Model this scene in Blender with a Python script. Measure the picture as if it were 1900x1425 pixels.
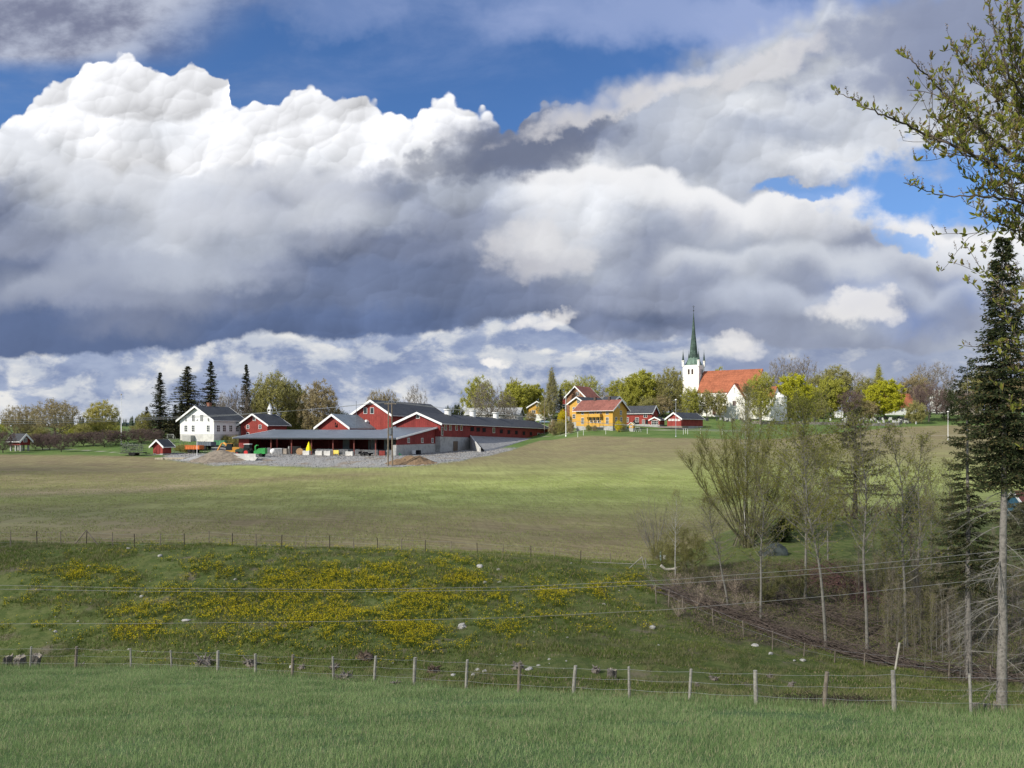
import bpy, math, random
import numpy as np
from mathutils import Vector
R = math.radians
SC = bpy.context.scene
for _o in list(bpy.data.objects): bpy.data.objects.remove(_o)
# ------------------------------------------------------------------ camera
F, CX, HZ = 1428.0, 950.0, 800.0          # focal length in photo pixels, centre column, horizon row
cam_d = bpy.data.cameras.new("camera"); cam = bpy.data.objects.new("camera", cam_d)
SC.collection.objects.link(cam); SC.camera = cam
cam.location = (0, 0, 0); cam.rotation_euler = (R(90), 0, 0)
cam_d.sensor_width = 36; cam_d.lens = F / 1900 * 36
cam_d.shift_y = (HZ - 712.5) / 1900
cam_d.clip_start = .1; cam_d.clip_end = 20000
# ------------------------------------------------------------------ exposure and sun
SC.view_settings.view_transform = 'Standard'; SC.view_settings.look = 'None'
SC.view_settings.exposure = 0.3; SC.view_settings.gamma = 1
SUN_EL = 34.0
SUN_DIR = Vector((-.80, -.60, 0)).normalized() * math.cos(R(SUN_EL)) + Vector((0, 0, math.sin(R(SUN_EL))))
sl = bpy.data.lights.new("sun", 'SUN'); sl.energy = 4.2; sl.angle = R(.5); sl.color = (1, .94, .84)
so = bpy.data.objects.new("sun", sl); SC.collection.objects.link(so)
so.rotation_euler = SUN_DIR.to_track_quat('Z', 'Y').to_euler()
SC.cycles.max_bounces = 5; SC.cycles.diffuse_bounces = 2; SC.cycles.glossy_bounces = 2
SC.cycles.transparent_max_bounces = 40; SC.cycles.caustics_reflective = False; SC.cycles.caustics_refractive = False

# ------------------------------------------------------------------ node expression helper
def s2l(c):
    c = c / 255.0
    return c / 12.92 if c <= .04045 else ((c + .055) / 1.055) ** 2.4
def rgb(r, g, b): return (s2l(r), s2l(g), s2l(b), 1)
class X:
    """a float socket (or constant) that builds math nodes when used in arithmetic"""
    nt = None
    def __init__(s, v): s.v = v
    @staticmethod
    def m(op, a, b=None, c=None, clamp=False):
        n = X.nt.nodes.new('ShaderNodeMath'); n.operation = op; n.use_clamp = clamp
        for i, q in enumerate((a, b, c)):
            if q is None: continue
            q = q.v if isinstance(q, X) else q
            if isinstance(q, (int, float)): n.inputs[i].default_value = q
            else: X.nt.links.new(q, n.inputs[i])
        return X(n.outputs[0])
    def __add__(s, o): return X.m('ADD', s, o)
    __radd__ = __add__
    def __sub__(s, o): return X.m('SUBTRACT', s, o)
    def __rsub__(s, o): return X.m('SUBTRACT', o, s)
    def __mul__(s, o): return X.m('MULTIPLY', s, o)
    __rmul__ = __mul__
    def __truediv__(s, o): return X.m('DIVIDE', s, o)
    def __rtruediv__(s, o): return X.m('DIVIDE', o, s)
def mx(a, b): return X.m('MAXIMUM', a, b)
def mn(a, b): return X.m('MINIMUM', a, b)
def sstep(x, a, b):
    n = X.nt.nodes.new('ShaderNodeMapRange'); n.interpolation_type = 'SMOOTHSTEP'
    X.nt.links.new(x.v, n.inputs[0]); n.inputs[1].default_value = a; n.inputs[2].default_value = b
    return X(n.outputs[0])
def vec(x, y, z=0):
    n = X.nt.nodes.new('ShaderNodeCombineXYZ')
    for i, q in enumerate((x, y, z)):
        if isinstance(q, X): X.nt.links.new(q.v, n.inputs[i])
        else: n.inputs[i].default_value = q
    return n.outputs[0]
def noise(v, scale, detail=4, rough=.55, dist=0, dim='3D'):
    n = X.nt.nodes.new('ShaderNodeTexNoise'); n.noise_dimensions = dim
    X.nt.links.new(v, n.inputs['Vector']); n.inputs['Scale'].default_value = scale
    n.inputs['Detail'].default_value = detail; n.inputs['Roughness'].default_value = rough
    n.inputs['Distortion'].default_value = dist
    return X(n.outputs['Fac'])
def voro(v, scale, smooth=.6):
    n = X.nt.nodes.new('ShaderNodeTexVoronoi'); n.voronoi_dimensions = '2D'; n.feature = 'SMOOTH_F1'
    X.nt.links.new(v, n.inputs['Vector']); n.inputs['Scale'].default_value = scale
    n.inputs['Smoothness'].default_value = smooth
    return X(n.outputs['Distance'])
def ramp(x, stops):
    n = X.nt.nodes.new('ShaderNodeValToRGB'); X.nt.links.new(x.v, n.inputs[0]); e = n.color_ramp.elements
    n.color_ramp.interpolation = 'LINEAR'
    e[0].position, e[0].color = stops[0]; e[1].position, e[1].color = stops[1]
    for p, c in stops[2:]:
        q = e.new(p); q.color = c
    return n.outputs[0]
def cmix(f, a, b, mode='MIX'):
    n = X.nt.nodes.new('ShaderNodeMix'); n.data_type = 'RGBA'; n.blend_type = mode; n.clamp_factor = True
    for i, q in ((0, f), (6, a), (7, b)):
        if isinstance(q, X): q = q.v
        if isinstance(q, (int, float, tuple)): n.inputs[i].default_value = q
        else: X.nt.links.new(q, n.inputs[i])
    return n.outputs[2]
def fcurve(x, pts):
    """piecewise curve y(x) as a Float Curve node; x and y are given in 0..1"""
    n = X.nt.nodes.new('ShaderNodeFloatCurve'); X.nt.links.new(x.v, n.inputs['Value'])
    c = n.mapping.curves[0]
    c.points[0].location = pts[0]; c.points[1].location = pts[-1]
    for p in pts[1:-1]: c.points.new(*p)
    for p in c.points: p.handle_type = 'VECTOR'
    n.mapping.update()
    return X(n.outputs[0])

# ------------------------------------------------------------------ sky: Nishita blue with layered clouds, laid out by direction
W = bpy.data.worlds.new("World"); SC.world = W; W.use_nodes = True
nt = W.node_tree; nt.nodes.clear(); X.nt = nt
tc = nt.nodes.new('ShaderNodeTexCoord'); sp = nt.nodes.new('ShaderNodeSeparateXYZ')
nt.links.new(tc.outputs['Generated'], sp.inputs[0])
dx, dy, dz = (X(sp.outputs[i]) for i in range(3))
dyc = mx(dy, .12)
u = dx / dyc * (F / 1900) + .5                   # 0..1 across the photographed arc of sky
v = (HZ / 1900) - dz / dyc * (F / 1900)          # in the same unit, downwards
P0 = vec(u, v)
wx = noise(P0, 7, 5, .6) - .5
wy = noise(vec(u + 7.3, v + 3.1), 7, 5, .6) - .5
fx = noise(vec(u + 1.7, v + 9.1), 38, 4, .62) - .5
fy = noise(vec(u + 4.4, v + 6.2), 38, 4, .62) - .5
mw = noise(vec(u + 2.2, v + 5.5), 17, 4, .6) - .5; mh = noise(vec(u + 8.2, v + 1.5), 17, 4, .6) - .5
uw = u + wx * .05 + mw * .04 + fx * .022
vw = v + wy * .04 + mh * .03 + fy * .02
PAL = dict(W=(240, 241, 245), w=(222, 225, 231), l=(196, 201, 211), g=(172, 179, 194), m=(145, 153, 174), d=(120, 130, 156),
           D=(104, 116, 144), S=(94, 110, 145), s=(130, 146, 184), b=(158, 178, 216), B=(120, 158, 224))
ROWS = [(100, "WWWWWWWWWWWWgglllmmmmm"), (150, "WWWWWWWWwWgglllllmgg"), (200, "WWWWWWWWWWmgglwllggg"[:20]), (250, "wWWwWWWWWdDdglgglwll"),
        (300, "wwWWWWwWwDdwgglwwlbb"), (350, "mlllgmmdggwwwlggbwlw"), (400, "dggllglgmmlwgmlglwbb"), (450, "mmglggmddmwlmgggmgwW"),
        (500, "DdmggmDDDdmgmmgmgmgw"), (550, "dmmmdDDDDDdmmmmmsmsg"), (600, "SSddSSSSSDDdDdmmgsmg"), (650, "SSSSSSSSsddmmmmmmmgg")]
col = None
for k, (py, st) in enumerate(ROWS):
    st = st[:20]
    c = ramp(uw, [(i * 100 / 1900, rgb(*PAL[ch])) for i, ch in enumerate(st)])
    if col is None: col = c
    else: col = cmix(sstep(vw, (ROWS[k - 1][0] + 4) / 1900, (py - 4) / 1900), col, c)
# rounded billows: every cell is a puff, bright towards the sun, with a soft crease to its neighbours
def puffs(sc, wk, sm=.12):
    px_ = u + wx * .03 + fx * wk; py_ = v * 1.12 + wy * .03 + fy * wk
    n = X.nt.nodes.new('ShaderNodeTexVoronoi'); n.voronoi_dimensions = '2D'; n.feature = 'SMOOTH_F1'; n.inputs['Smoothness'].default_value = sm; n.inputs['Scale'].default_value = sc
    X.nt.links.new(vec(px_, py_), n.inputs['Vector']); s_ = X.nt.nodes.new('ShaderNodeSeparateXYZ'); X.nt.links.new(n.outputs['Position'], s_.inputs[0])
    ax, ay = px_ - X(s_.outputs[0]), py_ - X(s_.outputs[1])
    return (ax * -.55 + ay * -.83) * sc
cells = puffs(6.5, .014, .25) * .42 + puffs(14, .012, .2) * .36 + puffs(31, .012, .25) * .24 + puffs(74, .008, .3) * .13
crisp = (1 - sstep(v + u * .02, .155, .225)) * (1 - sstep(u, .44, .52))
lump = mx(sstep(noise(vec(u + 3.3, v + 1.1), 4.5, 3, .5), .46, .64), (1 - sstep(v, .20, .27)) * .85)
smoke = noise(vec(u + wx * .10 + 5.1, v * 1.5 + wy * .08), 6.5, 9, .60, .2) - .5
shade = 1 + cells * (crisp * .46 + lump * .36 + .12) + smoke * (.62 - crisp * .30)
cs = nt.nodes.new('ShaderNodeVectorMath'); cs.operation = 'SCALE'
nt.links.new(col, cs.inputs[0]); nt.links.new(mn(mx(shade, .55), 1.35).v, cs.inputs[3])
cloud = cs.outputs[0]
def edge(pts):
    pts = sorted(pts); return fcurve(u + fx * .014 + mw * .012, [(p / 1900, (q + 100) / 1000) for p, q in pts]) * (1000 / 1900) - 100 / 1900
def rimlight(c, pts, colr, fade, amt, soft_=.004, lim=None):
    """a nearer cloud whose lumpy upper edge catches the sun"""
    d = v - edge(pts) + (.4 - voro(vec(u + fx * .01, v + fy * .01), 26, .3)) * .020 + fy * .012 + mh * .012
    k = sstep(d, -soft_, soft_) * (1 - sstep(d + smoke * .04, .004, fade)) * amt
    if lim: k = k * sstep(u, lim[0] / 1900, lim[1] / 1900) * (1 - sstep(u, lim[2] / 1900, lim[3] / 1900))
    return cmix(k, c, colr)
cloud = rimlight(cloud, [(0, 240), (40, 232), (90, 270), (130, 300), (200, 302), (330, 325), (400, 318), (520, 300), (620, 322), (700, 312), (840, 300), (900, 296), (1900, 290)], rgb(222, 225, 232), .065, .7, .006, (-20, 20, 640, 760))
cloud = rimlight(cloud, [(0, 500), (900, 345), (950, 332), (1000, 318), (1060, 312), (1100, 296), (1150, 305), (1200, 306), (1240, 322), (1290, 345), (1380, 366), (1500, 356), (1600, 352), (1640, 376), (1700, 400), (1760, 440), (1900, 430)], rgb(242, 242, 244), .052, .9, .005, (930, 1010, 1900, 1950))
cloud = rimlight(cloud, [(0, 600), (280, 400), (330, 380), (420, 372), (520, 388), (600, 400), (660, 384), (700, 420), (900, 440), (1900, 440)], rgb(205, 209, 220), .04, .45, .010, (270, 340, 640, 700))
cloud = rimlight(cloud, [(0, 520), (60, 500), (140, 470), (230, 462), (300, 480), (420, 520), (1900, 520)], rgb(186, 193, 208), .045, .5, .012, (-40, 30, 330, 430))
cloud = rimlight(cloud, [(0, 500), (1150, 500), (1220, 470), (1300, 452), (1370, 470), (1430, 445), (1520, 440), (1600, 470), (1700, 468), (1780, 452), (1900, 470)], rgb(222, 226, 233), .036, .6, .007, (1180, 1260, 1900, 1950))
cloud = rimlight(cloud, [(0, 600), (1280, 560), (1340, 528), (1420, 520), (1500, 545), (1540, 520), (1640, 512), (1720, 540), (1800, 520), (1900, 540)], rgb(206, 213, 227), .032, .55, .008, (1280, 1350, 1900, 1950))
# clear sky with thin veils
sky = nt.nodes.new('ShaderNodeTexSky'); sky.sky_type = 'NISHITA'; sky.sun_disc = False
sky.sun_elevation = R(SUN_EL); sky.sun_rotation = math.atan2(SUN_DIR.x, SUN_DIR.y); sky.air_density = 1.0; sky.dust_density = .3; sky.ozone_density = 2.0
SKY_STRENGTH = .10
sb = nt.nodes.new('ShaderNodeVectorMath'); sb.operation = 'MULTIPLY'; nt.links.new(sky.outputs[0], sb.inputs[0])
sb.inputs[1].default_value = (.60 * SKY_STRENGTH, .88 * SKY_STRENGTH, 1.26 * SKY_STRENGTH)
def ell0(cx_, cy_, rx, ry, amp=1.0, rot=0.0):
    a = (u + wx * .16 + mw * .06 - cx_ / 1900); b = (v + wy * .10 + mh * .05 - cy_ / 1900); ca, sa = math.cos(rot), math.sin(rot)
    p = (a * ca + b * sa) * (1900 / rx); q = (b * ca - a * sa) * (1900 / ry); return (1 - sstep(p * p + q * q, .0, 1.5)) * amp
veil = sstep(noise(vec(u, v * 2.2), 3.6, 7, .6, .4), .42, .75) * .42 * (1 - sstep(v, .05, .16)) + sstep(u, .62, .8) * .25
veil = veil + (1 - sstep(u + v * 1.2, .12, .30)) * (1 - sstep(v, .045, .075)) * 1.1
veil = veil + sstep(v, .15, .22) * sstep(u, .8, .88) * .25 + ell0(1290, 30, 420, 75, .75, .05) + ell0(620, 10, 150, 60, .35)
greyv = cmix(sstep(noise(vec(u, v * 1.6), 9, 6, .6), .38, .62), rgb(124, 128, 150), rgb(190, 196, 212))
base = cmix(mn(veil, .92), sb.outputs[0], cmix(sstep(u, .2, .34), greyv, rgb(156, 172, 212)))
# upper edge of the cloud mass
TE = [(0, 236), (16, 222), (40, 200), (62, 180), (100, 168), (135, 138), (150, 112), (172, 102), (215, 108), (255, 106), (285, 122), (318, 128), (350, 118), (385, 126),
      (425, 146), (431, 188), (446, 200), (470, 178), (505, 190), (540, 176), (568, 172), (620, 170), (668, 182), (720, 206), (768, 240), (778, 208), (800, 192),
      (842, 186), (880, 210), (910, 212), (960, 240), (990, 210), (1050, 184), (1110, 176), (1180, 150), (1240, 132), (1300, 100), (1380, 62), (1440, 36), (1490, 22), (1530, -10), (1900, -40)]
ln0 = noise(vec(u, v * 1.4), 24, 5, .62)
te = fcurve(u + fx * .012, [(p / 1900, (q + 100) / 1000) for p, q in TE])
edge_v = te * (1000 / 1900) - 100 / 1900
bump = (.42 - voro(vec(u + fx * .01, v + fy * .01), 30, .3)) * .020 + (.42 - voro(vec(u + fx * .006, v + fy * .006), 85, .3)) * .009 + fy * .010
hard = 1 - sstep(u, .5, .6)
dist_e = v - edge_v + bump
msk = sstep(dist_e, -.001, .0035) * hard + sstep(dist_e + wy * .04, -.012, .028) * (1 - hard)
# blue gaps in the right part of the mass
ev = (voro(vec(u + fx * .02, v * 1.3 + fy * .02), 36, .3) - .4) * .9 + (ln0 - .5) * 1.6
def ell(cx_, cy_, rx, ry, amp=1.0, rot=0.0):
    a = (u + wx * .06 + mw * .05 + fx * .03 - cx_ / 1900); b = (v + wy * .05 + mh * .035 + fy * .022 - cy_ / 1900)
    ca, sa = math.cos(rot), math.sin(rot)
    p = (a * ca + b * sa) * (1900 / rx); q = (b * ca - a * sa) * (1900 / ry)
    return (1 - sstep(p * p + q * q + ev, .25, 1.35)) * amp
gaps = mx(mx(ell(1735, 340, 185, 78, 1, -.15), ell(1480, 352, 120, 16, .9)), mx(ell(1800, 392, 130, 34, .8), ell(1680, 452, 60, 18, .7, .4)))
gaps = mx(gaps, ell(1180, 668, 60, 8, .5)) 
gapc = cmix(.25, sb.outputs[0], rgb(150, 190, 245))
cloud = cmix(mx(ell(965, 268, 190, 52, .8, -.22), ell(830, 300, 120, 22, .6, -.15)), cloud, rgb(112, 120, 142))
cloud = cmix(mx(ell(1750, 70, 280, 110, .75, -.2), ell(1330, 62, 120, 30, .4, -.45)), cloud, rgb(136, 146, 174))
cloud = cmix(ell(1010, 462, 105, 62, .5), cloud, rgb(224, 222, 223))
cloud = cmix(mx(ell(1150, 195, 240, 26, .7, -.30), ell(1420, 120, 120, 34, .6, -.5)), cloud, rgb(222, 220, 222))
full = cmix(msk, base, cmix(gaps, cloud, gapc))
# low bank of small bright clouds under the flat dark base
BE = [(0, 656), (100, 654), (200, 651), (325, 647), (425, 620), (500, 614), (620, 624), (750, 619), (865, 606), (940, 586), (1000, 574), (1092, 577), (1060, 610),
      (1130, 634), (1240, 628), (1300, 614), (1450, 640), (1900, 650)]
BE = sorted(BE, key=lambda q: q[0]); BE = [q for q in BE if q[0] != 1092] 
be = fcurve(u + fx * .02, [(p / 1900, q / 1000) for p, q in BE]) * (1000 / 1900)
bd = v - be + fy * .016 + (.4 - voro(vec(u, v * 1.3), 30, .5)) * .008
bmask = sstep(bd, -.001, .005) * (1 - sstep(u, .62, .74) * .45)
lowP = vec(u * 1.0, v * 1.7)
ln = noise(lowP, 13, 7, .62, .25)
lsh = ln - noise(vec(u - .006, v * 1.7 - .016), 13, 7, .62, .25)
lowb = (.42 - voro(vec(u + fx * .02, v * 1.9 + fy * .03), 22, .4)) * .34
lowf = sstep(ln + lsh * .8 + lowb + sstep(v, .375, .42) * .10 - sstep(u, .55, .7) * .03, .40, .68)
lowd = noise(vec(u * 1.0, v * 2.2), 11, 6, .6)
lowc = cmix(lowf, cmix(sstep(lowd, .36, .64), rgb(128, 143, 178), rgb(165, 177, 202)), cmix(sstep(lowd, .4, .66), rgb(190, 197, 210), rgb(234, 233, 230)))
lowc = cmix(sstep(v, .385, .42) * .40, lowc, rgb(208, 215, 227))
full = cmix(bmask, full, lowc)
puffc = mx(mx(ell(1600, 572, 78, 34, .7), ell(918, 686, 26, 13, .95)), mx(ell(1375, 640, 70, 28, .6), ell(1010, 590, 70, 16, .7, -.2)))
full = cmix(puffc, full, rgb(244, 241, 238))
# rest of the sky, behind the photographer
ffn = noise(tc.outputs['Generated'], 2.6, 6, .6)
oth = cmix(sstep(ffn, .35, .6), sb.outputs[0], rgb(216, 220, 228))
full = cmix(1 - sstep(dy, .14, .4), full, oth)
full = cmix(1 - sstep(dz, -.12, -.02), full, rgb(120, 130, 110))
bg = nt.nodes.new('ShaderNodeBackground'); bg.inputs[1].default_value = .84
nt.links.new(full, bg.inputs[0])
ow = nt.nodes.new('ShaderNodeOutputWorld'); nt.links.new(bg.outputs[0], ow.inputs[0])
W.cycles.sampling_method = 'MANUAL'; W.cycles.sample_map_resolution = 512

# ------------------------------------------------------------------ helpers: pixels of the survey -> points of the place
def PT(px, py, Y): return Vector(((px - CX) / F * Y, Y, (HZ - py) / F * Y))
def hash2(ix, iy):
    n = (ix * 374761393 + iy * 668265263) & 0xffffffff
    n = ((n ^ (n >> 13)) * 1274126177) & 0xffffffff
    return ((n ^ (n >> 16)) & 0xffff) / 65535.0
def vnoise(x, y):
    x = np.asarray(x, float); y = np.asarray(y, float)
    ix = np.floor(x).astype(np.int64); iy = np.floor(y).astype(np.int64)
    fx_ = x - ix; fy_ = y - iy; fx_ = fx_ * fx_ * (3 - 2 * fx_); fy_ = fy_ * fy_ * (3 - 2 * fy_)
    a = hash2(ix, iy); b = hash2(ix + 1, iy); c = hash2(ix, iy + 1); d = hash2(ix + 1, iy + 1)
    return (a * (1 - fx_) + b * fx_) * (1 - fy_) + (c * (1 - fx_) + d * fx_) * fy_
def fbm(x, y, o=4):
    s = 0; a = .5
    for k in range(o):
        s = s + a * (vnoise(x + 17.3 * k, y - 9.1 * k) - .5); a *= .5; x = x * 2.03; y = y * 2.03
    return s
# ------------------------------------------------------------------ terrain
COLS = {0: [(39, 1241), (47, 1120), (55, 1016), (60, 1008), (63, 1003), (90, 945), (130, 893), (170, 858), (190, 842), (205, 835), (260, 818), (330, 806), (500, 797), (1200, 787), (4000, 781)],
 300: [(38, 1243), (46, 1130), (55, 1018), (60, 1010), (63, 1006), (90, 948), (130, 898), (165, 868), (184, 852), (192, 844), (205, 836), (222, 815), (260, 808), (330, 802), (500, 796), (1200, 786), (4000, 781)],
 400: [(37, 1248), (46, 1131), (55, 1019), (60, 1012), (63, 1008), (90, 950), (130, 901), (167, 866), (181, 850), (192, 845), (206, 838), (217, 818), (240, 812), (280, 807), (400, 800), (1200, 786), (4000, 781)],
 450: [(37, 1249), (46, 1132), (55, 1020), (60, 1013), (64, 1009), (90, 950), (130, 903), (168, 864), (182, 848), (205, 840), (250, 833), (280, 815), (400, 803), (1200, 786), (4000, 781)],
 600: [(36, 1256), (45, 1140), (55, 1025), (60, 1018), (64, 1012), (90, 952), (130, 905), (166, 868), (181, 849), (215, 838), (250, 832), (300, 812), (400, 803), (1200, 784), (4000, 780)],
 724: [(35, 1264), (45, 1142), (55, 1028), (60, 1021), (65, 1015), (90, 955), (130, 905), (163, 870), (178, 849), (190, 845), (230, 836), (300, 812), (400, 800), (1200, 782), (4000, 780)],
 870: [(33, 1276), (44, 1150), (56, 1034), (61, 1027), (66, 1020), (90, 960), (130, 905), (168, 864), (178, 852), (192, 845), (230, 834), (300, 808), (400, 790), (1200, 780), (4000, 780)],
 1020: [(31, 1288), (43, 1165), (57, 1042), (62, 1035), (67, 1028), (90, 970), (130, 900), (170, 864), (220, 835), (268, 815), (290, 811), (320, 795), (350, 776), (500, 765), (1200, 775), (4000, 780)],
 1100: [(30.5, 1293), (43, 1173), (57, 1053), (63, 1044), (68, 1032), (90, 972), (130, 899), (170, 862), (215, 832), (250, 812), (264, 804), (282, 793.5), (300, 788), (330, 778), (350, 771), (500, 764), (1200, 775), (4000, 780)],
 1250: [(30, 1300), (43, 1185), (58, 1065), (64, 1054), (70, 1036), (90, 976), (130, 900), (170, 862), (210, 832), (240, 813), (252, 808), (280, 797), (310, 786), (350, 769), (500, 765), (1200, 775), (4000, 780)],
 1450: [(28, 1308), (33, 1288), (44, 1200), (52, 1110), (60, 1048), (66, 1022), (85, 965), (110, 922), (150, 877), (200, 838), (240, 816), (290, 800), (320, 789), (345, 771), (500, 765), (1200, 775), (4000, 780)],
 1650: [(27, 1315), (33, 1285), (42, 1228), (52, 1125), (60, 1055), (66, 1024), (85, 960), (110, 925), (150, 888), (200, 850), (240, 825), (290, 805), (330, 789), (370, 770), (500, 764), (1200, 775), (4000, 780)],
 1900: [(26, 1322), (33, 1290), (40, 1258), (52, 1140), (60, 1065), (66, 1034), (85, 972), (110, 930), (150, 890), (200, 850), (250, 815), (300, 798), (340, 788), (380, 774), (500, 765), (1200, 775), (4000, 780)]}
CPX = np.array(sorted(COLS), float)
CTAB = []
LY = np.linspace(math.log(20), math.log(4200), 500)
for c_ in sorted(COLS):
    a = COLS[c_]; ys = np.array([q[0] for q in a], float); zs = np.array([-(q[1] - HZ) / F * q[0] for q in a])
    z = np.interp(np.exp(LY), ys, zs)
    for _ in range(3): z = np.convolve(np.pad(z, 2, 'edge'), [.1, .2, .4, .2, .1], 'valid')
    CTAB.append(z)
CTAB = np.array(CTAB)
YFX = [0, 140, 243, 319, 404, 474, 542, 619, 694, 768, 864, 962, 1063, 1168, 1279, 1403, 1528, 1660, 1802, 1900]
YFP = [1240, 1242, 1242, 1243, 1248, 1251, 1257, 1262, 1267, 1272, 1279, 1286, 1290, 1296, 1302, 1309, 1315, 1321, 1326, 1329]
def fence_y(px): return 4170.0 / (np.interp(px, YFX, YFP) - 1124.0)
def ground(X_, Y_, rough=True):
    X_ = np.asarray(X_, float); Y_ = np.asarray(Y_, float)
    Yc = np.maximum(Y_, 6.0)
    px = np.clip(CX + F * X_ / Yc, -400, 2300)
    j = (np.log(np.clip(Yc, 20, 4200)) - LY[0]) / (LY[1] - LY[0]); j0 = np.clip(j.astype(int), 0, 498); fj = j - j0
    i = np.clip(np.searchsorted(CPX, px) - 1, 0, len(CPX) - 2)
    t = np.clip((px - CPX[i]) / (CPX[i + 1] - CPX[i]), 0, 1); t = t * t * (3 - 2 * t) * .5 + t * .5
    za = CTAB[i, j0] * (1 - fj) + CTAB[i, np.minimum(j0 + 1, 499)] * fj
    zb = CTAB[i + 1, j0] * (1 - fj) + CTAB[i + 1, np.minimum(j0 + 1, 499)] * fj
    prof = za * (1 - t) + zb * t
    near = -2.92 - .227 * np.maximum(Y_, 0) * np.clip((Y_ + 2) / 10, .75, 1)
    yf = fence_y(px)
    s = np.clip((Y_ - yf - .5) / 3.5, 0, 1); s = s * s * (3 - 2 * s)
    z = near * (1 - s) + prof * s
    if rough:
        bank = np.clip((Y_ - yf - 1) / 3, 0, 1) * np.clip((62 - Y_) / 6, 0, 1)
        z = z + fbm(X_ * .35, Y_ * .5, 4) * .75 * bank + fbm(X_ * .9, Y_ * .9, 3) * .06
        z = z + fbm(X_ * .03, Y_ * .03, 3) * .5 * np.clip((Y_ - 70) / 30, 0, 1) * np.clip((230 - Y_) / 60, 0, 1)
    return z
def gz(X_, Y_): return float(ground(X_, Y_))
def GP(px, Y): x = (px - CX) / F * Y; return Vector((x, Y, gz(x, Y)))
FSTART = lambda px: np.interp(px, [0, 724, 1180, 1250, 1330, 1450, 1650, 1900], [60.5, 62, 66, 70, 80, 86, 87, 88])
FEND = lambda px: np.interp(px, [0, 200, 290, 330, 400, 450, 724, 800, 860, 905, 950, 1005, 1030, 1250, 1400, 1450, 1500, 1650, 1760, 1900], [188, 190, 187, 178, 168, 168, 164, 168, 176, 192, 222, 264, 264, 240, 240, 246, 268, 318, 330, 330])
# ground sheet
Y0 = -60.0
ys = np.concatenate([np.linspace(-50, 8, 30), 8 * 1.0115 ** np.arange(1, 400)]); ys = ys[ys < 5000]
ks = np.concatenate([np.linspace(-3.4, -.82, 30), np.linspace(-.8, .8, 420), np.linspace(.82, 3.4, 30)])
KK, YY = np.meshgrid(ks, ys); XX = KK * (YY - Y0)
ZZ = ground(XX, YY)
gm = bpy.data.meshes.new("ground")
nv = KK.size; nr, nc = KK.shape
gm.vertices.add(nv); gm.vertices.foreach_set("co", np.stack([XX, YY, ZZ], -1).ravel())
ii = np.arange(nv).reshape(nr, nc)
q = np.stack([ii[:-1, :-1], ii[:-1, 1:], ii[1:, 1:], ii[1:, :-1]], -1).reshape(-1, 4)
gm.loops.add(q.size); gm.loops.foreach_set("vertex_index", q.ravel().astype(np.int32))
gm.polygons.add(len(q)); gm.polygons.foreach_set("loop_start", np.arange(0, q.size, 4, dtype=np.int32))
gm.polygons.foreach_set("loop_total", np.full(len(q), 4, np.int32)); gm.update()
gm.polygons.foreach_set("use_smooth", np.ones(len(q), bool))
px = np.clip(CX + F * XX / np.maximum(YY, 6), -400, 2300); py = HZ - ZZ * F / np.maximum(YY, 6)
def sm(x, a, b): t = np.clip((x - a) / (b - a), 0, 1); return t * t * (3 - 2 * t)
jit = fbm(XX * .5, YY * .5, 3)
m_near = 1 - sm(YY + jit * 1.0, fence_y(px) + .2, fence_y(px) + 1.0)
m_field = sm(YY + jit * 2.5, FSTART(px) - .6, FSTART(px) + .6) * (1 - sm(YY + jit * 4, FEND(px) - 2, FEND(px) + 2))
gravel = sm(px, 385, 400) * (1 - sm(px, 945, 965)) * sm(YY + jit * 3, FEND(px) - 1, FEND(px) + 1) * (1 - sm(YY, 228, 236))
gravel = np.maximum(gravel, sm(px, 300, 312) * (1 - sm(px, 395, 400)) * sm(YY + jit * 2, FEND(px) - 1, FEND(px) + 1) * (1 - sm(YY, 196, 200)))
litter = sm(px + jit * 40, 1215, 1265) * sm(YY + jit * 4, np.interp(px, [1225, 1340, 1640, 1900], [46, 43, 41, 39]), np.interp(px, [1225, 1340, 1640, 1900], [48, 45, 43, 41])) * (1 - sm(YY + jit * 14, 57, 63)) * .8
litter = np.maximum(litter, np.exp(-((px - 1530) / 75) ** 2 - ((YY - 28.3 - jit * 2) / 1.6) ** 2) * 1.5)
path = np.clip(1 - np.abs(YY - np.interp(px, [0, 50, 130, 200, 240, 285], [212, 210, 206, 200, 195, 192])) / 1.1, 0, 1) * (1 - sm(px, 285, 292))
path = np.maximum(path, np.clip(1 - np.abs(YY - np.interp(px, [1000, 1100, 1250], [290, 284, 276])) / 1.6, 0, 1) * sm(px, 1000, 1010))
bank = (1 - m_near) * (1 - sm(YY, FSTART(px) - 1, FSTART(px))) 
crop = np.exp(-((py - np.interp(px, [400, 900, 1300], [925, 912, 902])) / np.interp(px, [400, 900, 1300], [20, 36, 46])) ** 2) * (.55 + .45 * sm(px, 500, 950))  # crop emergence, strengthened where the sunlit green band is put into the colour
crop = np.maximum(crop, np.exp(-((py - np.interp(px, [0, 300, 600, 900], [965, 945, 925, 915])) / 20) ** 2) * .5)
crop = np.maximum(crop, np.exp(-((py - 868) / 10) ** 2) * sm(px, 330, 480) * (1 - sm(px, 700, 900)) * .65)
crop = np.maximum(crop, sm(px, 1280, 1500) * sm(py, 840, 880) * .8)
crop = np.maximum(crop, .5 * sm(py, 850, 875) * (1 - sm(py, 935, 965)) * sm(px, 250, 500))
crop = crop * (1 - np.exp(-((py - np.interp(px, [0, 250, 500, 700], [916, 908, 890, 880])) / 7) ** 2) * (1 - sm(px, 650, 800)) * .9)
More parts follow.
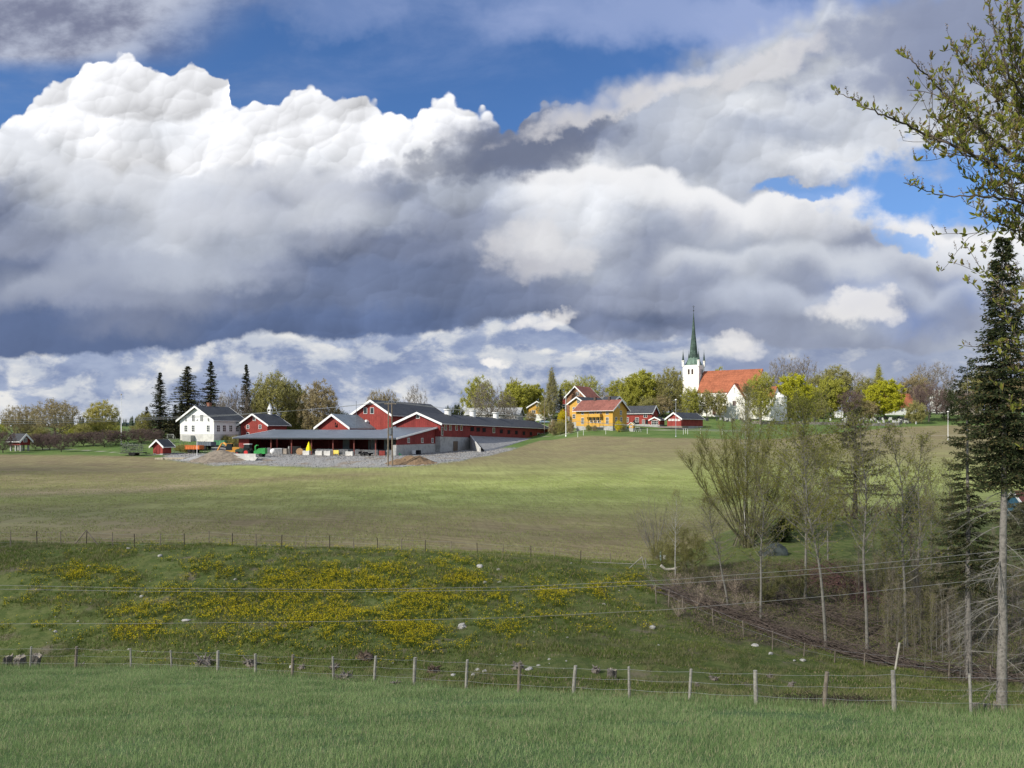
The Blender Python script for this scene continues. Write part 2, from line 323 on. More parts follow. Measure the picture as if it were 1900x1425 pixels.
pale = np.exp(-((py - np.interp(px, [0, 250, 400], [917, 909, 897])) / 5) ** 2) * (1 - sm(px, 330, 480)) + np.exp(-((py - 970) / 22) ** 2) * (1 - sm(px, 250, 420)) * .55  # pale soil; its narrow western strip is sunlight put into the colour
for nm, ar in (("near", m_near), ("bank", bank), ("field", m_field), ("gravel", gravel), ("litter", litter), ("crop", crop), ("path", path), ("pale", pale)):
    at = gm.attributes.new(nm, 'FLOAT', 'POINT'); at.data.foreach_set("value", np.clip(ar, 0, 1).ravel().astype(np.float32))
gmat = bpy.data.materials.new("ground_cover"); gmat.use_nodes = True; X.nt = gmat.node_tree
bs = gmat.node_tree.nodes['Principled BSDF']; bs.inputs['Roughness'].default_value = .95; bs.inputs['Specular IOR Level'].default_value = .1
def attr(n_):
    a = X.nt.nodes.new('ShaderNodeAttribute'); a.attribute_name = n_; return X(a.outputs['Fac'])
gp = X.nt.nodes.new('ShaderNodeNewGeometry').outputs['Position']
spg = X.nt.nodes.new('ShaderNodeSeparateXYZ'); X.nt.links.new(gp, spg.inputs[0]); gx, gy = X(spg.outputs[0]), X(spg.outputs[1])
nA = noise(gp, .12, 6, .6); nB = noise(gp, 1.6, 6, .65); nC = noise(gp, 14, 4, .7)
lawn = cmix(sstep(nA, .35, .65), (.075, .14, .035, 1), (.125, .185, .055, 1))
lawn = cmix(sstep(nB, .4, .7) * .5, lawn, (.15, .17, .06, 1))
furrow = noise(vec(gx * .12 + nA * .4, gy * 1.0 + gx * .25, 0), 1, 6, .72)
soil = cmix(sstep(furrow, .35, .65), (.20, .165, .095, 1), (.28, .225, .135, 1))
soil = cmix(sstep(nC * .6 + nB * .4, .45, .62) * .5, soil, (.145, .12, .075, 1))
sprout = cmix(sstep(nA, .3, .7), (.25, .30, .085, 1), (.355, .40, .14, 1))  # sprout green, brightened to carry the sunlit band
cropf = attr("crop") * (.95 + nB * .3) + sstep(nA * .5 + furrow * .5, .40, .62) * .24
fld = cmix(cropf, soil, sprout)
mot = noise(vec(gx * .35, gy * .5, 0), 1, 6, .7)
fld = cmix(sstep(mot, .40, .66) * .3, fld, cmix(.5, fld, (.13, .12, .06, 1)))
lines = noise(vec(gx * .03 + gy * .012, gy * 2.2 + gx * .7 + nA * 3.0, 0), 1, 3, .6)
fld = cmix(sstep(lines, .5, .62) * .28, fld, (.12, .10, .06, 1))
drill = noise(vec(gx * 1.5 + gy * .25, gy * .11, 0), 1, 5, .7)
fld = cmix(sstep(drill, .46, .64) * .30, fld, (.12, .11, .055, 1)); fld = cmix(sstep(drill, .50, .34) * 0, fld, soil)
fld = cmix((1 - sstep(drill, .34, .46)) * .22, fld, (.34, .34, .16, 1))
fld = cmix(attr("pale") * .75, fld, (.36, .30, .19, 1))
grv = cmix(sstep(nB * .5 + nC * .5, .4, .62), (.22, .22, .217, 1), (.38, .375, .36, 1))
grv = cmix(sstep(noise(gp, .22, 5, .6), .52, .66) * .75, grv, (.22, .165, .105, 1))
bk = cmix(sstep(nB, .38, .62), (.075, .105, .03, 1), (.125, .145, .05, 1))
bk = cmix(sstep(noise(gp, .5, 6, .62), .55, .68) * .8, bk, (.17, .145, .105, 1))
nr_ = cmix(sstep(nB, .4, .6), (.09, .15, .06, 1), (.12, .19, .07, 1))
nr_ = cmix(sstep(nC, .5, .7) * .5, nr_, (.15, .14, .09, 1))
lit = cmix(sstep(nB * .5 + nC * .5, .42, .6), (.05, .04, .03, 1), (.14, .115, .09, 1))
g_ = cmix(attr("bank"), lawn, bk); g_ = cmix(attr("litter"), g_, lit); g_ = cmix(attr("field"), g_, fld)
g_ = cmix(attr("gravel"), g_, grv); g_ = cmix(attr("near"), g_, nr_); g_ = cmix(attr("path"), g_, (.36, .33, .28, 1))
X.nt.links.new(g_, bs.inputs['Base Color'])
bmp = X.nt.nodes.new('ShaderNodeBump'); bmp.inputs['Strength'].default_value = .8; bmp.inputs['Distance'].default_value = .25
X.nt.links.new((nB * .5 + nC * .25 + furrow * .25).v, bmp.inputs['Height']); X.nt.links.new(bmp.outputs[0], bs.inputs['Normal'])
gm.materials.append(gmat)
go = bpy.data.objects.new("ground", gm); SC.collection.objects.link(go); go['kind'] = 'structure'; go['label'] = 'rolling farmland of green crop, weedy bank, sown field and lawns'
# ------------------------------------------------------------------ mesh collecting helpers
COL = SC.collection
class MB:
    def __init__(s): s.V = []; s.Fc = []; s.M = []; s.n = 0; s.S = []
    def add(s, verts, faces, mi=0, smooth=False):
        verts = np.asarray(verts, float).reshape(-1, 3); faces = np.asarray(faces, np.int64)
        s.V.append(verts); s.Fc.append(faces + s.n); s.M.append(np.full(len(faces), mi)); s.S.append(np.full(len(faces), smooth)); s.n += len(verts)
        return s
    def box(s, x0, x1, y0, y1, z0, z1, mi=0):
        v = [(x, y, z) for z in (z0, z1) for y in (y0, y1) for x in (x0, x1)]
        return s.add(v, [(0, 2, 3, 1), (4, 5, 7, 6), (0, 1, 5, 4), (2, 6, 7, 3), (0, 4, 6, 2), (1, 3, 7, 5)], mi)
    def prism(s, poly, d0, d1, axis='y', mi=0):
        """poly: 2-D outline extruded along an axis; 'y': (x,z), 'x': (y,z), 'z': (x,y)"""
        def f(p, d): return {'y': (p[0], d, p[1]), 'x': (d, p[0], p[1]), 'z': (p[0], p[1], d)}[axis]
        n = len(poly); v = [f(p, d0) for p in poly] + [f(p, d1) for p in poly]
        s.add(v, [(i, (i + 1) % n, n + (i + 1) % n, n + i) for i in range(n)], mi)
        import mathutils.geometry as G
        tris = G.tessellate_polygon([[Vector((p[0], p[1], 0)) for p in poly]])
        t = [tuple(q) for q in tris]
        s.add(v, t + [tuple(n + a for a in reversed(q)) for q in t], mi); return s
    def tube(s, pts, rad, n=6, mi=0, cap=True, smooth=True):
        pts = np.asarray(pts, float); m = len(pts)
        rad = np.full(m, rad) if np.isscalar(rad) else np.asarray(rad, float)
        T = np.gradient(pts, axis=0); T /= np.linalg.norm(T, axis=1, keepdims=True) + 1e-9
        up = np.array([0, 0, 1.0]) if abs(T[0][2]) < .9 else np.array([1.0, 0, 0])
        U = np.cross(T, up); U /= np.linalg.norm(U, axis=1, keepdims=True) + 1e-9; Wv = np.cross(T, U)
        a = np.arange(n) * 2 * math.pi / n
        v = pts[:, None] + rad[:, None, None] * (np.cos(a)[None, :, None] * U[:, None] + np.sin(a)[None, :, None] * Wv[:, None])
        f = [(i * n + j, i * n + (j + 1) % n, (i + 1) * n + (j + 1) % n, (i + 1) * n + j) for i in range(m - 1) for j in range(n)]
        s.add(v.reshape(-1, 3), f, mi, smooth)
        if cap:
            for base, k, rev in ((0, 0, 1), ((m - 1), m - 1, 0)):
                vv = np.vstack([v[k], pts[k][None]]); ff = [((j + 1) % n, j, n) if rev else (j, (j + 1) % n, n) for j in range(n)]
                s.add(vv, ff, mi)
        return s
    def cyl(s, x, y, z0, z1, r, n=12, mi=0, r1=None):
        return s.tube([(x, y, z0), (x, y, z1)], [r, r if r1 is None else r1], n, mi)
    def xcyl(s, x0, x1, y, z, r, n=14, mi=0): return s.tube([(x0, y, z), (x1, y, z)], r, n, mi)
    def ycyl(s, y0, y1, x, z, r, n=14, mi=0): return s.tube([(x, y0, z), (x, y1, z)], r, n, mi)
    def blob(s, c, r, seed=0, n=10, rough=.25, mi=0, flat=1.0):
        c = np.asarray(c, float); r = np.asarray(r, float) * np.ones(3); rg = np.random.default_rng(seed)
        th = np.linspace(0, math.pi, n); ph = np.arange(2 * n) * math.pi / n
        T_, P_ = np.meshgrid(th, ph, indexing='ij')
        d = np.stack([np.sin(T_) * np.cos(P_), np.sin(T_) * np.sin(P_), np.cos(T_)], -1)
        o = rg.uniform(0, 50, 3)
        k = 1 + rough * 2 * (fbm(d[..., 0] * 1.7 + o[0] + d[..., 2], d[..., 1] * 1.7 + o[1] - d[..., 2] * 1.3, 3))
        v = c + d * r * k[..., None]; m = 2 * n
        f = [(i * m + j, (i + 1) * m + j, (i + 1) * m + (j + 1) % m, i * m + (j + 1) % m) for i in range(n - 1) for j in range(m)]
        return s.add(v.reshape(-1, 3), f, mi)
    def build(s, name, mats, parent=None, loc=None):
        me = bpy.data.meshes.new(name); V = np.vstack(s.V)
        me.vertices.add(len(V)); me.vertices.foreach_set("co", V.ravel())
        sizes = np.concatenate([np.full(len(f), f.shape[1]) for f in s.Fc]); idx = np.concatenate([f.ravel() for f in s.Fc])
        st = np.concatenate([[0], np.cumsum(sizes)[:-1]])
        me.loops.add(len(idx)); me.loops.foreach_set("vertex_index", idx.astype(np.int32))
        me.polygons.add(len(sizes)); me.polygons.foreach_set("loop_start", st.astype(np.int32)); me.polygons.foreach_set("loop_total", sizes.astype(np.int32))
        me.update(); me.polygons.foreach_set("material_index", np.concatenate(s.M).astype(np.int32))
        me.polygons.foreach_set("use_smooth", np.concatenate(s.S))
        for m_ in (mats if isinstance(mats, (list, tuple)) else [mats]): me.materials.append(m_)
        me.validate()
        o = bpy.data.objects.new(name, me); COL.objects.link(o)
        if parent is not None: o.parent = parent
        if loc is not None: o.location = loc
        return o
def tag(o, label=None, cat=None, group=None, kind=None):
    if label: o['label'] = label
    if cat: o['category'] = cat
    if group: o['group'] = group
    if kind: o['kind'] = kind
    return o
def thing(name, label, cat, loc=(0, 0, 0), rz=0, group=None):
    o = bpy.data.objects.new(name, None); COL.objects.link(o); o.location = loc; o.rotation_euler = (0, 0, rz); o.empty_display_size = .2
    return tag(o, label, cat, group)
def dup(root, loc, rz=0, label=None, group=None, scale=None):
    r = root.copy(); COL.objects.link(r); r.location = loc; r.rotation_euler = (0, 0, rz)
    if label: r['label'] = label
    if group: r['group'] = group
    if scale is not None: r.scale = scale
    for ch in list(root.children):
        c = ch.copy(); COL.objects.link(c); c.parent = r
        for g in list(ch.children):
            d = g.copy(); COL.objects.link(d); d.parent = c
    return r
MATS = {}
def M(name, col, rough=.85, var=.22, scale=3.0, bump=.0, pattern=None, metal=0, spec=.25, col2=None):
    """procedural material; col in linear reflectance"""
    if name in MATS: return MATS[name]
    m = bpy.data.materials.new(name); m.use_nodes = True; X.nt = m.node_tree; b = m.node_tree.nodes['Principled BSDF']
    b.inputs['Roughness'].default_value = rough; b.inputs['Metallic'].default_value = metal; b.inputs['Specular IOR Level'].default_value = spec
    t = X.nt.nodes.new('ShaderNodeTexCoord').outputs['Object']
    n1 = noise(t, scale, 5, .65); n2 = noise(t, scale * .17, 3, .6)
    c0 = tuple(k * (1 - var) for k in col[:3]) + (1,); c1 = tuple(min(1, k * (1 + var)) for k in col[:3]) + (1,)
    c = cmix(sstep(n1 * .6 + n2 * .4, .38, .62), c0, c1)
    if col2: c = cmix(sstep(n2 * .5 + n1 * .5, .52, .62), c, tuple(col2) + (1,))
    h = n1
    if pattern:
        s_ = X.nt.nodes.new('ShaderNodeSeparateXYZ'); X.nt.links.new(t, s_.inputs[0]); x_, y_, z_ = (X(s_.outputs[i]) for i in range(3))
        kind, step, amt = pattern
        q = (x_ + y_) if kind == 'v' else z_
        fr = X.m('FRACT', q / step); line = sstep(X.m('ABSOLUTE', fr - .5), .36, .48)
        brd = X.m('FLOOR', q / step); rn = X.m('FRACT', X.m('SINE', brd * 12.99) * 437.5)
        c = cmix(rn * amt, c, tuple(k * .55 for k in col[:3]) + (1,)); c = cmix(line * amt, c, tuple(k * .3 for k in col[:3]) + (1,))
        h = n1 * .2 - line
    X.nt.links.new(c, b.inputs['Base Color'])
    if bump:
        bp = X.nt.nodes.new('ShaderNodeBump'); bp.inputs['Strength'].default_value = bump; bp.inputs['Distance'].default_value = .03
        X.nt.links.new(h.v, bp.inputs['Height']); X.nt.links.new(bp.outputs[0], b.inputs['Normal'])
    MATS[name] = m; return m
def LEAF(name, ca, cb, trans=.35, patch=0, cc=None, rough=.7):
    """foliage: every leaf or blade gets its own tone between two colours"""
    if name in MATS: return MATS[name]
    m = bpy.data.materials.new(name); m.use_nodes = True; X.nt = m.node_tree; X.nt.nodes.clear()
    g = X.nt.nodes.new('ShaderNodeNewGeometry'); r = X(g.outputs['Random Per Island'])
    if patch:
        pn = noise(g.outputs['Position'], patch, 4, .6); r = sstep(pn, .36, .64) * .65 + r * .35
    c = cmix(r, tuple(ca) + (1,), tuple(cb) + (1,))
    if cc: c = cmix(sstep(X(g.outputs['Random Per Island']), .8, .84) , c, tuple(cc) + (1,))
    d = X.nt.nodes.new('ShaderNodeBsdfPrincipled'); d.inputs['Roughness'].default_value = rough; d.inputs['Specular IOR Level'].default_value = .15
    X.nt.links.new(c, d.inputs['Base Color'])
    t = X.nt.nodes.new('ShaderNodeBsdfTranslucent'); X.nt.links.new(c, t.inputs[0])
    mixn = X.nt.nodes.new('ShaderNodeMixShader'); mixn.inputs[0].default_value = trans
    X.nt.links.new(d.outputs[0], mixn.inputs[1]); X.nt.links.new(t.outputs[0], mixn.inputs[2])
    o = X.nt.nodes.new('ShaderNodeOutputMaterial'); X.nt.links.new(mixn.outputs[0], o.inputs[0])
    MATS[name] = m; return m
# ---- shared materials
red = M('red_painted_boards', (.29, .052, .042), .8, .22, 4, .5, ('v', .6, .35))
red2 = M('dark_red_painted_boards', (.235, .038, .034), .8, .25, 4, .5, ('v', .6, .35))
white = M('white_paint', (.80, .80, .78), .7, .05, 6, .15)
whiteb = M('white_boards', (.78, .79, .78), .7, .06, 4, .3, ('h', .18, .12))
yellow = M('ochre_yellow_boards', (.60, .345, .07), .8, .1, 4, .3, ('h', .18, .15))
roofd = M('dark_roof_tiles', (.055, .06, .068), .7, .25, 2.5, .6, ('h', .35, .3))
roofg = M('grey_metal_roofing', (.13, .155, .185), .45, .15, 1.2, .3, ('v', .8, .2), spec=.5)
roofl = M('light_grey_roofing', (.21, .25, .28), .6, .15, 1.2, .3, ('v', .8, .2))
roofr = M('orange_clay_tiles', (.34, .115, .06), .85, .25, 1.5, .6, ('h', .4, .25))
roofb = M('brown_red_tiles', (.25, .10, .078), .85, .25, 1.5, .6, ('h', .4, .25))
roofw = M('weathered_white_roofing', (.42, .43, .42), .8, .25, .8, .3, ('v', .9, .25), col2=(.25, .25, .24))
conc = M('concrete', (.38, .38, .365), .9, .2, .7, .3, col2=(.27, .27, .26))
concw = M('pale_concrete', (.55, .54, .51), .9, .15, .9, .2)
plaster = M('whitewashed_stone', (.82, .81, .77), .9, .07, .6, .35, col2=(.70, .68, .62))
copper = M('green_copper', (.055, .088, .072), .75, .4, .6, .3, ('h', 1.2, .3), col2=(.085, .13, .105))
glass = M('dark_window_glass', (.02, .025, .03), .12, .2, 1, 0, spec=.6)
dark = M('dark_interior', (.012, .012, .014), .9, .3, 1)
wood = M('weathered_wood', (.20, .17, .135), .9, .3, 6, .5)
woodp = M('pale_weathered_post', (.30, .285, .25), .9, .25, 12, .6)
bark = M('grey_bark', (.19, .17, .145), .95, .35, 9, .8)
barkd = M('dark_bark', (.06, .05, .042), .95, .35, 9, .8)
barko = M('olive_bark', (.10, .095, .05), .95, .35, 9, .8)
birch = M('white_birch_bark', (.50, .49, .45), .9, .2, 3, .5, ('h', .35, .35), col2=(.12, .11, .10))
twig = M('grey_brown_twigs', (.23, .195, .15), .95, .3, 20)
twigr = M('reddish_brown_twigs', (.15, .105, .095), .95, .3, 20)
twigo = M('olive_twigs', (.21, .19, .09), .95, .3, 20)
steel = M('galvanised_steel', (.42, .43, .44), .5, .15, 5, metal=.4, spec=.5)
black = M('black_rubber', (.02, .02, .02), .9, .3, 5)
orange = M('orange_paint', (.62, .17, .045), .6, .2, 4)
machy = M('yellow_orange_machine_paint', (.60, .28, .04), .5, .15, 3, spec=.5)
greenp = M('green_machine_paint', (.03, .30, .06), .5, .2, 3, spec=.5)
steeld = M('grey_painted_steel', (.13, .15, .175), .7, .2, 3)
rock = M('pale_field_stone', (.44, .43, .40), .95, .3, 6, 1, col2=(.26, .25, .23))
stonew = M('grey_field_stone_wall', (.24, .22, .20), .95, .4, 2.2, .9, col2=(.40, .37, .33))
graves_d = M('dark_granite', (.05, .05, .055), .5, .3, 6, spec=.5)
graves_l = M('light_granite', (.52, .52, .50), .8, .2, 6)
redrim = M('red_wheel_rim', (.55, .04, .04), .6, .15, 4)
# ------------------------------------------------------------------ buildings
def hit(A, phi, px):
    """distance along the wall direction phi from point A to the sight line of column px"""
    k = (px - CX) / F; dx_, dy_ = math.cos(phi), math.sin(phi)
    return (k * A[1] - A[0]) / (dx_ - k * dy_)
def win_mesh(w, h, mull, bars):
    f = MB(); t = .09; d0, d1 = -.06, .02
    f.box(-w/2 - t, w/2 + t, d0, d1, h, h + t); f.box(-w/2 - t, w/2 + t, d0 - .04, d1, -t, 0)
    f.box(-w/2 - t, -w/2, d0, d1, 0, h); f.box(w/2, w/2 + t, d0, d1, 0, h)
    for i in range(1, mull + 1):
        x = -w/2 + w * i / (mull + 1); f.box(x - .04, x + .04, d0 + .02, d1, 0, h)
    for i in range(1, bars + 1):
        z = h * i / (bars + 1); f.box(-w/2, w/2, d0 + .03, d1, z - .03, z + .03)
    p = MB(); p.box(-w/2, w/2, -.012, .01, 0, h)
    return f, p
def add_window(root, x, y, z, face, w, h, mull=1, bars=1, fm=None, pm=None, name='window'):
    f, p = win_mesh(w, h, mull, bars)
    o = f.build(name, fm or white, root, (x, y, z)); o.rotation_euler = (0, 0, 0 if face == 'F' else R(90))
    q = p.build('pane', pm or glass, o)
    return o
class House: pass
def house(name, label, cat, pA, YA, phi, pB, pC=None, L=None, zb=None, base=None, eave=None, rise=None, apex=None, gable='F', wall=red, roof=roofd, trim=white, found=conc,
          fh=.5, oh=.45, ohg=.5, wins=(), group=None, Wm=None, eave_z=None, bargew=.28, mull=1, bars=1, below=2.0, rt=.2):
    phi = R(phi); A = PT(pA, 0, YA)
    if zb is None: zb = (HZ - base) / F * YA
    Wd = Wm or hit(A, phi, pB)
    B = (A[0] + Wd * math.cos(phi), A[1] + Wd * math.sin(phi))
    if L is None: L = hit(B, phi + math.pi / 2, pC)
    ze = eave_z if eave_z is not None else ((HZ - eave) / F * YA - zb)
    half = Wd / 2 if gable == 'F' else L / 2
    if rise is None:
        if gable == 'F':
            M_ = (A[0] + Wd / 2 * math.cos(phi), A[1] + Wd / 2 * math.sin(phi)); rise = (HZ - apex) / F * M_[1] - zb - ze
        else:
            rise = (HZ - apex) / F * (A[1] + L / 2 * math.cos(phi)) - zb - ze
    r = thing(name, label, cat, (A[0], A[1], zb), phi, group)
    # walls
    wm = MB()
    if gable == 'F': wm.prism([(0, fh), (Wd, fh), (Wd, ze), (Wd / 2, ze + rise), (0, ze)], 0, L, 'y')
    else: wm.prism([(0, fh), (L, fh), (L, ze), (L / 2, ze + rise), (0, ze)], 0, Wd, 'x')
    wm.build('wall', wall, r)
    fm = MB(); fm.box(.04, Wd - .04, .04, L - .04, -below, fh - .004); fm.build('foundation', found, r)
    sl_ = rise / half; t = rt / math.cos(math.atan(sl_))
    span = Wd if gable == 'F' else L; ln = L if gable == 'F' else Wd
    e = .004
    poly = [(-oh, ze - oh * sl_ + e), (span / 2, ze + rise + e), (span + oh, ze - oh * sl_ + e), (span + oh, ze - oh * sl_ + t), (span / 2, ze + rise + t), (-oh, ze - oh * sl_ + t)]
    rm = MB(); rm.prism(poly, -ohg, ln + ohg, 'y' if gable == 'F' else 'x'); rm.build('roof', roof, r)
    if trim:
        b = bargew; tp = [(-oh - .03, ze - oh * sl_ - b), (span / 2, ze + rise - b), (span + oh + .03, ze - oh * sl_ - b), (span + oh + .03, ze - oh * sl_ + t + .03), (span / 2, ze + rise + t + .03), (-oh - .03, ze - oh * sl_ + t + .03)]
        tm = MB(); tm.prism(tp, -ohg - .08, -ohg - .004, 'y' if gable == 'F' else 'x'); tm.prism(tp, ln + ohg + .004, ln + ohg + .08, 'y' if gable == 'F' else 'x')
        for xx in (-oh - .12, span + oh + .03):
            zz = ze - oh * sl_
            if gable == 'F': tm.box(xx, xx + .09, -ohg, ln + ohg, zz - .02, zz + .14)
            else: tm.box(-ohg, ln + ohg, xx, xx + .09, zz - .02, zz + .14)
        tm.build('bargeboard', trim, r)
    h = House(); h.root = r; h.W = Wd; h.L = L; h.A = A; h.B = B; h.phi = phi; h.zb = zb; h.ze = ze; h.rise = rise
    def place(face, px, py):
        if face == 'F':
            tt = hit(A, phi, px); Yh = A[1] + tt * math.sin(phi); return (tt, -.005, (HZ - py) / F * Yh - zb)
        tt = hit(B, phi + math.pi / 2, px); Yh = B[1] + tt * math.cos(phi); return (Wd + .005, tt, (HZ - py) / F * Yh - zb)
    h.place = place
    for wspec in wins:
        face, px, py, w, hh = wspec[:5]; kw = wspec[5] if len(wspec) > 5 else {}
        x, y, z = place(face, px, py); add_window(r, x, y, z - hh / 2, face, w, hh, kw.get('mull', mull), kw.get('bars', bars), kw.get('fm'), kw.get('pm'), kw.get('name', 'window'))
    return h
# ------------------------------------------------------------------ farm
N1 = dict(mull=1, bars=1)
H = house('white_farmhouse', 'large white wooden farmhouse with dark roof above the green lawn', 'house', 334, 222, -24, 397, 452, base=813.5, eave=779, apex=754.5, wall=whiteb, roof=roofd, found=concw, fh=1.2, oh=.7, ohg=.8, mull=1, bars=2,
  wins=[('F', 345, 795, 1.0, 1.7), ('F', 358.5, 795, 1.0, 1.7), ('F', 386.5, 795, 1.0, 1.7), ('F', 359, 775.5, .95, 1.7), ('F', 374.3, 775.5, .95, 1.7), ('F', 345.3, 777.5, .55, 1.1, dict(mull=0)), ('F', 387, 777.5, .55, 1.1, dict(mull=0)),
        ('R', 405, 795, 1.1, 1.7), ('R', 416, 795, 1.1, 1.7), ('R', 428, 795, 1.1, 1.7), ('R', 440, 795, 1.1, 1.7)])
m = MB(); m.box(5.2, 6.1, 5, 5.9, H.ze + H.rise - 1, H.ze + H.rise + 1.1); m.box(5.1, 6.2, 4.9, 6.0, H.ze + H.rise + 1.103, H.ze + H.rise + 1.3); m.build('chimney', M('chimney_brick', (.28, .13, .09), .9, .2, 4), H.root)
m = MB(); m.box(2.4, 5.6, -1.4, -.01, -1, .9); m.build('stone_steps', conc, H.root)
H = house('red_storehouse', 'red wooden house with white barge boards and a small white cupola', 'house', 447, 225, -19, 496, 532, base=836, eave=786.5, apex=768.5, wall=red, roof=roofd, oh=.9, ohg=.9, fh=.5, mull=0, bars=1,
  wins=[('F', 460, 792, .8, 1.0), ('F', 482.6, 792, .8, 1.0), ('F', 460, 806, .8, 1.0), ('F', 472, 777.8, .8, .8)])
z0 = H.ze + H.rise + .1; cx_, cy_ = H.W / 2, H.L * .80
m = MB(); m.prism([(cx_ - .45, cy_ - .45), (cx_ + .45, cy_ - .45), (cx_ + .45, cy_ + .45), (cx_ - .45, cy_ + .45)], z0 - .3, z0 + .9, 'z')
for sx in (-.5, .5):
    for sy in (-.5, .5): m.cyl(cx_ + sx, cy_ + sy, z0 + .9, z0 + 1.5, .1, 6)
m.tube([(cx_, cy_, z0 + 1.5), (cx_, cy_, z0 + 1.6), (cx_, cy_, z0 + 3.4)], [.95, .9, .03], 4); m.build('cupola', white, H.root)
house('tool_shed', 'tiny red shed with white barge boards beside the gravel yard', 'shed', 284, 193, -19, 302, 318, base=842, eave=826, apex=817, wall=red, roof=roofd, oh=.7, ohg=.55, fh=.1, bargew=.22,
  wins=[('F', 293, 834.5, .9, 1.9, dict(mull=0, bars=0, fm=red2, pm=red2, name='door'))])
H = house('stilted_cabin', 'small red cabin on short stilts among bare apple trees', 'cabin', 17, 200, -19, 38, 56, base=831, eave=816.5, apex=806.5, gable='S', wall=red2, roof=roofd, oh=.5, ohg=.4, fh=.75, below=-.7,
  wins=[('R', 46.5, 816.5, .9, .9)])
for xx in (.3, H.W * .5, H.W - .3):
    for yy in (.3, H.L - .3):
        m = MB(); m.box(xx - .18, xx + .18, yy - .18, yy + .18, -1.4, .74); m.build('stilt', conc, H.root)
H = house('big_hay_barn', 'tall red barn with dark grey roof and two gable windows', 'barn', 654, 235, -19, 725, 829, base=838, eave=768.5, apex=743, wall=red, roof=roofd, oh=1.0, ohg=.8, bargew=.45, mull=0, bars=0,
  wins=[('F', 678, 762, 1.1, 1.7), ('F', 690.4, 762, 1.1, 1.7)])
H = house('grey_roofed_barn', 'red barn with pale grey metal roof behind the open cattle shed', 'barn', 590, 223, -19, 646, 700, base=838, eave=791, apex=769.5, wall=red, roof=roofl, oh=.9, ohg=.8, bargew=.4)
m = MB(); x, y, z = H.place('F', 624, 786); m.box(x - .3, x + .3, -.3, -.004, z - .9, z - .5); m.box(x - .1, x + .1, -.6, -.3, z - .3, z + .3); m.build('barn_lamp', dark, H.root)
m = MB(); m.tube([(8.2, 13, H.ze + H.rise * .42 + .25), (8.6, 14, H.ze + H.rise * .34 + .25)], .5, 4); m.build('roof_hatch', white, H.root)
# ---- long cattle wing
H = house('long_cattle_barn', 'very long dark red cattle barn with dark roof and three white roof vents', 'barn', 735, 215, -19, 817, 1020, base=843, eave=785, apex=766, wall=red2, roof=roofd, oh=.8, ohg=.8, bargew=.35, fh=5.0, below=.5, found=conc, mull=0, bars=0,
  wins=[('R', p, 792.5, 1.5, 1.5) for p in (826.6, 835.5, 846.8, 856)] + [('R', 820.3, 800, 1.0, 2.2)] + [('R', 916, 796, 2.2, 1.5)] + [('R', p, 804.0, 3.2, 2.0) for p in (999.7, 1007, 1014.5)] + [('F', 775.5, 773, .9, .9)]
  + [('R', p, 794 + (p - 865) * .055, 3.0, 1.3, dict(fm=red2, pm=dark, name='shutter')) for p in (876, 887, 898, 930, 944, 958, 972, 985)])
for c in list(H.root.children):
    if c.type == 'MESH':
        if c.name.startswith(('window', 'shutter')): c.location.z -= 1.1 * c.location.y / H.L
        else:
            for vv in c.data.vertices: vv.co.z -= (1.1 if vv.co.z > 6 else 2.0) * vv.co.y / H.L * (0 if vv.co.z < .2 else 1)
for p, (q, hh) in zip((831, 877, 920), ((765, 1.5), (768, 2.0), (772, 2.0))):
    # vents stand on the roof ridge
    tt = None
    RX = H.A[0] + H.W / 2 * math.cos(H.phi), H.A[1] + H.W / 2 * math.sin(H.phi); d = hit(RX, H.phi + math.pi / 2, p)
    m = MB(); zz = H.ze + H.rise - 1.1 * d / H.L
    m.cyl(H.W / 2, d, zz - .6, zz + hh, 1.0, 12); m.cyl(H.W / 2, d, zz + hh + .002, zz + hh + .25, 1.3, 12); m.build('roof_vent', white, H.root)
# concrete wall with doorway under the wing, and retaining wall
m = MB(); x, y, z = H.place('R', 845, 832); m.box(H.W + .01, H.W + .12, y - 1.5, y + 1.5, -.2, 3.6); m.build('basement_door', M('brown_door_boards', (.16, .12, .085), .9, .3, 5, .3, ('v', .3, .3)), H.root)
rt_ = thing('retaining_wall', 'pale concrete retaining wall at the foot of the long barn', 'wall', (0, 0, 0))
a = (-12.5, 231.0); b = (-8.8, 212.5)
def wallseg(mb, a, b, z0, za, zb_, t=.3):
    d = Vector((b[0] - a[0], b[1] - a[1], 0)).normalized(); n = Vector((-d.y, d.x, 0)) * t / 2
    q = [(a[0] - n.x, a[1] - n.y), (b[0] - n.x, b[1] - n.y), (b[0] + n.x, b[1] + n.y), (a[0] + n.x, a[1] + n.y)]
    v = [(q[0][0], q[0][1], z0), (q[1][0], q[1][1], z0), (q[2][0], q[2][1], z0), (q[3][0], q[3][1], z0), (q[0][0], q[0][1], za), (q[1][0], q[1][1], zb_), (q[2][0], q[2][1], zb_), (q[3][0], q[3][1], za)]
    mb.add(v, [(0, 3, 2, 1), (4, 5, 6, 7), (0, 1, 5, 4), (1, 2, 6, 5), (2, 3, 7, 6), (3, 0, 4, 7)])
m = MB(); wallseg(m, a, b, -8, -1.2, -4.6, .4); m.build('wall_slab', concw, rt_)
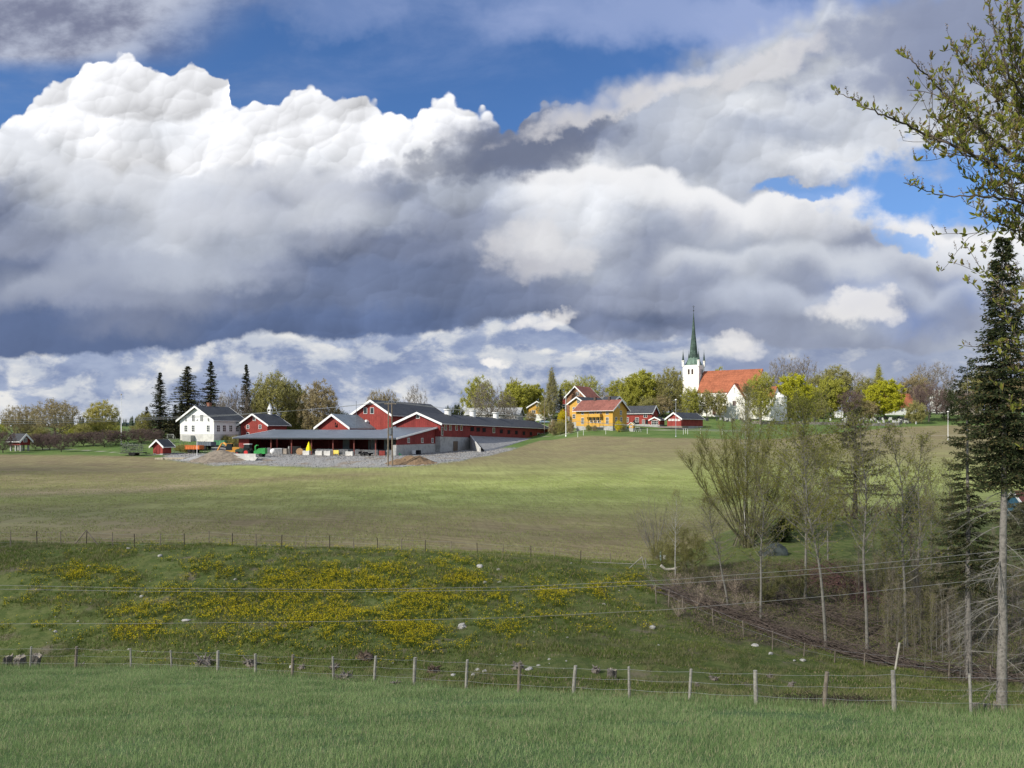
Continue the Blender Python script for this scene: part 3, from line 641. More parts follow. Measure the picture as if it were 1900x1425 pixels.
# gravel bank against the wing
def heap(name, label, cat, c0, rx, ry, h, mat, seed, rz=0, group=None, rough=.30):
    n = 30; g = np.linspace(-1.15, 1.15, n); Xg, Yg = np.meshgrid(g, g); rr = np.sqrt(Xg ** 2 + Yg ** 2)
    z = np.clip(1 - rr, -.2, 1); z = z * (1 + rough * 3 * fbm(Xg * 3 + seed, Yg * 3, 4)) + rough * fbm(Xg * 6 + seed, Yg * 6, 3)
    ca, sa = math.cos(rz), math.sin(rz); xw = c0[0] + Xg * rx * ca - Yg * ry * sa; yw = c0[1] + Xg * rx * sa + Yg * ry * ca
    zz = ground(xw, yw) + z * h - .05; zz = np.where(rr > 1.05, ground(xw, yw) - .4, zz)
    ii = np.arange(n * n).reshape(n, n); f = np.stack([ii[:-1, :-1], ii[:-1, 1:], ii[1:, 1:], ii[1:, :-1]], -1).reshape(-1, 4)
    m = MB(); m.add(np.stack([xw - c0[0], yw - c0[1], zz], -1).reshape(-1, 3), f, 0, False); o = m.build(name, mat, None, (c0[0], c0[1], 0))
    return tag(o, label, cat, group)
gravelm = M('grey_crushed_gravel', (.30, .30, .295), .95, .28, 2.5, .9, col2=(.17, .17, .165))
gravelb = M('brown_sandy_gravel', (.22, .185, .145), .95, .28, 2.0, .9, col2=(.20, .17, .13))
clay = M('brown_clay', (.20, .135, .08), .95, .35, 1.5, .9, col2=(.10, .07, .045))
m = MB(); n = 40; tt = np.linspace(0, 1, n); 
sd = (math.cos(H.phi + math.pi / 2), math.sin(H.phi + math.pi / 2)); nd = (math.cos(H.phi), math.sin(H.phi)); V_ = []
for i, t in enumerate(tt):
    for j, k in enumerate(np.linspace(0, 1, 8)):
        dist = (21.7 - 15.8 * k) * (1 - t) + 104 * t; off = .25 + k * (9.3 * (1 - t) + 1.5); x = H.B[0] + sd[0] * dist + nd[0] * off; y = H.B[1] + sd[1] * dist + nd[1] * off
        topz = -1.55 - 1.7 * t + .15; g0 = gz(x, y); zz = topz * (1 - k) + (g0 - .1) * k if k < 1 else g0 - .6
        V_.append((x, y, zz + .25 * float(fbm(x * .8, y * .8, 3)) * (k > 0)))
f = [(i * 8 + j, i * 8 + j + 1, (i + 1) * 8 + j + 1, (i + 1) * 8 + j) for i in range(n - 1) for j in range(7)]
m.add(V_, f); o = m.build('gravel_embankment', gravelm); o['kind'] = 'structure'; o['label'] = 'grey gravel embankment piled against the long barn'
# ---- open shed
phi = R(-19); A = PT(443, 0, 205); zb = -6.15
S = thing('open_cattle_shed', 'wide open fronted cattle shed with low grey metal roof', 'barn', (A[0], A[1], zb), phi)
Wd = hit(A, phi, 735); Bp = (A[0] + Wd * math.cos(phi), A[1] + Wd * math.sin(phi)); SLP = .118; EV = 4.35
plan = [(-.9, -1.2), (Wd + .7, -1.2), (Wd + .7, 26.2), (33.5, 26.2), (33.5, 17), (-.9, 17)]
m = MB(); m.prism(plan, 0, .22, 'z'); m.V[-1][:, 2] += EV + SLP * m.V[-1][:, 1]
for q in (m.V[0],): q[:, 2] += EV + SLP * q[:, 1]
m.build('roof', roofg, S)
m = MB(); m.box(Wd + .72, Wd + .85, -1.2, 26.2, 0, .42); m.box(-1.05, -.92, -1.2, 17, 0, .42)
for q in m.V: q[:, 2] += EV - .1 + SLP * q[:, 1]
m.build('bargeboard', white, S)
m = MB(); m.box(-.9, Wd + .7, -1.32, -1.21, EV - .25, EV + .1); m.build('gutter', M('dark_gutter', (.04, .045, .05), .5), S)
m = MB()   # right end wall: concrete below, boards above
m.prism([(0, 2.75), (26, 2.75), (26, EV + SLP * 26 - .01), (0, EV - .01)], Wd, Wd + .2, 'x'); m.build('board_wall', red2, S)
m = MB(); m.box(Wd - .05, Wd + .25, -.1, 26.1, -1, 2.745); m.box(Wd - .7, Wd + .28, -.45, -.105, -1, 2.74); m.build('concrete_wall', conc, S)
m = MB(); m.box(0, 3.2, 0, .2, -1, EV - .15); m.box(0, .2, .205, 16, -1, EV + .1); m.box(.5, Wd - .3, 16.2, 16.4, -1, EV + 1.7); m.build('back_wall', red2, S)
m = MB(); m.box(3.5, 18, 5, 5.3, -1, 1.6); m.box(20.2, 33, 6, 6.3, -1, 1.5); m.box(34, Wd - 1, 7, 7.25, -1, 1.3); m.box(15.6, 15.9, -.2, 5, -1, 2.2); m.build('low_concrete_wall', conc, S)
for px_ in (503, 541, 578, 618, 657, 697):
    x = hit(A, phi, px_); m = MB(); m.box(x - .14, x + .14, -.1, .18, -1, EV - .02); m.build('roof_post', M('red_brown_steel', (.17, .05, .04), .7), S); m = MB(); m.box(x - .06, x + .06, 8, 8.15, -1, EV + .8); m.build('roof_post', MATS['red_brown_steel'], S)
for px_, w_ in ((589, 2.2), (640, 2.6), (668, 1.6), (682, 2.0), (600, 1.0)):
    x = hit(A, phi, px_); m = MB(); m.box(x - w_ / 2, x + w_ / 2, 14, 14.2, 1.2, 4.6); m.build('inner_panel', [red, conc, concw][int(px_) % 3], S)
def swin(px_, py_):
    d = hit(Bp, phi + math.pi / 2, px_); zz = (HZ - py_) / F * (Bp[1] + d * math.cos(phi)) - zb; add_window(S, Wd + .21, d, zz - .5, 'R', 1.1, 1.1, 1, 0)
for p in (756.5, 782, 801): swin(p, 817.5)
m = MB(); m.box(Wd + .21, Wd + .35, 17, 19.4, 5.4, 7.0)
# yard items in front of the open shed: local frame along the shed front
def yard(px_, off=-3.0):
    t = hit((A[0] - math.sin(phi) * off, A[1] + math.cos(phi) * off), phi, px_)
    x = A[0] + math.cos(phi) * t - math.sin(phi) * off; y = A[1] + math.sin(phi) * t + math.cos(phi) * off
    return Vector((x, y, gz(x, y)))
def gate(px0, px1, label, off=-.8, n=5):
    a, b = yard(px0, off), yard(px1, off); L_ = (b - a).length; t = thing('cattle_gate', label, 'gate', a, phi, 'gates along the open shed')
    m = MB()
    for k in range(n): m.tube([(0, 0, .25 + k * .27), (L_, 0, .25 + k * .27)], .035, 5)
    m.build('rail', steel, t); m = MB()
    for x in (0, L_ / 2, L_): m.tube([(x, 0, 0), (x, 0, 1.45)], .045, 5)
    m.build('upright', steel, t)
gate(493, 502, 'short steel gate behind the green machine'); gate(580, 617, 'long steel gate behind the two middle concrete blocks'); gate(629, 645, 'steel gate beside the yellow sheet')
gate(659, 700, 'longest pale steel gate behind the dark trailer'); gate(717, 734, 'steel gate at the concrete corner of the shed')
def block(px_, w_, h_, label, off=-3.2):
    p = yard(px_, off); m = MB(); m.box(-w_ / 2, w_ / 2, -.4, .4, 0, h_); m.box(-w_ / 2 + .15, -w_ / 2 + .45, -.2, .2, h_ + .001, h_ + .08); m.box(w_ / 2 - .45, w_ / 2 - .15, -.2, .2, h_ + .001, h_ + .08)
    o = m.build('concrete_block', concw, None, p); o.rotation_euler = (0, 0, phi); tag(o, label, 'concrete block', 'concrete blocks lined up on the yard edge')
block(569, 1.9, 1.05, 'concrete block just right of the wooden cable drum'); block(592.5, 1.9, 1.1, 'pale concrete block in front of the long steel gate'); block(608, 1.8, 1.1, 'concrete block under the third shed post'); block(649, 2.0, 1.05, 'lone concrete block beside the fifth shed post')
p = yard(556, -3.4); t = thing('cable_drum', 'wooden cable drum standing on its rim in the yard', 'cable drum', p + Vector((0, 0, .85)), phi + .5)
for s_ in (-.45, .45): m = MB(); m.ycyl(s_ - .05, s_ + .05, 0, 0, .85, 20); m.build('flange', M('drum_wood', (.42, .27, .15), .9, .2, 5), t)
m = MB(); m.ycyl(-.4, .4, 0, 0, .4, 14); m.build('core', M('drum_wood', (.42, .27, .15)), t)
p = yard(563, -3.0); t = thing('cable_drum', 'smaller orange cable drum lying beside the large drum', 'cable drum', p + Vector((0, 0, .5)), phi - .6)
for s_ in (-.3, .3): m = MB(); m.ycyl(s_ - .04, s_ + .04, 0, 0, .5, 16); m.build('flange', M('orange_wood', (.45, .22, .1), .9), t)
m = MB(); m.ycyl(-.27, .27, 0, 0, .25, 10); m.build('core', M('orange_wood', (.45, .22, .1)), t)
p = yard(573, -2.0); t = thing('folded_parasol', 'bright yellow folded parasol standing upright in the yard', 'parasol', p, phi)
m = MB(); m.tube([(0, 0, 0), (0, 0, 3.3)], .04, 6); m.build('pole', steel, t); m = MB()
aa = np.arange(8) * math.pi / 4; zl = [.95, 1.0, 1.8, 2.8, 3.35]; rl = [.0, .62, .5, .22, .03]
V_ = [(r_ * math.cos(q) * (1 + .25 * (k % 2)), r_ * math.sin(q) * (1 + .25 * (k % 2)), z_) for z_, r_ in zip(zl, rl) for k, q in enumerate(aa)]
m.add(V_, [(i * 8 + j, i * 8 + (j + 1) % 8, (i + 1) * 8 + (j + 1) % 8, (i + 1) * 8 + j) for i in range(4) for j in range(8)]); m.build('canopy', M('yellow_cloth', (.75, .62, .01), .8, .1), t)
p = yard(512, -3.2); t = thing('feeder_cage', 'white wrapped bale in a grey slatted feeder', 'feeder', p, phi)
m = MB(); m.blob((-.9, 0, .7), (.75, .7, .75), 3, 10, .08); m.build('wrapped_bale', white, t)
m = MB(); m.box(-.1, 2.2, -.6, .6, 1.35, 1.5)
for k in range(7): m.box(-.05 + k * .35, .07 + k * .35, -.6, -.52, 0, 1.345); m.box(-.05 + k * .35, .07 + k * .35, .52, .6, 0, 1.345)
m.build('slatted_cage', steel, t)
p = yard(530, -3.0); m = MB(); m.box(-.6, .6, -.5, .5, .12, 1.45); m.box(-.6, .6, -.52, -.501, .3, .36); m.box(-.55, -.35, -.5, .5, 0, .118); m.box(.35, .55, -.5, .5, 0, .118)
o = m.build('brown_crate', M('grey_brown_crate', (.28, .24, .20), .9), None, p); o.rotation_euler = (0, 0, phi); tag(o, 'grey brown crate on runners right of the slatted feeder', 'crate')
p = yard(623.5, -1.6); m = MB(); m.box(-.75, .75, -.04, .04, .35, 1.3); m.box(-.7, -.6, .04, .3, 0, 1.2); m.box(.6, .7, .04, .3, 0, 1.2); o = m.build('yellow_board', M('yellow_board_paint', (.72, .58, .12), .7), None, p); o.rotation_euler = (0, 0, phi); tag(o, 'yellow board leaning at the long steel gate', 'board')
p = yard(679, -3.0); t = thing('flat_trailer', 'dark low farm trailer parked before the pale gates', 'trailer', p, phi)
m = MB(); m.box(-1.7, 1.6, -.7, .7, .55, .75); m.box(-1.7, -1.55, -.7, .7, .75, 1.15); m.box(-.6, .3, -.5, .4, .75, 1.0); m.tube([(1.6, 0, .6), (2.4, 0, .45)], .06, 6); m.build('deck', dark, t)
for x in (-.8, .6):
    for y in (-.8, .8): m = MB(); m.ycyl(y - .1, y + .1, x, .35, .35, 12); m.build('wheel', black, t)
p = yard(709, -1.3); m = MB()
for k in range(6): m.box(-.8 + k * .28, -.62 + k * .28, -.08, .0, 0, 1.25)
m.box(-.8, .85, .001, .08, .2, .35); m.box(-.8, .85, .001, .08, .9, 1.05); o = m.build('red_hurdle', red, None, p); o.rotation_euler = (0, 0, phi); tag(o, 'red wooden hurdle between two steel gates', 'hurdle')
q = PT(773, 845.5, 196); t = thing('liquid_tank', 'white plastic tank in a cage on the yard', 'tank', (q[0], q[1], gz(q[0], q[1])), phi)
m = MB(); m.box(-1.0, 0, -.5, .5, .15, 1.1); m.build('tank', white, t); m = MB(); m.box(.05, 1.0, -.5, .5, .1, 1.15); m.build('dark_crate', dark, t)
q = PT(741, 845.5, 191); m = MB(); m.prism([(-.5, 0), (.6, 0), (.55, .15), (-.4, 1.0), (-.55, .9)], -.4, .4, 'y'); tag(m.build('green_ramp', M('pale_green_plastic', (.12, .45, .2), .6), None, (q[0], q[1], gz(q[0], q[1]))), 'small pale green ramp at the concrete corner', 'ramp')
# heaps, slabs
heap('gravel_mound', 'large brown gravel mound below the excavator', 'mound', (PT(410, 0, 178)[0], 178), 7.5, 5.5, 2.3, gravelb, 3)
heap('gravel_mound', 'low grey gravel mound beside the lamp post', 'mound', (PT(372, 0, 181)[0], 181), 4.6, 3.2, 1.0, gravelm, 8)
heap('clay_heap', 'brown clay heap beside the twin utility pole', 'mound', (PT(768, 0, 171)[0], 171), 5.2, 3.4, 1.9, clay, 15)
heap('clay_heap', 'lower dark clay heap right behind the twin utility pole', 'mound', (PT(742, 0, 170)[0], 170), 3.4, 2.6, 1.2, clay, 29)
q = PT(455, 0, 176); t = thing('concrete_steps', 'two long pale concrete slabs stepping down the gravel bank', 'slab', (q[0], q[1], gz(q[0], q[1])), R(-6))
m = MB(); m.box(-3.3, 2.2, .6, 1.5, -.5, 1.45); m.build('upper_slab', concw, t); m = MB(); m.prism([(-2.9, .7), (3.1, .7), (2.2, -.35), (-1.8, -.35)], -.3, .59, 'y'); m.build('lower_slab', concw, t)
q = PT(322, 0, 184); m = MB(); m.box(-3.6, 3.6, -1.6, 1.6, -.9, .12); m.box(-3.6, -1.5, -1.9, -1.61, -1.2, .1); o = m.build('loading_slab', M('sandy_concrete', (.40, .35, .27), .9), None, (q[0], q[1], gz(q[0], q[1]) + .1)); o.rotation_euler = (0, 0, R(-6)); tag(o, 'flat sandy concrete slab in front of the tiny red shed', 'slab')
# ---- tractor with mower/spreader
q = PT(459, 0, 184.5); T = thing('tractor', 'dark green tractor with red wheel rims in front of the shed', 'tractor', (q[0], q[1], gz(q[0], q[1]) + .05), R(172))
def wheel(t, x, y, r, w, rim=redrim):
    m = MB(); m.ycyl(y - w / 2, y + w / 2, x, r, r, 18); k = m.build('wheel', black, t); m = MB(); m.ycyl(y - w / 2 - .02, y + w / 2 + .02, x, r, r * .55, 14); m.build('rim', rim, k)
for y in (-.9, .9): wheel(T, -.2, y, .92, .55); wheel(T, 2.15, y * .95, .6, .42)
gd = M('dark_green_bonnet', (.02, .05, .03), .4, spec=.5)
m = MB(); m.prism([(.6, .8), (2.9, .8), (2.95, 1.5), (2.5, 1.75), (.6, 1.95)], -.4, .4, 'y'); m.build('bonnet', gd, T)
m = MB(); m.box(-.9, .59, -.35, .35, .7, 1.3); m.box(-.9, .4, -1.1, -.66, 1.85, 1.95); m.box(-.9, .4, .66, 1.1, 1.85, 1.95); m.build('chassis', dark, T)
m = MB(); m.prism([(-.8, 1.31), (.59, 1.31), (.7, 2.0), (.45, 2.85), (-.75, 2.85), (-.85, 2.0)], -.65, .65, 'y'); m.build('cab', glass, T)
m = MB(); m.box(-.9, .6, -.75, .75, 2.853, 3.0); m.build('cab_roof', white, T)
m = MB(); m.tube([(.75, -.45, 1.5), (.75, -.45, 2.9)], .06, 6); m.build('exhaust', dark, T)
q = PT(484, 0, 183.5); T = thing('forage_machine', 'bright green forage machine hitched behind the tractor', 'machine', (q[0], q[1], gz(q[0], q[1]) + .05), R(-4))
m = MB(); m.prism([(-.9, .7), (1.3, .7), (1.3, 2.05), (-.2, 2.0), (-.9, 1.5)], -.8, .8, 'y'); m.build('hopper', greenp, T)
m = MB(); m.box(-1.6, -.92, -.35, .35, .6, 1.35); m.tube([(-1.3, 0, 1.3), (-1.35, 0, 2.4), (-1.0, 0, 2.75), (-.6, 0, 2.7)], [.2, .17, .16, .15], 8); m.build('spout', greenp, T)
for y in (-.9, .9): m = MB(); m.ycyl(y - .12, y + .12, .3, .42, .42, 14); m.build('wheel', black, T)
m = MB(); m.box(-2.6, 1.2, -.1, .1, .5, .62); m.build('drawbar', dark, T)
# ---- excavator
q = PT(431, 0, 187); T = thing('excavator', 'orange yellow excavator reaching over the gravel mound', 'excavator', (q[0], q[1], gz(q[0], q[1]) + .1), R(4))
for y in (-.95, .95):
    m = MB(); m.prism([(-1.6, .1), (-1.3, 0), (1.3, 0), (1.6, .1), (1.75, .45), (1.5, .75), (-1.5, .75), (-1.75, .45)], y - .25, y + .25, 'y'); m.build('track', black, T)
m = MB(); m.box(-1.3, 1.9, -1.15, 1.15, .8, 1.35); m.prism([(.3, 1.352), (1.9, 1.352), (1.95, 1.9), (1.6, 2.1), (.3, 2.1)], -1.1, 1.1, 'y'); m.build('body', machy, T)
m = MB(); m.prism([(-1.2, 1.36), (.25, 1.36), (.25, 2.9), (-.9, 2.9), (-1.25, 2.1)], -1.1, -.1, 'y'); m.build('cab', glass, T)
m = MB(); m.box(-1.0, .3, -1.15, -.05, 2.91, 3.0); m.build('cab_roof', machy, T)
m = MB(); m.tube([(-1.0, .35, 1.3), (-1.4, .35, 2.6), (-2.1, .35, 3.1), (-2.7, .35, 2.9)], [.28, .3, .26, .2], 6); m.build('boom', machy, T)
m = MB(); m.tube([(-2.55, .35, 3.05), (-3.4, .35, 1.6), (-4.3, .35, .15)], [.2, .19, .14], 6); m.build('stick', machy, T)
m = MB(); m.prism([(-4.4, .2), (-3.9, .05), (-3.75, -.5), (-4.2, -.75), (-4.7, -.5), (-4.75, -.1)], -.15, .85, 'y'); m.build('bucket', M('rusty_bucket', (.12, .085, .06), .8), T)
m = MB(); m.tube([(-1.0, .35, 1.9), (-1.9, .35, 2.75)], .07, 5); m.tube([(-1.9, .35, 3.2), (-3.0, .35, 2.5)], .07, 5); m.build('ram', steel, T)
def tipper(label, px_, Y_, Ln, mat, name, rz, dz=0):
    q = PT(px_, 0, Y_); T = thing(name, label, 'trailer', (q[0], q[1], gz(q[0], q[1]) + dz), R(rz))
    m = MB(); m.box(-Ln / 2, Ln / 2, -1.1, 1.1, .95, 1.05); m.box(-Ln / 2, Ln / 2, -1.15, -1.08, 1.06, 2.0); m.box(-Ln / 2, Ln / 2, 1.08, 1.15, 1.06, 2.0); m.box(-Ln / 2, -Ln / 2 + .08, -1.07, 1.07, 1.06, 2.0); m.box(Ln / 2 - .08, Ln / 2, -1.07, 1.07, 1.06, 2.0)
    for k in range(7): x = -Ln / 2 + .05 + k * (Ln - .15) / 6; m.box(x, x + .07, -1.2, -1.152, 1.0, 2.0)
    m.box(-Ln / 2, Ln / 2, -1.19, -1.152, 1.95, 2.05); m.build('tipper_body', mat, T)
    m = MB(); m.box(-Ln / 2 + .2, Ln / 2 + 1.2, -.3, .3, .6, .94); m.build('chassis', dark, T)
    for x in (-Ln * .22, Ln * .06):
        for y in (-.95, .95): m = MB(); m.ycyl(y - .16, y + .16, x, .48, .48, 14); m.build('wheel', black, T)
tipper('orange tipping trailer parked beside the hedge', 361, 199, 4.0, orange, 'orange_trailer', -8, -.0); tipper('grey tipping trailer behind the orange trailer', 383, 206, 4.4, steeld, 'grey_trailer', -14, .25)
q = PT(409, 0, 212); m = MB(); m.box(-1.5, 1.5, -1, 1, .1, 1.4)
for k in range(8): m.box(-1.45 + k * .4, -1.35 + k * .4, -1.06, -1.001, .1, 1.4)
tag(m.build('green_container', M('faded_green_paint', (.10, .28, .14), .7), None, (q[0], q[1], gz(q[0], q[1]) + .3)), 'faded green container behind the excavator boom', 'container')
# loading wagon
q = PT(248, 0, 190.5); T = thing('cage_wagon', 'old green grey cage wagon full of rails on the field edge', 'wagon', (q[0], q[1], gz(q[0], q[1])), R(-4))
gw = M('grey_green_steel', (.15, .18, .13), .7, .4, 5, col2=(.07, .07, .055)); rg = random.Random(4); m = MB()
for k in range(13): x = -2.9 + k * .48; m.tube([(x, -1, .8), (x, -1, 2.9 + rg.uniform(-.25, .35))], .035, 4); m.tube([(x, 1, .8), (x, 1, 2.9 + rg.uniform(-.25, .35))], .035, 4)
for z in (.8, 1.3, 1.8, 2.3, 2.8): m.tube([(-2.9, -1, z), (2.9, -1, z)], .035, 4); m.tube([(-2.9, 1, z), (2.9, 1, z)], .035, 4)
m.build('cage', gw, T); m = MB()
for k in range(46): a = (rg.uniform(-2.4, 2.4), rg.uniform(-.9, .9), rg.uniform(.9, 2.5)); m.tube([a, (a[0] + rg.uniform(-1.1, 1.1), a[1], a[2] + rg.uniform(-.6, .9))], rg.uniform(.05, .14), 5)
for k in range(6): m.blob((rg.uniform(-1.4, 1), 0, 2.6), (.4, .5, .25), k, 6, .3)
m.build('load', gw, T); m = MB(); m.box(-3, 3, -.8, .8, .6, .78); m.box(3, 4.2, -.08, .08, .5, .65); m.build('deck', dark, T)
for x in (-.3, .5):
    for y in (-.95, .95): m = MB(); m.ycyl(y - .14, y + .14, x, .42, .42, 14); m.build('wheel', black, T)
# goal
q = PT(316, 0, 226); T = thing('football_goal', 'small white football goal on the lawn behind the tiny shed', 'goal', (q[0], q[1], gz(q[0], q[1]) + .2), R(-10))
m = MB(); m.tube([(-1, 0, 0), (-1, 0, 1.2), (1, 0, 1.2), (1, 0, 0)], .07, 6, smooth=False); m.tube([(-1, 0, 1.2), (-1.2, 1, 0)], .035, 4); m.tube([(1, 0, 1.2), (1.2, 1, 0)], .035, 4); m.build('goal_frame', white, T)
m = MB()
for k in range(9): m.tube([(-1 + k * .25, 0, 1.2), (-1 + k * .25, 1, 0)], .008, 3)
for k in range(6): m.tube([(-1, k * .18, 1.2 - k * .22), (1, k * .18, 1.2 - k * .22)], .008, 3)
m.build('net', white, T)
# poles
def pole(px_, pbase, ptop, Y_, name, label, cat, r=.09, mat=white, globe=True, yoff=0):
    q = PT(px_, pbase, Y_); h = (pbase - ptop) / F * Y_; g0 = gz(q[0], q[1]); T = thing(name, label, cat, (q[0], q[1], g0)); h = q[2] + h - g0
    m = MB(); m.tube([(0, 0, -.3), (0, 0, .35), (0, 0, .36), (0, 0, h)], [r * 2.2, r * 2.2, r, r * .6], 8); m.build('pole', mat, T)
    m = MB()
    if globe == 'lamp': m.tube([(0, 0, h), (0, 0, h + .1), (0, 0, h + .35), (0, 0, h + .42)], [.12, .30, .30, .08], 10); m.build('lamp_head', white, T)
    elif globe == 'flag': m.blob((0, 0, h + .12), .16, 1, 7, 0); m.build('knob', M('gilt_knob', (.5, .35, .1), .4), T)
    return T
pole(225, 818, 733, 215, 'flagpole', 'tall white flagpole standing between the apple trees', 'flagpole', .11, white, 'flag')
pole(365.5, 842, 781, 186, 'lamp_post', 'thin white lamp post before the white farmhouse', 'lamp post', .06, white, 'lamp')
pole(1050, 797, 727, 270, 'flagpole', 'white flagpole beside the ochre yellow house', 'flagpole', .11, white, 'flag')
pole(1254, 806, 743, 246, 'lamp_post', 'grey lamp post in front of the small red barn', 'lamp post', .08, steel, 'lamp')
pole(1759, 814, 765, 252, 'lamp_post', 'white lamp post standing at the edge of the brown field', 'lamp post', .08, white, 'lamp')
pole(1010, 783, 722, 300, 'wooden_pole', 'slim wooden pole below the little ochre cottage', 'pole', .13, wood, None)
pole(661, 778, 744, 222, 'chimney_pipe', 'thin dark pipe rising before the tall red barn gable', 'pipe', .10, steeld, None)
# twin utility pole
q = PT(724, 0, 166); zg = gz(q[0], q[1]); T = thing('twin_utility_pole', 'weathered twin wooden utility pole at the edge of the yard', 'utility pole', (q[0], q[1], zg)); hp = (869 - 751) / F * 166
for x in (-.42, .42): m = MB(); m.tube([(x * 1.15, 0, -.5), (x * .85, 0, hp)], [.17, .12], 8); m.build('pole', M('pole_wood', (.21, .17, .13), .9, .3, 4, .5, col2=(.13, .105, .085)), T)
m = MB(); m.box(-1.3, 1.3, -.1, .1, hp - .35, hp - .15); m.box(-.5, .5, -.06, .06, hp * .48, hp * .48 + .25); m.box(-.45, .45, -.05, .05, hp * .75, hp * .75 + .12); m.build('crossarm', wood, T)
for x in (-1.1, 0, 1.1): m = MB(); m.tube([(x, 0, hp - .15), (x, 0, hp + .0), (x, 0, hp + .02), (x, 0, hp + .25)], [.04, .04, .1, .07], 8); m.build('insulator', dark, T)
m = MB(); m.box(-.25, .25, -.35, -.18, hp * .50, hp * .50 + 1.5); m.build('switch_box', steeld, T)
PTOP = Vector((q[0], q[1], zg + hp + .2))
def cable(label, pts, r=.02, group=None, mat=None):
    m = MB(); P_ = [Vector(p) for p in pts]; out = []
    for a, b in zip(P_[:-1], P_[1:]):
        for t in np.linspace(0, 1, 9)[:-1]: out.append(a.lerp(b, t))
    out.append(P_[-1]); m.tube(out, r, 4); return tag(m.build('power_cable', mat or steel), label, 'cable', group)
def sagline(a, b, sag, n=9):
    return [a.lerp(b, t) - Vector((0, 0, 4 * sag * t * (1 - t))) for t in np.linspace(0, 1, n)]
Lf = PT(-260, 786, 120)
for k, x in enumerate((-1.1, 0, 1.1)):
    cable('overhead cable running from the twin utility pole past the white farmhouse' if k else 'lowest overhead cable running from the twin pole past the white farmhouse', sagline(PTOP + Vector((x, 0, 0)), Lf + Vector((x * 2, 0, k * .5)), 1.6), .022, 'overhead cables to the twin pole')
    cable('overhead cable from the twin pole across the long barn roof to the village', sagline(PTOP + Vector((x, 0, 0)), PT(1420, 800 + k, 190), 1.1), .02, 'overhead cables to the village')
tn = M('bare_cable', (.27, .27, .255), .6, .1)
def nearwire(label, pts, Ys):
    cable(label, [PT(p, q_, Y_) for (p, q_), Y_ in zip(pts, Ys)], .0065, 'cables crossing the valley', tn)
YW = [30, 30, 30, 29, 28, 27, 26]
nearwire('topmost thin cable crossing above the flowered bank', [(-150, 1083), (250, 1091), (640, 1094), (950, 1089), (1240, 1076), (1560, 1052), (2000, 1008)], YW)
nearwire('middle thin cable crossing above the flowered bank', [(-150, 1091), (250, 1097), (640, 1098), (950, 1095), (1240, 1084), (1560, 1062), (2000, 1022)], YW)
nearwire('lowest thin cable crossing above the flowered bank', [(-150, 1158), (250, 1157), (640, 1153), (950, 1146), (1240, 1131), (1560, 1104), (2000, 1056)], YW)
# ------------------------------------------------------------------ village
H = house('ochre_villa', 'ochre yellow two storey house with brown red tiled roof and balcony', 'house', 1069, 282, -40, 1137, 1163, base=793, eave=760, apex=744.5, gable='S', wall=yellow, roof=roofb, trim=white, oh=1.1, ohg=.9, fh=.5, bargew=.25,
  wins=[('F', 1081, 765, 1.0, 1.5), ('F', 1127, 765, 1.0, 1.5), ('F', 1096, 764.5, 1.0, 1.4), ('F', 1101, 764.5, .9, 1.4), ('F', 1109, 764.5, .9, 1.4), ('F', 1114.5, 764.5, .9, 1.4), ('F', 1081, 781, 1.0, 2.2, dict(name='door')), ('F', 1127, 780.5, 1.0, 2.3, dict(name='door')),
        ('F', 1098, 780, 1.2, 1.6), ('F', 1105, 780, 1.2, 1.6), ('F', 1112, 780, 1.2, 1.6), ('R', 1152, 766, 1.1, 1.5), ('R', 1148.5, 754.5, .8, .9), ('R', 1143, 778.5, 1.2, 1.6), ('R', 1152.5, 778.5, 1.2, 1.6)])
x0, _, z0 = H.place('F', 1089, 773.5); x1, _, z1 = H.place('F', 1118, 768)
m = MB(); m.box(x0, x1, -1.7, -.02, z0 - .15, z0); m.box(x0, x1, -1.7, -1.6, z0 + .001, z0 + 1.0); m.box(x0, x0 + .1, -1.595, -.02, z0 + .001, z0 + 1.0); m.box(x1 - .1, x1, -1.595, -.02, z0 + .001, z0 + 1.0); m.build('balcony', yellow, H.root)
m = MB()
for k in range(5): xx = x0 + .1 + k * (x1 - x0 - .3) / 4; m.box(xx, xx + .12, -1.65, -1.5, .2, z0 - .151)
m.box(x0, x1, -1.65, -1.55, .2, 1.1); m.build('porch', yellow, H.root)
for fx_ in (.33, .72): m = MB(); xx = H.W * fx_; m.box(xx - .4, xx + .4, H.L / 2 - .4, H.L / 2 + .4, H.ze + H.rise - .6, H.ze + H.rise + 1.2); m.box(xx - .48, xx + .48, H.L / 2 - .48, H.L / 2 + .48, H.ze + H.rise + 1.201, H.ze + H.rise + 1.35); m.build('chimney', M('chimney_dark', (.10, .07, .06), .9), H.root)
H = house('ochre_gabled_house', 'ochre yellow house with dark roof standing behind the balcony villa', 'house', 1057, 302, -38, 1086, None, L=17, base=785, eave=748, apex=737, wall=yellow, roof=roofd, oh=.9, ohg=.8, fh=.4, bargew=.3,
  wins=[('F', 1074, 744.5, 1.5, 1.3), ('F', 1065, 772.5, 1.2, 1.5), ('F', 1065, 759, 1.1, 1.4), ('F', 1078, 759, 1.1, 1.4)])
house('dark_roofed_house', 'brown house with dark roof showing over the brown red ridge', 'house', 1112, 312, -40, 1136, None, L=9, base=782, eave=747, apex=737, gable='S', wall=M('brown_boards', (.16, .10, .07), .85, .2, 4), roof=roofd, oh=.6, ohg=.6, bargew=.3)
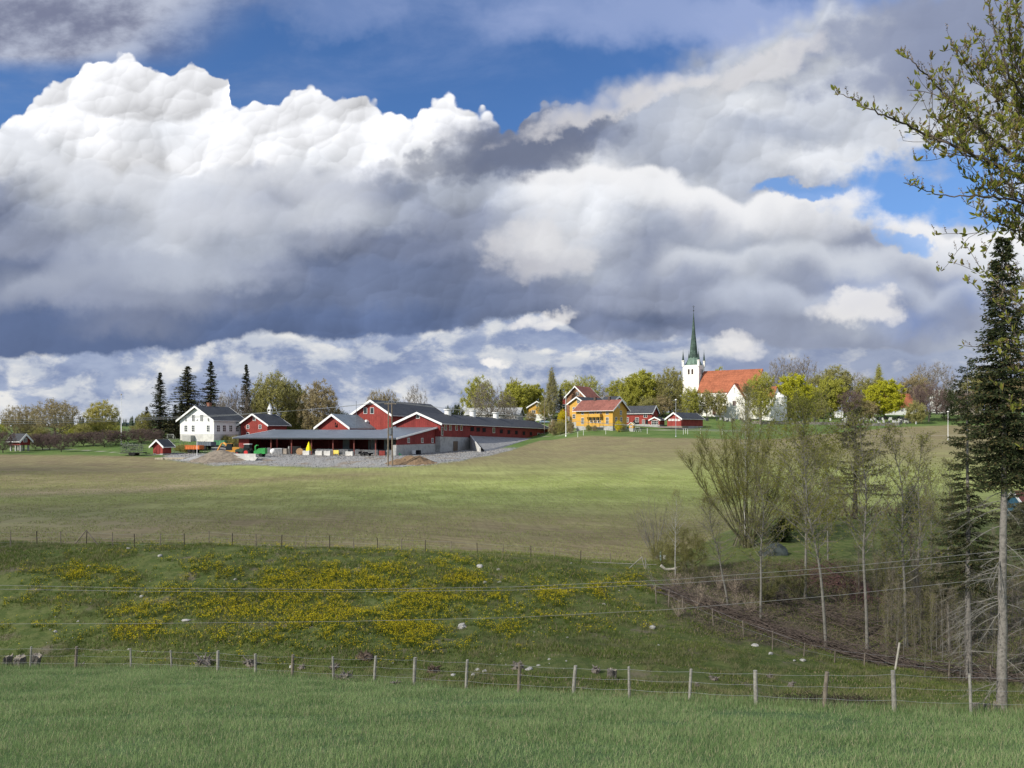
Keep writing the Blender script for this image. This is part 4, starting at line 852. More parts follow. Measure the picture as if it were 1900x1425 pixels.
H = house('brown_gabled_villa', 'tall brown and white villa with steep gable behind the ochre houses', 'house', 1051, 335, -36, 1086, None, L=11, base=775, eave=736, apex=717, wall=M('orange_brown_boards', (.27, .14, .08), .85, .2, 4, .3, ('h', .2, .2)), roof=roofb, oh=.9, ohg=.9, bargew=.35,
  wins=[('F', 1071.8, 730.5, 1.4, 1.3), ('F', 1062, 744, 1.1, 1.5), ('F', 1074, 744, 1.1, 1.5)])
m = MB(); m.box(-1.8, -.02, -.4, 5, -1, H.ze - .4); m.build('side_bay', red2, H.root)
for z in (1.0, 4.0): add_window(H.root, -.9, -.42, z, 'F', 1.3, 1.7)
H = house('red_outbuilding', 'red outbuilding with white framed windows and dark tiled roof', 'outbuilding', 1160, 297, -32, 1210, 1221, base=788, eave=766, apex=754.5, gable='S', wall=red, roof=roofd, oh=.6, ohg=.5, fh=.2, bargew=.3,
  wins=[('F', 1197.6, 770, 1.3, 1.8), ('F', 1163.8, 779, 1.1, 1.7), ('F', 1182, 779, 1.3, 1.6), ('F', 1194, 783, .9, 1.6)])
x, _, z = H.place('F', 1180, 783); m = MB(); pts = [(x - 1.3, .2)] + [(x + 1.3 * math.cos(a), z - .3 + 1.3 * math.sin(a)) for a in np.linspace(math.pi, 0, 9)] + [(x + 1.3, .2)]; m.prism(pts, -.03, -.006, 'y'); m.build('arched_opening', dark, H.root)
x, _, z = H.place('F', 1200, 783); m = MB(); m.box(x - .5, x + .5, -.03, -.006, .2, 1.9); m.build('doorway', dark, H.root)
H = house('red_lean_to', 'low red lean-to with tall white glazed doors', 'lean-to', 1206, 291, -32, 1224, None, L=5, base=788.5, eave=779, rise=.9, gable='F', wall=red, roof=roofd, oh=.4, ohg=.4, fh=.1, bargew=.25, wins=[('F', 1212, 784, 1.2, 1.5), ('F', 1218, 784, 1.2, 1.5)], mull=1)
H = house('small_red_barn', 'small red barn with a row of four white hatches', 'barn', 1238, 288, -45, 1264, None, L=15, base=792, eave=776, apex=766, wall=red, roof=roofd, oh=.7, ohg=.6, fh=.3, bargew=.35,
  wins=[('F', p, 779, .9, .6, dict(mull=0, bars=0, pm=concw, name='hatch')) for p in (1242.5, 1248.3, 1254.2, 1260)])
m = MB(); m.box(-1.5, H.W + 3, -4, -.02, -.4, .15); m.build('timber_deck', wood, H.root)
house('playhouse', 'tiny yellow playhouse on the grass beside the forsythia', 'playhouse', 1167, 270, -25, 1175, 1178, base=794.5, eave=787.5, apex=784, wall=yellow, roof=M('pale_yellow_roof', (.55, .45, .2), .8), oh=.2, ohg=.2, fh=.05, bargew=.1, rt=.08, trim=white, wins=[('F', 1171, 790.5, .5, .6)])
q = PT(1183, 0, 268); T = thing('swing_frame', 'small white A shaped garden swing beside the playhouse', 'swing', (q[0], q[1], gz(q[0], q[1])))
m = MB()
for x in (-.8, .8): m.tube([(x - .4, 0, 0), (x, 0, 1.6), (x + .4, 0, 0)], .06, 5)
m.tube([(-.8, 0, 1.6), (.8, 0, 1.6)], .06, 5); m.build('a_frame', white, T); m = MB(); m.box(-.35, .35, -.15, .15, .5, .56); m.tube([(-.3, 0, .5), (-.3, 0, 1.6)], .02, 3); m.tube([(.3, 0, .5), (.3, 0, 1.6)], .02, 3); m.build('seat', wood, T)
house('weathered_roof_barn', 'long low barn with patchy whitish grey roof beyond the long barn', 'barn', 864, 318, -8, 962, None, L=16, base=785, eave=769, apex=757.5, gable='S', wall=M('grey_white_boards', (.45, .45, .44), .85), roof=roofw, oh=.5, ohg=.5, bargew=.25)
H = house('little_ochre_cottage', 'little ochre cottage with white barge boards up on the hillside', 'house', 981, 348, -12, 1012, None, L=9, base=773, eave=754.5, apex=745, wall=yellow, roof=roofd, oh=.9, ohg=.7, bargew=.3, fh=1.2, found=white, wins=[('F', 990, 764, 1.6, 1.2), ('F', 1003, 762, 1.2, 1.2), ('F', 997, 752, 1.0, 1.0)])
def car(label, px_, Y_, mat, rz, name='parked_car', dz=0, group=None):
    q = PT(px_, 0, Y_); T = thing(name, label, 'car', (q[0], q[1], gz(q[0], q[1]) + dz), R(rz), group)
    m = MB(); m.prism([(-2.1, .35), (2.05, .35), (2.15, .6), (2.05, .85), (1.2, .98), (.5, 1.05), (-1.9, 1.05), (-2.15, .8)], -.85, .85, 'y'); m.build('body', mat, T)
    m = MB(); m.prism([(-1.75, 1.052), (1.0, 1.052), (.35, 1.48), (-1.35, 1.48)], -.74, .74, 'y'); m.build('cabin', glass, T)
    m = MB(); m.box(-1.3, .3, -.72, .72, 1.483, 1.53); m.build('roof', mat, T)
    for x in (-1.35, 1.35):
        for y in (-.8, .8):
            m = MB(); m.ycyl(y - .11, y + .11, x, .33, .33, 14); w_ = m.build('wheel', black, T); m = MB(); m.ycyl(y - .12, y + .12, x, .33, .19, 10); m.build('rim', steel, w_)
    for y in (-.6, .6): m = MB(); m.box(2.06, 2.17, y - .15, y + .15, .62, .76); m.build('headlight', white, T)
car('pale blue car parked below the little ochre cottage', 1010, 335, M('pale_blue_car_paint', (.32, .42, .55), .3, .03, spec=.5), 8, dz=.1)
q = PT(968, 0, 312); m = MB(); m.tube([(0, 0, 0), (0, 0, 1.4), (0, 0, 3.2)], [2.6, 2.6, .05], 4); m.box(-.1, .1, -.1, .1, 3.1, 3.6); tag(m.build('white_tent', white, None, (q[0], q[1], gz(q[0], q[1]) + 1.2)), 'small white peaked tent beside the whitish barn roof', 'tent')
# ------------------------------------------------------------------ church
H = house('church', 'white medieval church with orange tiled roof, tower and green copper spire', 'church', 1294.5, 345, -33, 1405, None, L=17, base=770, eave=728, rise=9.6, gable='S', wall=plaster, roof=roofr, trim=None, oh=.35, ohg=.15, fh=.1, found=plaster, rt=.3)
CH = H.root
for px_ in (1313, 1338, 1398):
    x, y, z = H.place('F', px_, 746); m = MB(); m.prism([(x - .5, z - 2.2)] + [(x + .5 * math.cos(a), z + 1.6 + .7 * math.sin(a)) for a in np.linspace(math.pi, 0, 7)] + [(x + .5, z - 2.2)], -.03, -.004, 'y'); m.build('window', M('leaded_window', (.10, .085, .07), .4), CH)
x, y, z = H.place('F', 1325, 763); m = MB(); m.prism([(x - .8, 0)] + [(x + .8 * math.cos(a), 2.6 + .9 * math.sin(a)) for a in np.linspace(math.pi, 0, 7)] + [(x + .8, 0)], -.04, -.006, 'y'); m.build('door', M('brown_church_door', (.10, .06, .04), .8), CH)
# tower, in the church's own frame
k0 = hit(H.A, H.phi, 1275.7); TW = 7.6; bx = -TW - .6 + .0; by = 3.2
yc = by + TW / 2; xc = bx + TW / 2; c_, s_ = math.cos(H.phi), math.sin(H.phi)
def wpt(x, y): return (H.A[0] + x * c_ - y * s_, H.A[1] + x * s_ + y * c_)
Yt = wpt(bx, by)[1]; tz = (HZ - 678) / F * Yt - H.zb
m = MB(); m.prism([(bx, by), (bx + TW, by), (bx + TW, by + TW), (bx, by + TW)], -1.5, tz, 'z'); m.build('tower', plaster, CH)
for (face, fr) in (('F', .38), ('F', .60), ('R', .38), ('R', .62)):
    m = MB(); pr = [(-.42, -1.2)] + [(.42 * math.cos(a), .8 + .45 * math.sin(a)) for a in np.linspace(math.pi, 0, 7)] + [(.42, -1.2)]; m.prism(pr, -.04, .0, 'y')
    o = m.build('belfry_opening', M('belfry_dark', (.05, .03, .025), .8), CH, (bx + TW * fr, by - .01, tz - 3.0) if face == 'F' else (bx + TW + .01, by + TW * fr, tz - 3.0))
    if face == 'R': o.rotation_euler = (0, 0, R(90))
pw = .85; ptz = tz + 2.2
for i in (0, 1):
    for j in (0, 1):
        px_, py_ = bx + .15 + i * (TW - .3), by + .15 + j * (TW - .3)
        m = MB(); m.box(px_ - .45, px_ + .45, py_ - .45, py_ + .45, tz - .6, ptz); m.box(px_ - .62, px_ + .62, py_ - .62, py_ + .62, ptz - .35, ptz + .02); k = m.build('pinnacle', plaster, CH)
        m = MB(); m.tube([(px_, py_, ptz + .02), (px_, py_, ptz + .5), (px_, py_, ptz + 4.4)], [.6, .48, .03], 4); m.tube([(px_, py_, ptz + 4.3), (px_, py_, ptz + 5.2)], .05, 4); m.build('pinnacle_spike', copper, k)
m = MB(); rs = TW / 2 * .98; sk = tz + 3.0; r2 = 2.15
sq = [(xc - rs, yc - rs), (xc + rs, yc - rs), (xc + rs, yc + rs), (xc - rs, yc + rs)]
base8 = []; top8 = []
for k in range(8):
    a = R(-157.5 + 45 * k); top8.append((xc + r2 * math.cos(a), yc + r2 * math.sin(a), sk + (.6 if k % 2 else .6)))
    t_ = [(-1, -.42), (-.42, -1), (.42, -1), (1, -.42), (1, .42), (.42, 1), (-.42, 1), (-1, .42)][k]; base8.append((xc + rs * t_[0], yc + rs * t_[1], tz + .01))
V_ = base8 + top8 + [(q_[0], q_[1], tz + .01) for q_ in sq]
fc = [(k, (k + 1) % 8, 8 + (k + 1) % 8, 8 + k) for k in range(8)]; m.add(V_, fc); m.add(V_, [(7, 16, 0), (1, 17, 2), (3, 18, 4), (5, 19, 6)])
m.build('spire_skirt', M('pale_green_copper', (.12, .185, .145), .7, .3, .8), CH)
ap = (HZ - 580) / F * (wpt(xc, yc)[1]) - H.zb; hh = ap - sk - .6
m = MB(); m.tube([(xc, yc, sk + .55), (xc, yc, sk + .6 + hh * .12), (xc, yc, sk + .6 + hh * .55), (xc, yc, ap)], [2.25, 1.85, .85, .08], 8, smooth=False, cap=False); sp_ = m.build('spire', copper, CH)
m = MB(); m.tube([(xc, yc, ap - .1), (xc, yc, ap + 3.4)], .07, 5); m.blob((xc, yc, ap + .9), .32, 2, 7, 0); m.blob((xc, yc, ap + 2.2), .2, 2, 6, 0); m.box(xc - .6, xc + .6, yc - .05, yc + .05, ap + 2.7, ap + 2.85); m.build('finial', M('dark_iron', (.04, .045, .05), .5), sp_)
# side chapel gable
H2 = house('side_chapel', 'steep gabled white chapel built against the church nave', 'chapel', 1343, 337, -38, 1382, 1402, base=771, eave=741, apex=712.5, wall=plaster, roof=M('dark_orange_tiles', (.28, .10, .06), .85, .25, 1.5, .6, ('h', .4, .25)), trim=None, oh=.3, ohg=.15, fh=.1, found=plaster, rt=.25)
r_ = H2.root; Mi = CH
x, y, z = H2.place('F', 1362.5, 748); m = MB(); m.box(x - .75, x + .75, -.03, -.004, z - 1.1, z + 1.0); m.build('window', M('chapel_window', (.14, .10, .10), .5), r_)
x, y, z = H2.place('F', 1362.5, 724); m = MB(); m.box(x - .25, x + .25, -.03, -.004, z - 1.2, z + 1.2); m.build('vent_slit', M('pale_recess', (.5, .5, .48), .9), r_)
o = None
H3 = house('church_choir', 'rounded white choir end of the church behind a green tree', 'choir', 1402, 334, -33, 1436, None, L=11, base=771, eave=737, rise=4.5, gable='S', wall=plaster, roof=roofr, trim=None, oh=.3, ohg=.1, fh=.1, found=plaster, wins=(), below=5)
m = MB(); m.cyl(H3.W - .6, 5.5, -5, H3.ze - .02, 4.6, 20); m.cyl(H3.W - .6, 5.5, H3.ze + .0, H3.ze + 3.0, 4.7, 20, 0, .1); m.build('apse', plaster, H3.root)
for ob in (H2.root, H3.root):   # the chapel and choir move with the church: fold their meshes under it as parts
    for c in list(ob.children):
        Mw = ob.matrix_basis.copy(); c.parent = CH; c.matrix_parent_inverse.identity()
        c.matrix_basis = CH.matrix_basis.inverted() @ ob.matrix_basis @ c.matrix_basis
        c.name = ('chapel_' if ob is H2.root else 'choir_') + c.name.split('.')[0]
    bpy.data.objects.remove(ob)
house('red_roofed_parish_hall', 'white house with orange red tiled roof at the churchyard edge', 'house', 1646, 378, 4, 1700, None, L=12, base=776, eave=755, apex=731.5, gable='S', wall=whiteb, roof=roofr, trim=None, oh=.3, ohg=.3, fh=.3,
  wins=[('F', p, 760, 1.2, 1.6) for p in (1654, 1664, 1674, 1684)])
house('pale_roofed_house', 'pale house half hidden behind the dark spruce crown', 'house', 1784, 400, 2, 1824, None, L=10, base=772, eave=744, apex=730, gable='S', wall=M('beige_boards', (.5, .45, .36), .85), roof=M('grey_brown_roof', (.25, .22, .2), .85), oh=.5, ohg=.5, wins=[('F', 1793, 750, 1.2, 1.5), ('F', 1806, 750, 1.2, 1.5)])
house('flat_white_hall', 'long flat roofed white hall beyond the bare trees', 'hall', 1752, 450, 3, 1806, None, L=14, base=770, eave=724, rise=.4, gable='S', wall=white, roof=white, trim=None, oh=.2, ohg=.2)
q = PT(1556, 762, 350); m = MB(); m.box(-1.7, 1.7, -1, 1, 0, 2.6); m.box(-1.85, 1.85, -1.15, 1.15, 2.601, 2.8); m.box(-.5, .4, -1.06, -1.001, .0, 2.0, 0); tag(m.build('white_hut', white, None, (q[0], q[1], gz(q[0], q[1]))), 'small white hut standing among the churchyard trees', 'hut')
# right edge: blue cabin with red roof behind the spruce
H = house('blue_garden_cabin', 'blue garden cabin with red roof at the hedge', 'cabin', 1903, 84, -6, 1975, None, L=4, base=976, eave=936, apex=912, gable='S', wall=M('blue_boards', (.05, .14, .22), .8, .2, 4, .3, ('v', .2, .2)), roof=M('red_cabin_roof', (.13, .05, .04), .8), oh=.3, ohg=.3, bargew=.15, rt=.1, wins=[('F', 1900, 950, .5, .7)])
# churchyard wall and graves
T = thing('churchyard_wall', 'low grey stone wall bounding the churchyard slope', 'wall', (0, 0, 0)); m = MB()
wp = [PT(p, q_, 1) for p, q_ in ()]
wl = [(1395, 322), (1440, 322), (1500, 324), (1560, 325), (1620, 326), (1668, 330)]; prev = None
for p, Y_ in wl:
    g = GP(p, Y_ - 1.5)
    if prev is not None:
        n = 10
        for k in range(n): a = prev.lerp(g, k / n); b = prev.lerp(g, (k + 1) / n); wallseg(m, a, b, min(gz(a.x, a.y), gz(b.x, b.y)) - .5, gz(a.x, a.y) + 1.15, gz(b.x, b.y) + 1.15, .5)
    prev = g
m.build('stone_wall_body', stonew, T)
def gravem(kind):
    m = MB()
    if kind == 0: m.prism([(-.3, 0), (.3, 0), (.3, .75)] + [(.3 * math.cos(a), .75 + .25 * math.sin(a)) for a in np.linspace(.4, math.pi - .4, 4)] + [(-.3, .75)], -.1, .1, 'y')
    elif kind == 1: m.box(-.4, .4, -.1, .1, 0, .8); m.box(-.5, .5, -.2, .2, -.05, .1)
    else: m.box(-.08, .08, -.06, .06, 0, 1.3); m.box(-.35, .35, -.05, .05, .8, .95); m.box(-.25, .25, -.15, .15, -.05, .2)
    return m
gp_ = [gravem(0).build('gravestone', graves_d), gravem(1).build('gravestone', graves_l), gravem(0).build('gravestone', graves_l), gravem(1).build('gravestone', graves_d)]
rg = random.Random(11); used = [False] * 4; cnt = 0
while cnt < 190:
    p = rg.uniform(1560, 1700) if cnt < 120 else rg.uniform(1400, 1545) if cnt < 165 else rg.uniform(1310, 1400); row = rg.randint(0, 9); Y_ = (331 + row * 2.7) if cnt < 165 else rg.uniform(322, 330)
    if cnt < 120 and Y_ > 345 + (1700 - p) * .5 + 8: continue
    g = GP(p, Y_); k = rg.choice([0, 0, 1, 2, 3]); s_ = rg.uniform(.9, 1.5)
    if not used[k]: o = gp_[k]; used[k] = True
    else: o = gp_[k].copy(); COL.objects.link(o)
    o.location = g; o.rotation_euler = (0, rg.uniform(-.05, .05), rg.uniform(-.4, .4) + .2); o.scale = (s_,) * 3
    tag(o, 'small dark gravestone on the churchyard lawn' if k in (0, 3) else 'small pale gravestone on the churchyard lawn', 'gravestone', 'gravestones on the churchyard lawn'); cnt += 1
# thin boundary fence posts below the village
F3 = thing('village_fence', 'thin white post fence along the village lawn', 'fence', (0, 0, 0))
for p in (1072, 1082.5, 1124, 1201, 1268, 1272, 1276, 1300, 1340): g = GP(p, 256 + (p % 7)); m = MB(); m.tube([g - Vector((0, 0, .2)), g + Vector((0, 0, 1.9))], .06, 5); m.build('post', white, F3)
m = MB()
for p in (1005, 1060, 1120, 1200, 1290, 1380): pass
pts = [GP(p, 262) + Vector((0, 0, 1.2)) for p in range(1030, 1400, 20)]; m.tube(pts, .025, 3); m.build('wire', steel, F3)
# far treeline and hills
def hillband(name, label, Y_, pts, depth, mat, seed):
    ps = np.linspace(-1500, 3400, 260); base_ = np.interp(ps, [p for p, _ in pts], [q_ for _, q_ in pts]); V_ = []
    x = (ps - CX) / F * Y_; z = (HZ - base_) / F * Y_ + fbm(ps * .012 + seed, ps * 0 + seed, 5) * Y_ * .006
    for k, (dy_, f_) in enumerate(((0, 0), (.25, .75), (.5, 1), (1, .2))):
        for i in range(len(ps)): V_.append((x[i] * (1 + dy_ * depth / Y_), Y_ + dy_ * depth, -60 + (z[i] + 60) * f_))
    n = len(ps); f = [(k * n + i, k * n + i + 1, (k + 1) * n + i + 1, (k + 1) * n + i) for k in range(3) for i in range(n - 1)]
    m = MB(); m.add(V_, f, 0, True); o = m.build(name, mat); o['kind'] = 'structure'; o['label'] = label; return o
hillband('hills', 'distant forested hills coloured with blue haze on the horizon', 5200, [(-1500, 775), (0, 787), (120, 788), (200, 786), (240, 781), (290, 781), (330, 786), (640, 782), (800, 788), (1300, 792), (3400, 792)], 1500, M('haze_blue_forest', (.045, .085, .14), .95, .3, .01), 4)  # air haze is put into the hill colour as blue
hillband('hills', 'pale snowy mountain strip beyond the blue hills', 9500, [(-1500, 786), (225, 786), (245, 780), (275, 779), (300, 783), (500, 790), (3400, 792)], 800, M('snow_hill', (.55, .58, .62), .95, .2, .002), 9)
# ------------------------------------------------------------------ unseen clouds, set toward the sun to shade valley and field
cm = bpy.data.materials.new('cloud_vapour'); cm.use_nodes = True; X.nt = cm.node_tree; X.nt.nodes.clear()
d_ = X.nt.nodes.new('ShaderNodeBsdfDiffuse'); d_.inputs[0].default_value = (.9, .9, .9, 1); t_ = X.nt.nodes.new('ShaderNodeBsdfTransparent'); mxn = X.nt.nodes.new('ShaderNodeMixShader')
X.nt.links.new(t_.outputs[0], mxn.inputs[1]); X.nt.links.new(d_.outputs[0], mxn.inputs[2]); mxn.inputs[0].default_value = .082
o_ = X.nt.nodes.new('ShaderNodeOutputMaterial'); X.nt.links.new(mxn.outputs[0], o_.inputs[0])
def drift(tgt, n_, ax_, ay_, seed, label):
    m = MB(); cc = Vector(tgt) + SUN_DIR * (380 / SUN_DIR.z); rg_ = random.Random(seed)
    for k in range(n_):
        a = rg_.uniform(0, 6.28); r_ = rg_.random() ** .4; m.blob((math.cos(a) * r_ * ax_, math.sin(a) * r_ * ay_, rg_.uniform(-4, 6)), (rg_.uniform(.3, .5) * ay_ + 10, rg_.uniform(.3, .45) * ay_, rg_.uniform(8, 14)), k, 12, .4)
    co = m.build('cloud', cm, None, cc); co['kind'] = 'stuff'; co['label'] = label
drift((-5, 42, -8), 40, 150, 64, 5, 'cloud out of view toward the sun, shading the near valley')
drift((-108, 152, -8), 9, 34, 20, 9, 'small cloud out of view, shading the western part of the sown field')
# ------------------------------------------------------------------ foliage generators
def frusta(P0_, P1_, r0, r1, n=4):
    P0_ = np.asarray(P0_); P1_ = np.asarray(P1_); D = P1_ - P0_; L = np.linalg.norm(D, axis=1, keepdims=True) + 1e-9; D = D / L
    ref = np.where(np.abs(D[:, 2:3]) < .9, np.array([[0, 0, 1.0]]), np.array([[1.0, 0, 0]])); U = np.cross(D, ref); U /= np.linalg.norm(U, axis=1, keepdims=True) + 1e-9; V = np.cross(D, U)
    a = np.arange(n) * 2 * math.pi / n; C_ = np.cos(a)[None, :, None]; S_ = np.sin(a)[None, :, None]
    ring = C_ * U[:, None] + S_ * V[:, None]; r0 = np.asarray(r0)[:, None, None]; r1 = np.asarray(r1)[:, None, None]
    v = np.concatenate([P0_[:, None] + ring * r0, P1_[:, None] + ring * r1], 1); k = len(P0_); b = (np.arange(k) * 2 * n)[:, None]
    j = np.arange(n); f = np.stack([j, (j + 1) % n, n + (j + 1) % n, n + j], -1)
    return v.reshape(-1, 3), (b[:, :, None] + f[None]).reshape(-1, 4)
def ribbons(P0_, P1_, w, rg):
    """thin tapering twigs as narrow triangles"""
    D = P1_ - P0_; R_ = rg.normal(size=D.shape); S_ = np.cross(D, R_); S_ /= np.linalg.norm(S_, axis=1, keepdims=True) + 1e-9; S_ *= (np.asarray(w) * .5)[:, None] if not np.isscalar(w) else w * .5
    v = np.stack([P0_ - S_, P0_ + S_, P1_], 1).reshape(-1, 3); return v, np.arange(len(v)).reshape(-1, 3)
def leaves(P_, size, rg, up=.0, aspect=.55, D=None):
    """leaf shaped quads (rhombus) in random directions"""
    n = len(P_); D = rg.normal(size=(n, 3)) if D is None else D + rg.normal(size=(n, 3)) * .5; D[:, 2] += up; D /= np.linalg.norm(D, axis=1, keepdims=True) + 1e-9
    S_ = np.cross(D, rg.normal(size=(n, 3))); S_ /= np.linalg.norm(S_, axis=1, keepdims=True) + 1e-9
    s = size * rg.uniform(.6, 1.3, (n, 1)); a = P_; b = P_ + D * s * .5 + S_ * s * aspect * .5; c = P_ + D * s; d = P_ + D * s * .5 - S_ * s * aspect * .5
    return np.stack([a, b, c, d], 1).reshape(-1, 3), np.arange(4 * n).reshape(-1, 4)
def grow(seed, H_, Wr, cb, N, trunk_top=.75, r0=.02, lumps=9, shape='round', wig=.02, n=4, tip=.0012, sx=0):
    """skeleton grown toward points of a lumpy crown; returns nodes, parent, radius, tips"""
    rg = np.random.default_rng(seed); nodes = []; par = []; depth = []
    K = 14; x = y = 0
    for k in range(K + 1):
        t = k / K; nodes.append((x * H_ + sx * t * t * H_, y * H_, t * trunk_top * H_)); par.append(k - 1)
        x += rg.normal() * wig * (.3 + t); y += rg.normal() * wig * (.3 + t)
    C_ = []
    while len(C_) < lumps:
        p = rg.uniform(-1, 1, 3)
        if np.linalg.norm(p) < 1 and (np.linalg.norm(p) > .45 or len(C_) < 2): C_.append(p)
    C_ = np.array(C_); pts = []
    while len(pts) < N:
        p = C_[rg.integers(lumps)] * .72 + rg.normal(size=3) * .25
        if rg.random() < .55: p = rg.normal(size=3); p = p / np.linalg.norm(p) * rg.uniform(.5, 1)
        r_ = np.linalg.norm(p)
        if r_ > 1 + .08 * rg.normal() or r_ < .2: continue
        z = cb + (1 - cb) * (p[2] + 1) / 2; w = 1.0
        if shape == 'cone': w = (1.25 - (p[2] + 1) * .5) * .8
        if shape == 'vase': w = .45 + .55 * (p[2] + 1) / 2
        pts.append((p[0] * Wr * w * H_, p[1] * Wr * w * H_, z * H_))
    pts = np.array(pts); pts[:, 0] += sx * (pts[:, 2] / H_) ** 2 * H_; fork = np.array([0, 0, cb * H_ * .8])
    pts = pts[np.argsort(np.linalg.norm(pts - fork, axis=1))]
    A_ = np.zeros((len(nodes) + N * 14, 3)); A_[:len(nodes)] = nodes; cnt = len(nodes); par = list(par); tips = []
    zmin = cb * H_ * .55; ok = np.zeros(len(A_), bool); ok[:cnt] = A_[:cnt, 2] >= min(zmin, trunk_top * H_ * .6)
    for p in pts:
        d = np.linalg.norm(A_[:cnt] - p, axis=1) + np.maximum(0, A_[:cnt, 2] - p[2] + .03 * H_) * 1.6 + (~ok[:cnt]) * 99
        j = int(np.argmin(d)); q = A_[j]; L = np.linalg.norm(p - q); m_ = max(1, min(7, int(L / (.035 * H_)))); last = j
        side = rg.normal(size=3) * L * .10
        for k in range(1, m_ + 1):
            t = k / m_; z = q + (p - q) * t + side * math.sin(math.pi * t) + np.array([0, 0, -.10 * L * math.sin(math.pi * t)]) + rg.normal(size=3) * .004 * H_ * (t < 1)
            A_[cnt] = z; par.append(last); ok[cnt] = True; last = cnt; cnt += 1
        tips.append(last)
    A_ = A_[:cnt]; par = np.array(par); load = np.zeros(cnt); load[tips] += 1
    for i in range(cnt - 1, 0, -1): load[par[i]] += load[i]
    load = np.maximum(load, .6); rad = tip * H_ * load ** .5
    rad *= 1; k = r0 * H_ / rad[0]; e = math.log(max(k, 1.01)) / math.log(load[0]); rad = rad * load ** e
    tr = np.arange(K + 1); rad[tr] = np.maximum(rad[tr], r0 * H_ * (1 - .85 * tr / K) * .9); rad[0] *= 1.25
    return A_, par, rad, np.array(tips), rg
def tree_mesh(seed, H_=12., Wr=.35, cb=.2, N=420, tw=7, twl=.05, lf=6, ls=.016, r0=.02, sides=4, tww=.0016, droop=0.0, upw=.35, **kw):
    A_, par, rad, tips, rg = grow(seed, H_, Wr, cb, N, r0=r0, **kw)
    wood_ = MB(); i = np.arange(1, len(A_)); v, f = frusta(A_[par[i]], A_[i], np.minimum(rad[par[i]], rad[i] * 1.35), rad[i], sides); wood_.add(v, f, 0, True)
    cen = np.array([0, 0, H_ * (cb + 1) / 2 * .9]); src = np.concatenate([tips, rg.choice(np.arange(20, len(A_)), size=len(tips) // 2)]); src = np.repeat(src, tw)
    out = A_[src] - cen; out /= np.linalg.norm(out, axis=1, keepdims=True) + 1e-6
    D = out * .6 + rg.normal(size=out.shape) * .6; D[:, 2] += upw - droop * 3; D /= np.linalg.norm(D, axis=1, keepdims=True); L = twl * H_ * rg.uniform(.5, 1.3, (len(src), 1))
    P1_ = A_[src] + D * L; P1_[:, 2] -= droop * L[:, 0] * .6
    cr = MB(); v, f = ribbons(A_[src], P1_, tww * H_, rg); cr.add(v, f, 0)
    mid = A_[src] + (P1_ - A_[src]) * rg.uniform(.3, .8, (len(src), 1)); D2 = D + rg.normal(size=D.shape) * .8; P2 = mid + D2 * L * .45; v, f = ribbons(mid, P2, tww * .7 * H_, rg); cr.add(v, f, 0)
    if lf:
        base_ = np.concatenate([A_[src] + (P1_ - A_[src]) * rg.uniform(.2, 1, (len(src), 1)) for _ in range(lf)] + [P2])
        v, f = leaves(base_, ls * H_, rg, .1 - droop); cr.add(v, f, 1)
    return wood_, cr
PROTO = {}
def proto(key, fn):
    if key not in PROTO:
        w, c = fn(); wo = w.build('trunk', bark); cr = c.build('crown', [twig, twig]); PROTO[key] = (wo.data, cr.data); bpy.data.objects.remove(wo); bpy.data.objects.remove(cr)
    return PROTO[key]
def put(name, key, fn, base, h, w, label, cat, mats, group=None, rz=None, H0=12., W0=None, tname='trunk', cname='crown'):
    """one plant: an Empty with its own trunk and crown objects (meshes shared between plants of a kind)"""
    a, b = proto(key, fn); r = thing(name, label, cat, base, rz if rz is not None else (hash(key) % 7 + base[0] * 1.7) % 6.28, group)
    sz = h / H0; sw = w / W0 if W0 else sz; r.scale = (sw, sw, sz)
    for nm, me, ms in ((tname, a, [mats[0]]), (cname, b, [mats[1], mats[2]])):
        if me is None: continue
        o = bpy.data.objects.new(nm, me); COL.objects.link(o); o.parent = r
        for i in range(min(len(ms), len(o.material_slots))): o.material_slots[i].link = 'OBJECT'; o.material_slots[i].material = ms[i]
    return r
L_bright = LEAF('bright_spring_leaves', (.42, .43, .03), (.66, .64, .06), .45)
L_green = LEAF('fresh_green_leaves', (.37, .38, .07), (.56, .54, .10), .45)
L_olive = LEAF('olive_budding_leaves', (.30, .29, .09), (.43, .40, .14), .4)
L_brown = LEAF('brown_green_buds', (.33, .27, .14), (.46, .38, .20), .35)
L_yel = LEAF('pale_yellow_blossom_leaves', (.48, .44, .12), (.62, .56, .18), .4)
L_spruce = LEAF('spruce_needles', (.03, .045, .024), (.075, .085, .045), .1, cc=(.09, .06, .03))
L_spruceo = LEAF('olive_spruce_needles', (.08, .09, .045), (.15, .14, .075), .1)
L_dark = LEAF('dark_evergreen_leaves', (.02, .04, .012), (.05, .075, .02), .15)
L_gold = LEAF('golden_conifer_needles', (.10, .09, .03), (.17, .13, .04), .2)
L_forsy = LEAF('forsythia_blossom', (.62, .50, .01), (.75, .62, .02), .3)
L_willow = LEAF('willow_green_leaves', (.17, .19, .03), (.27, .27, .05), .4)
L_pine = LEAF('blue_green_pine_needles', (.035, .06, .035), (.06, .09, .05), .1)
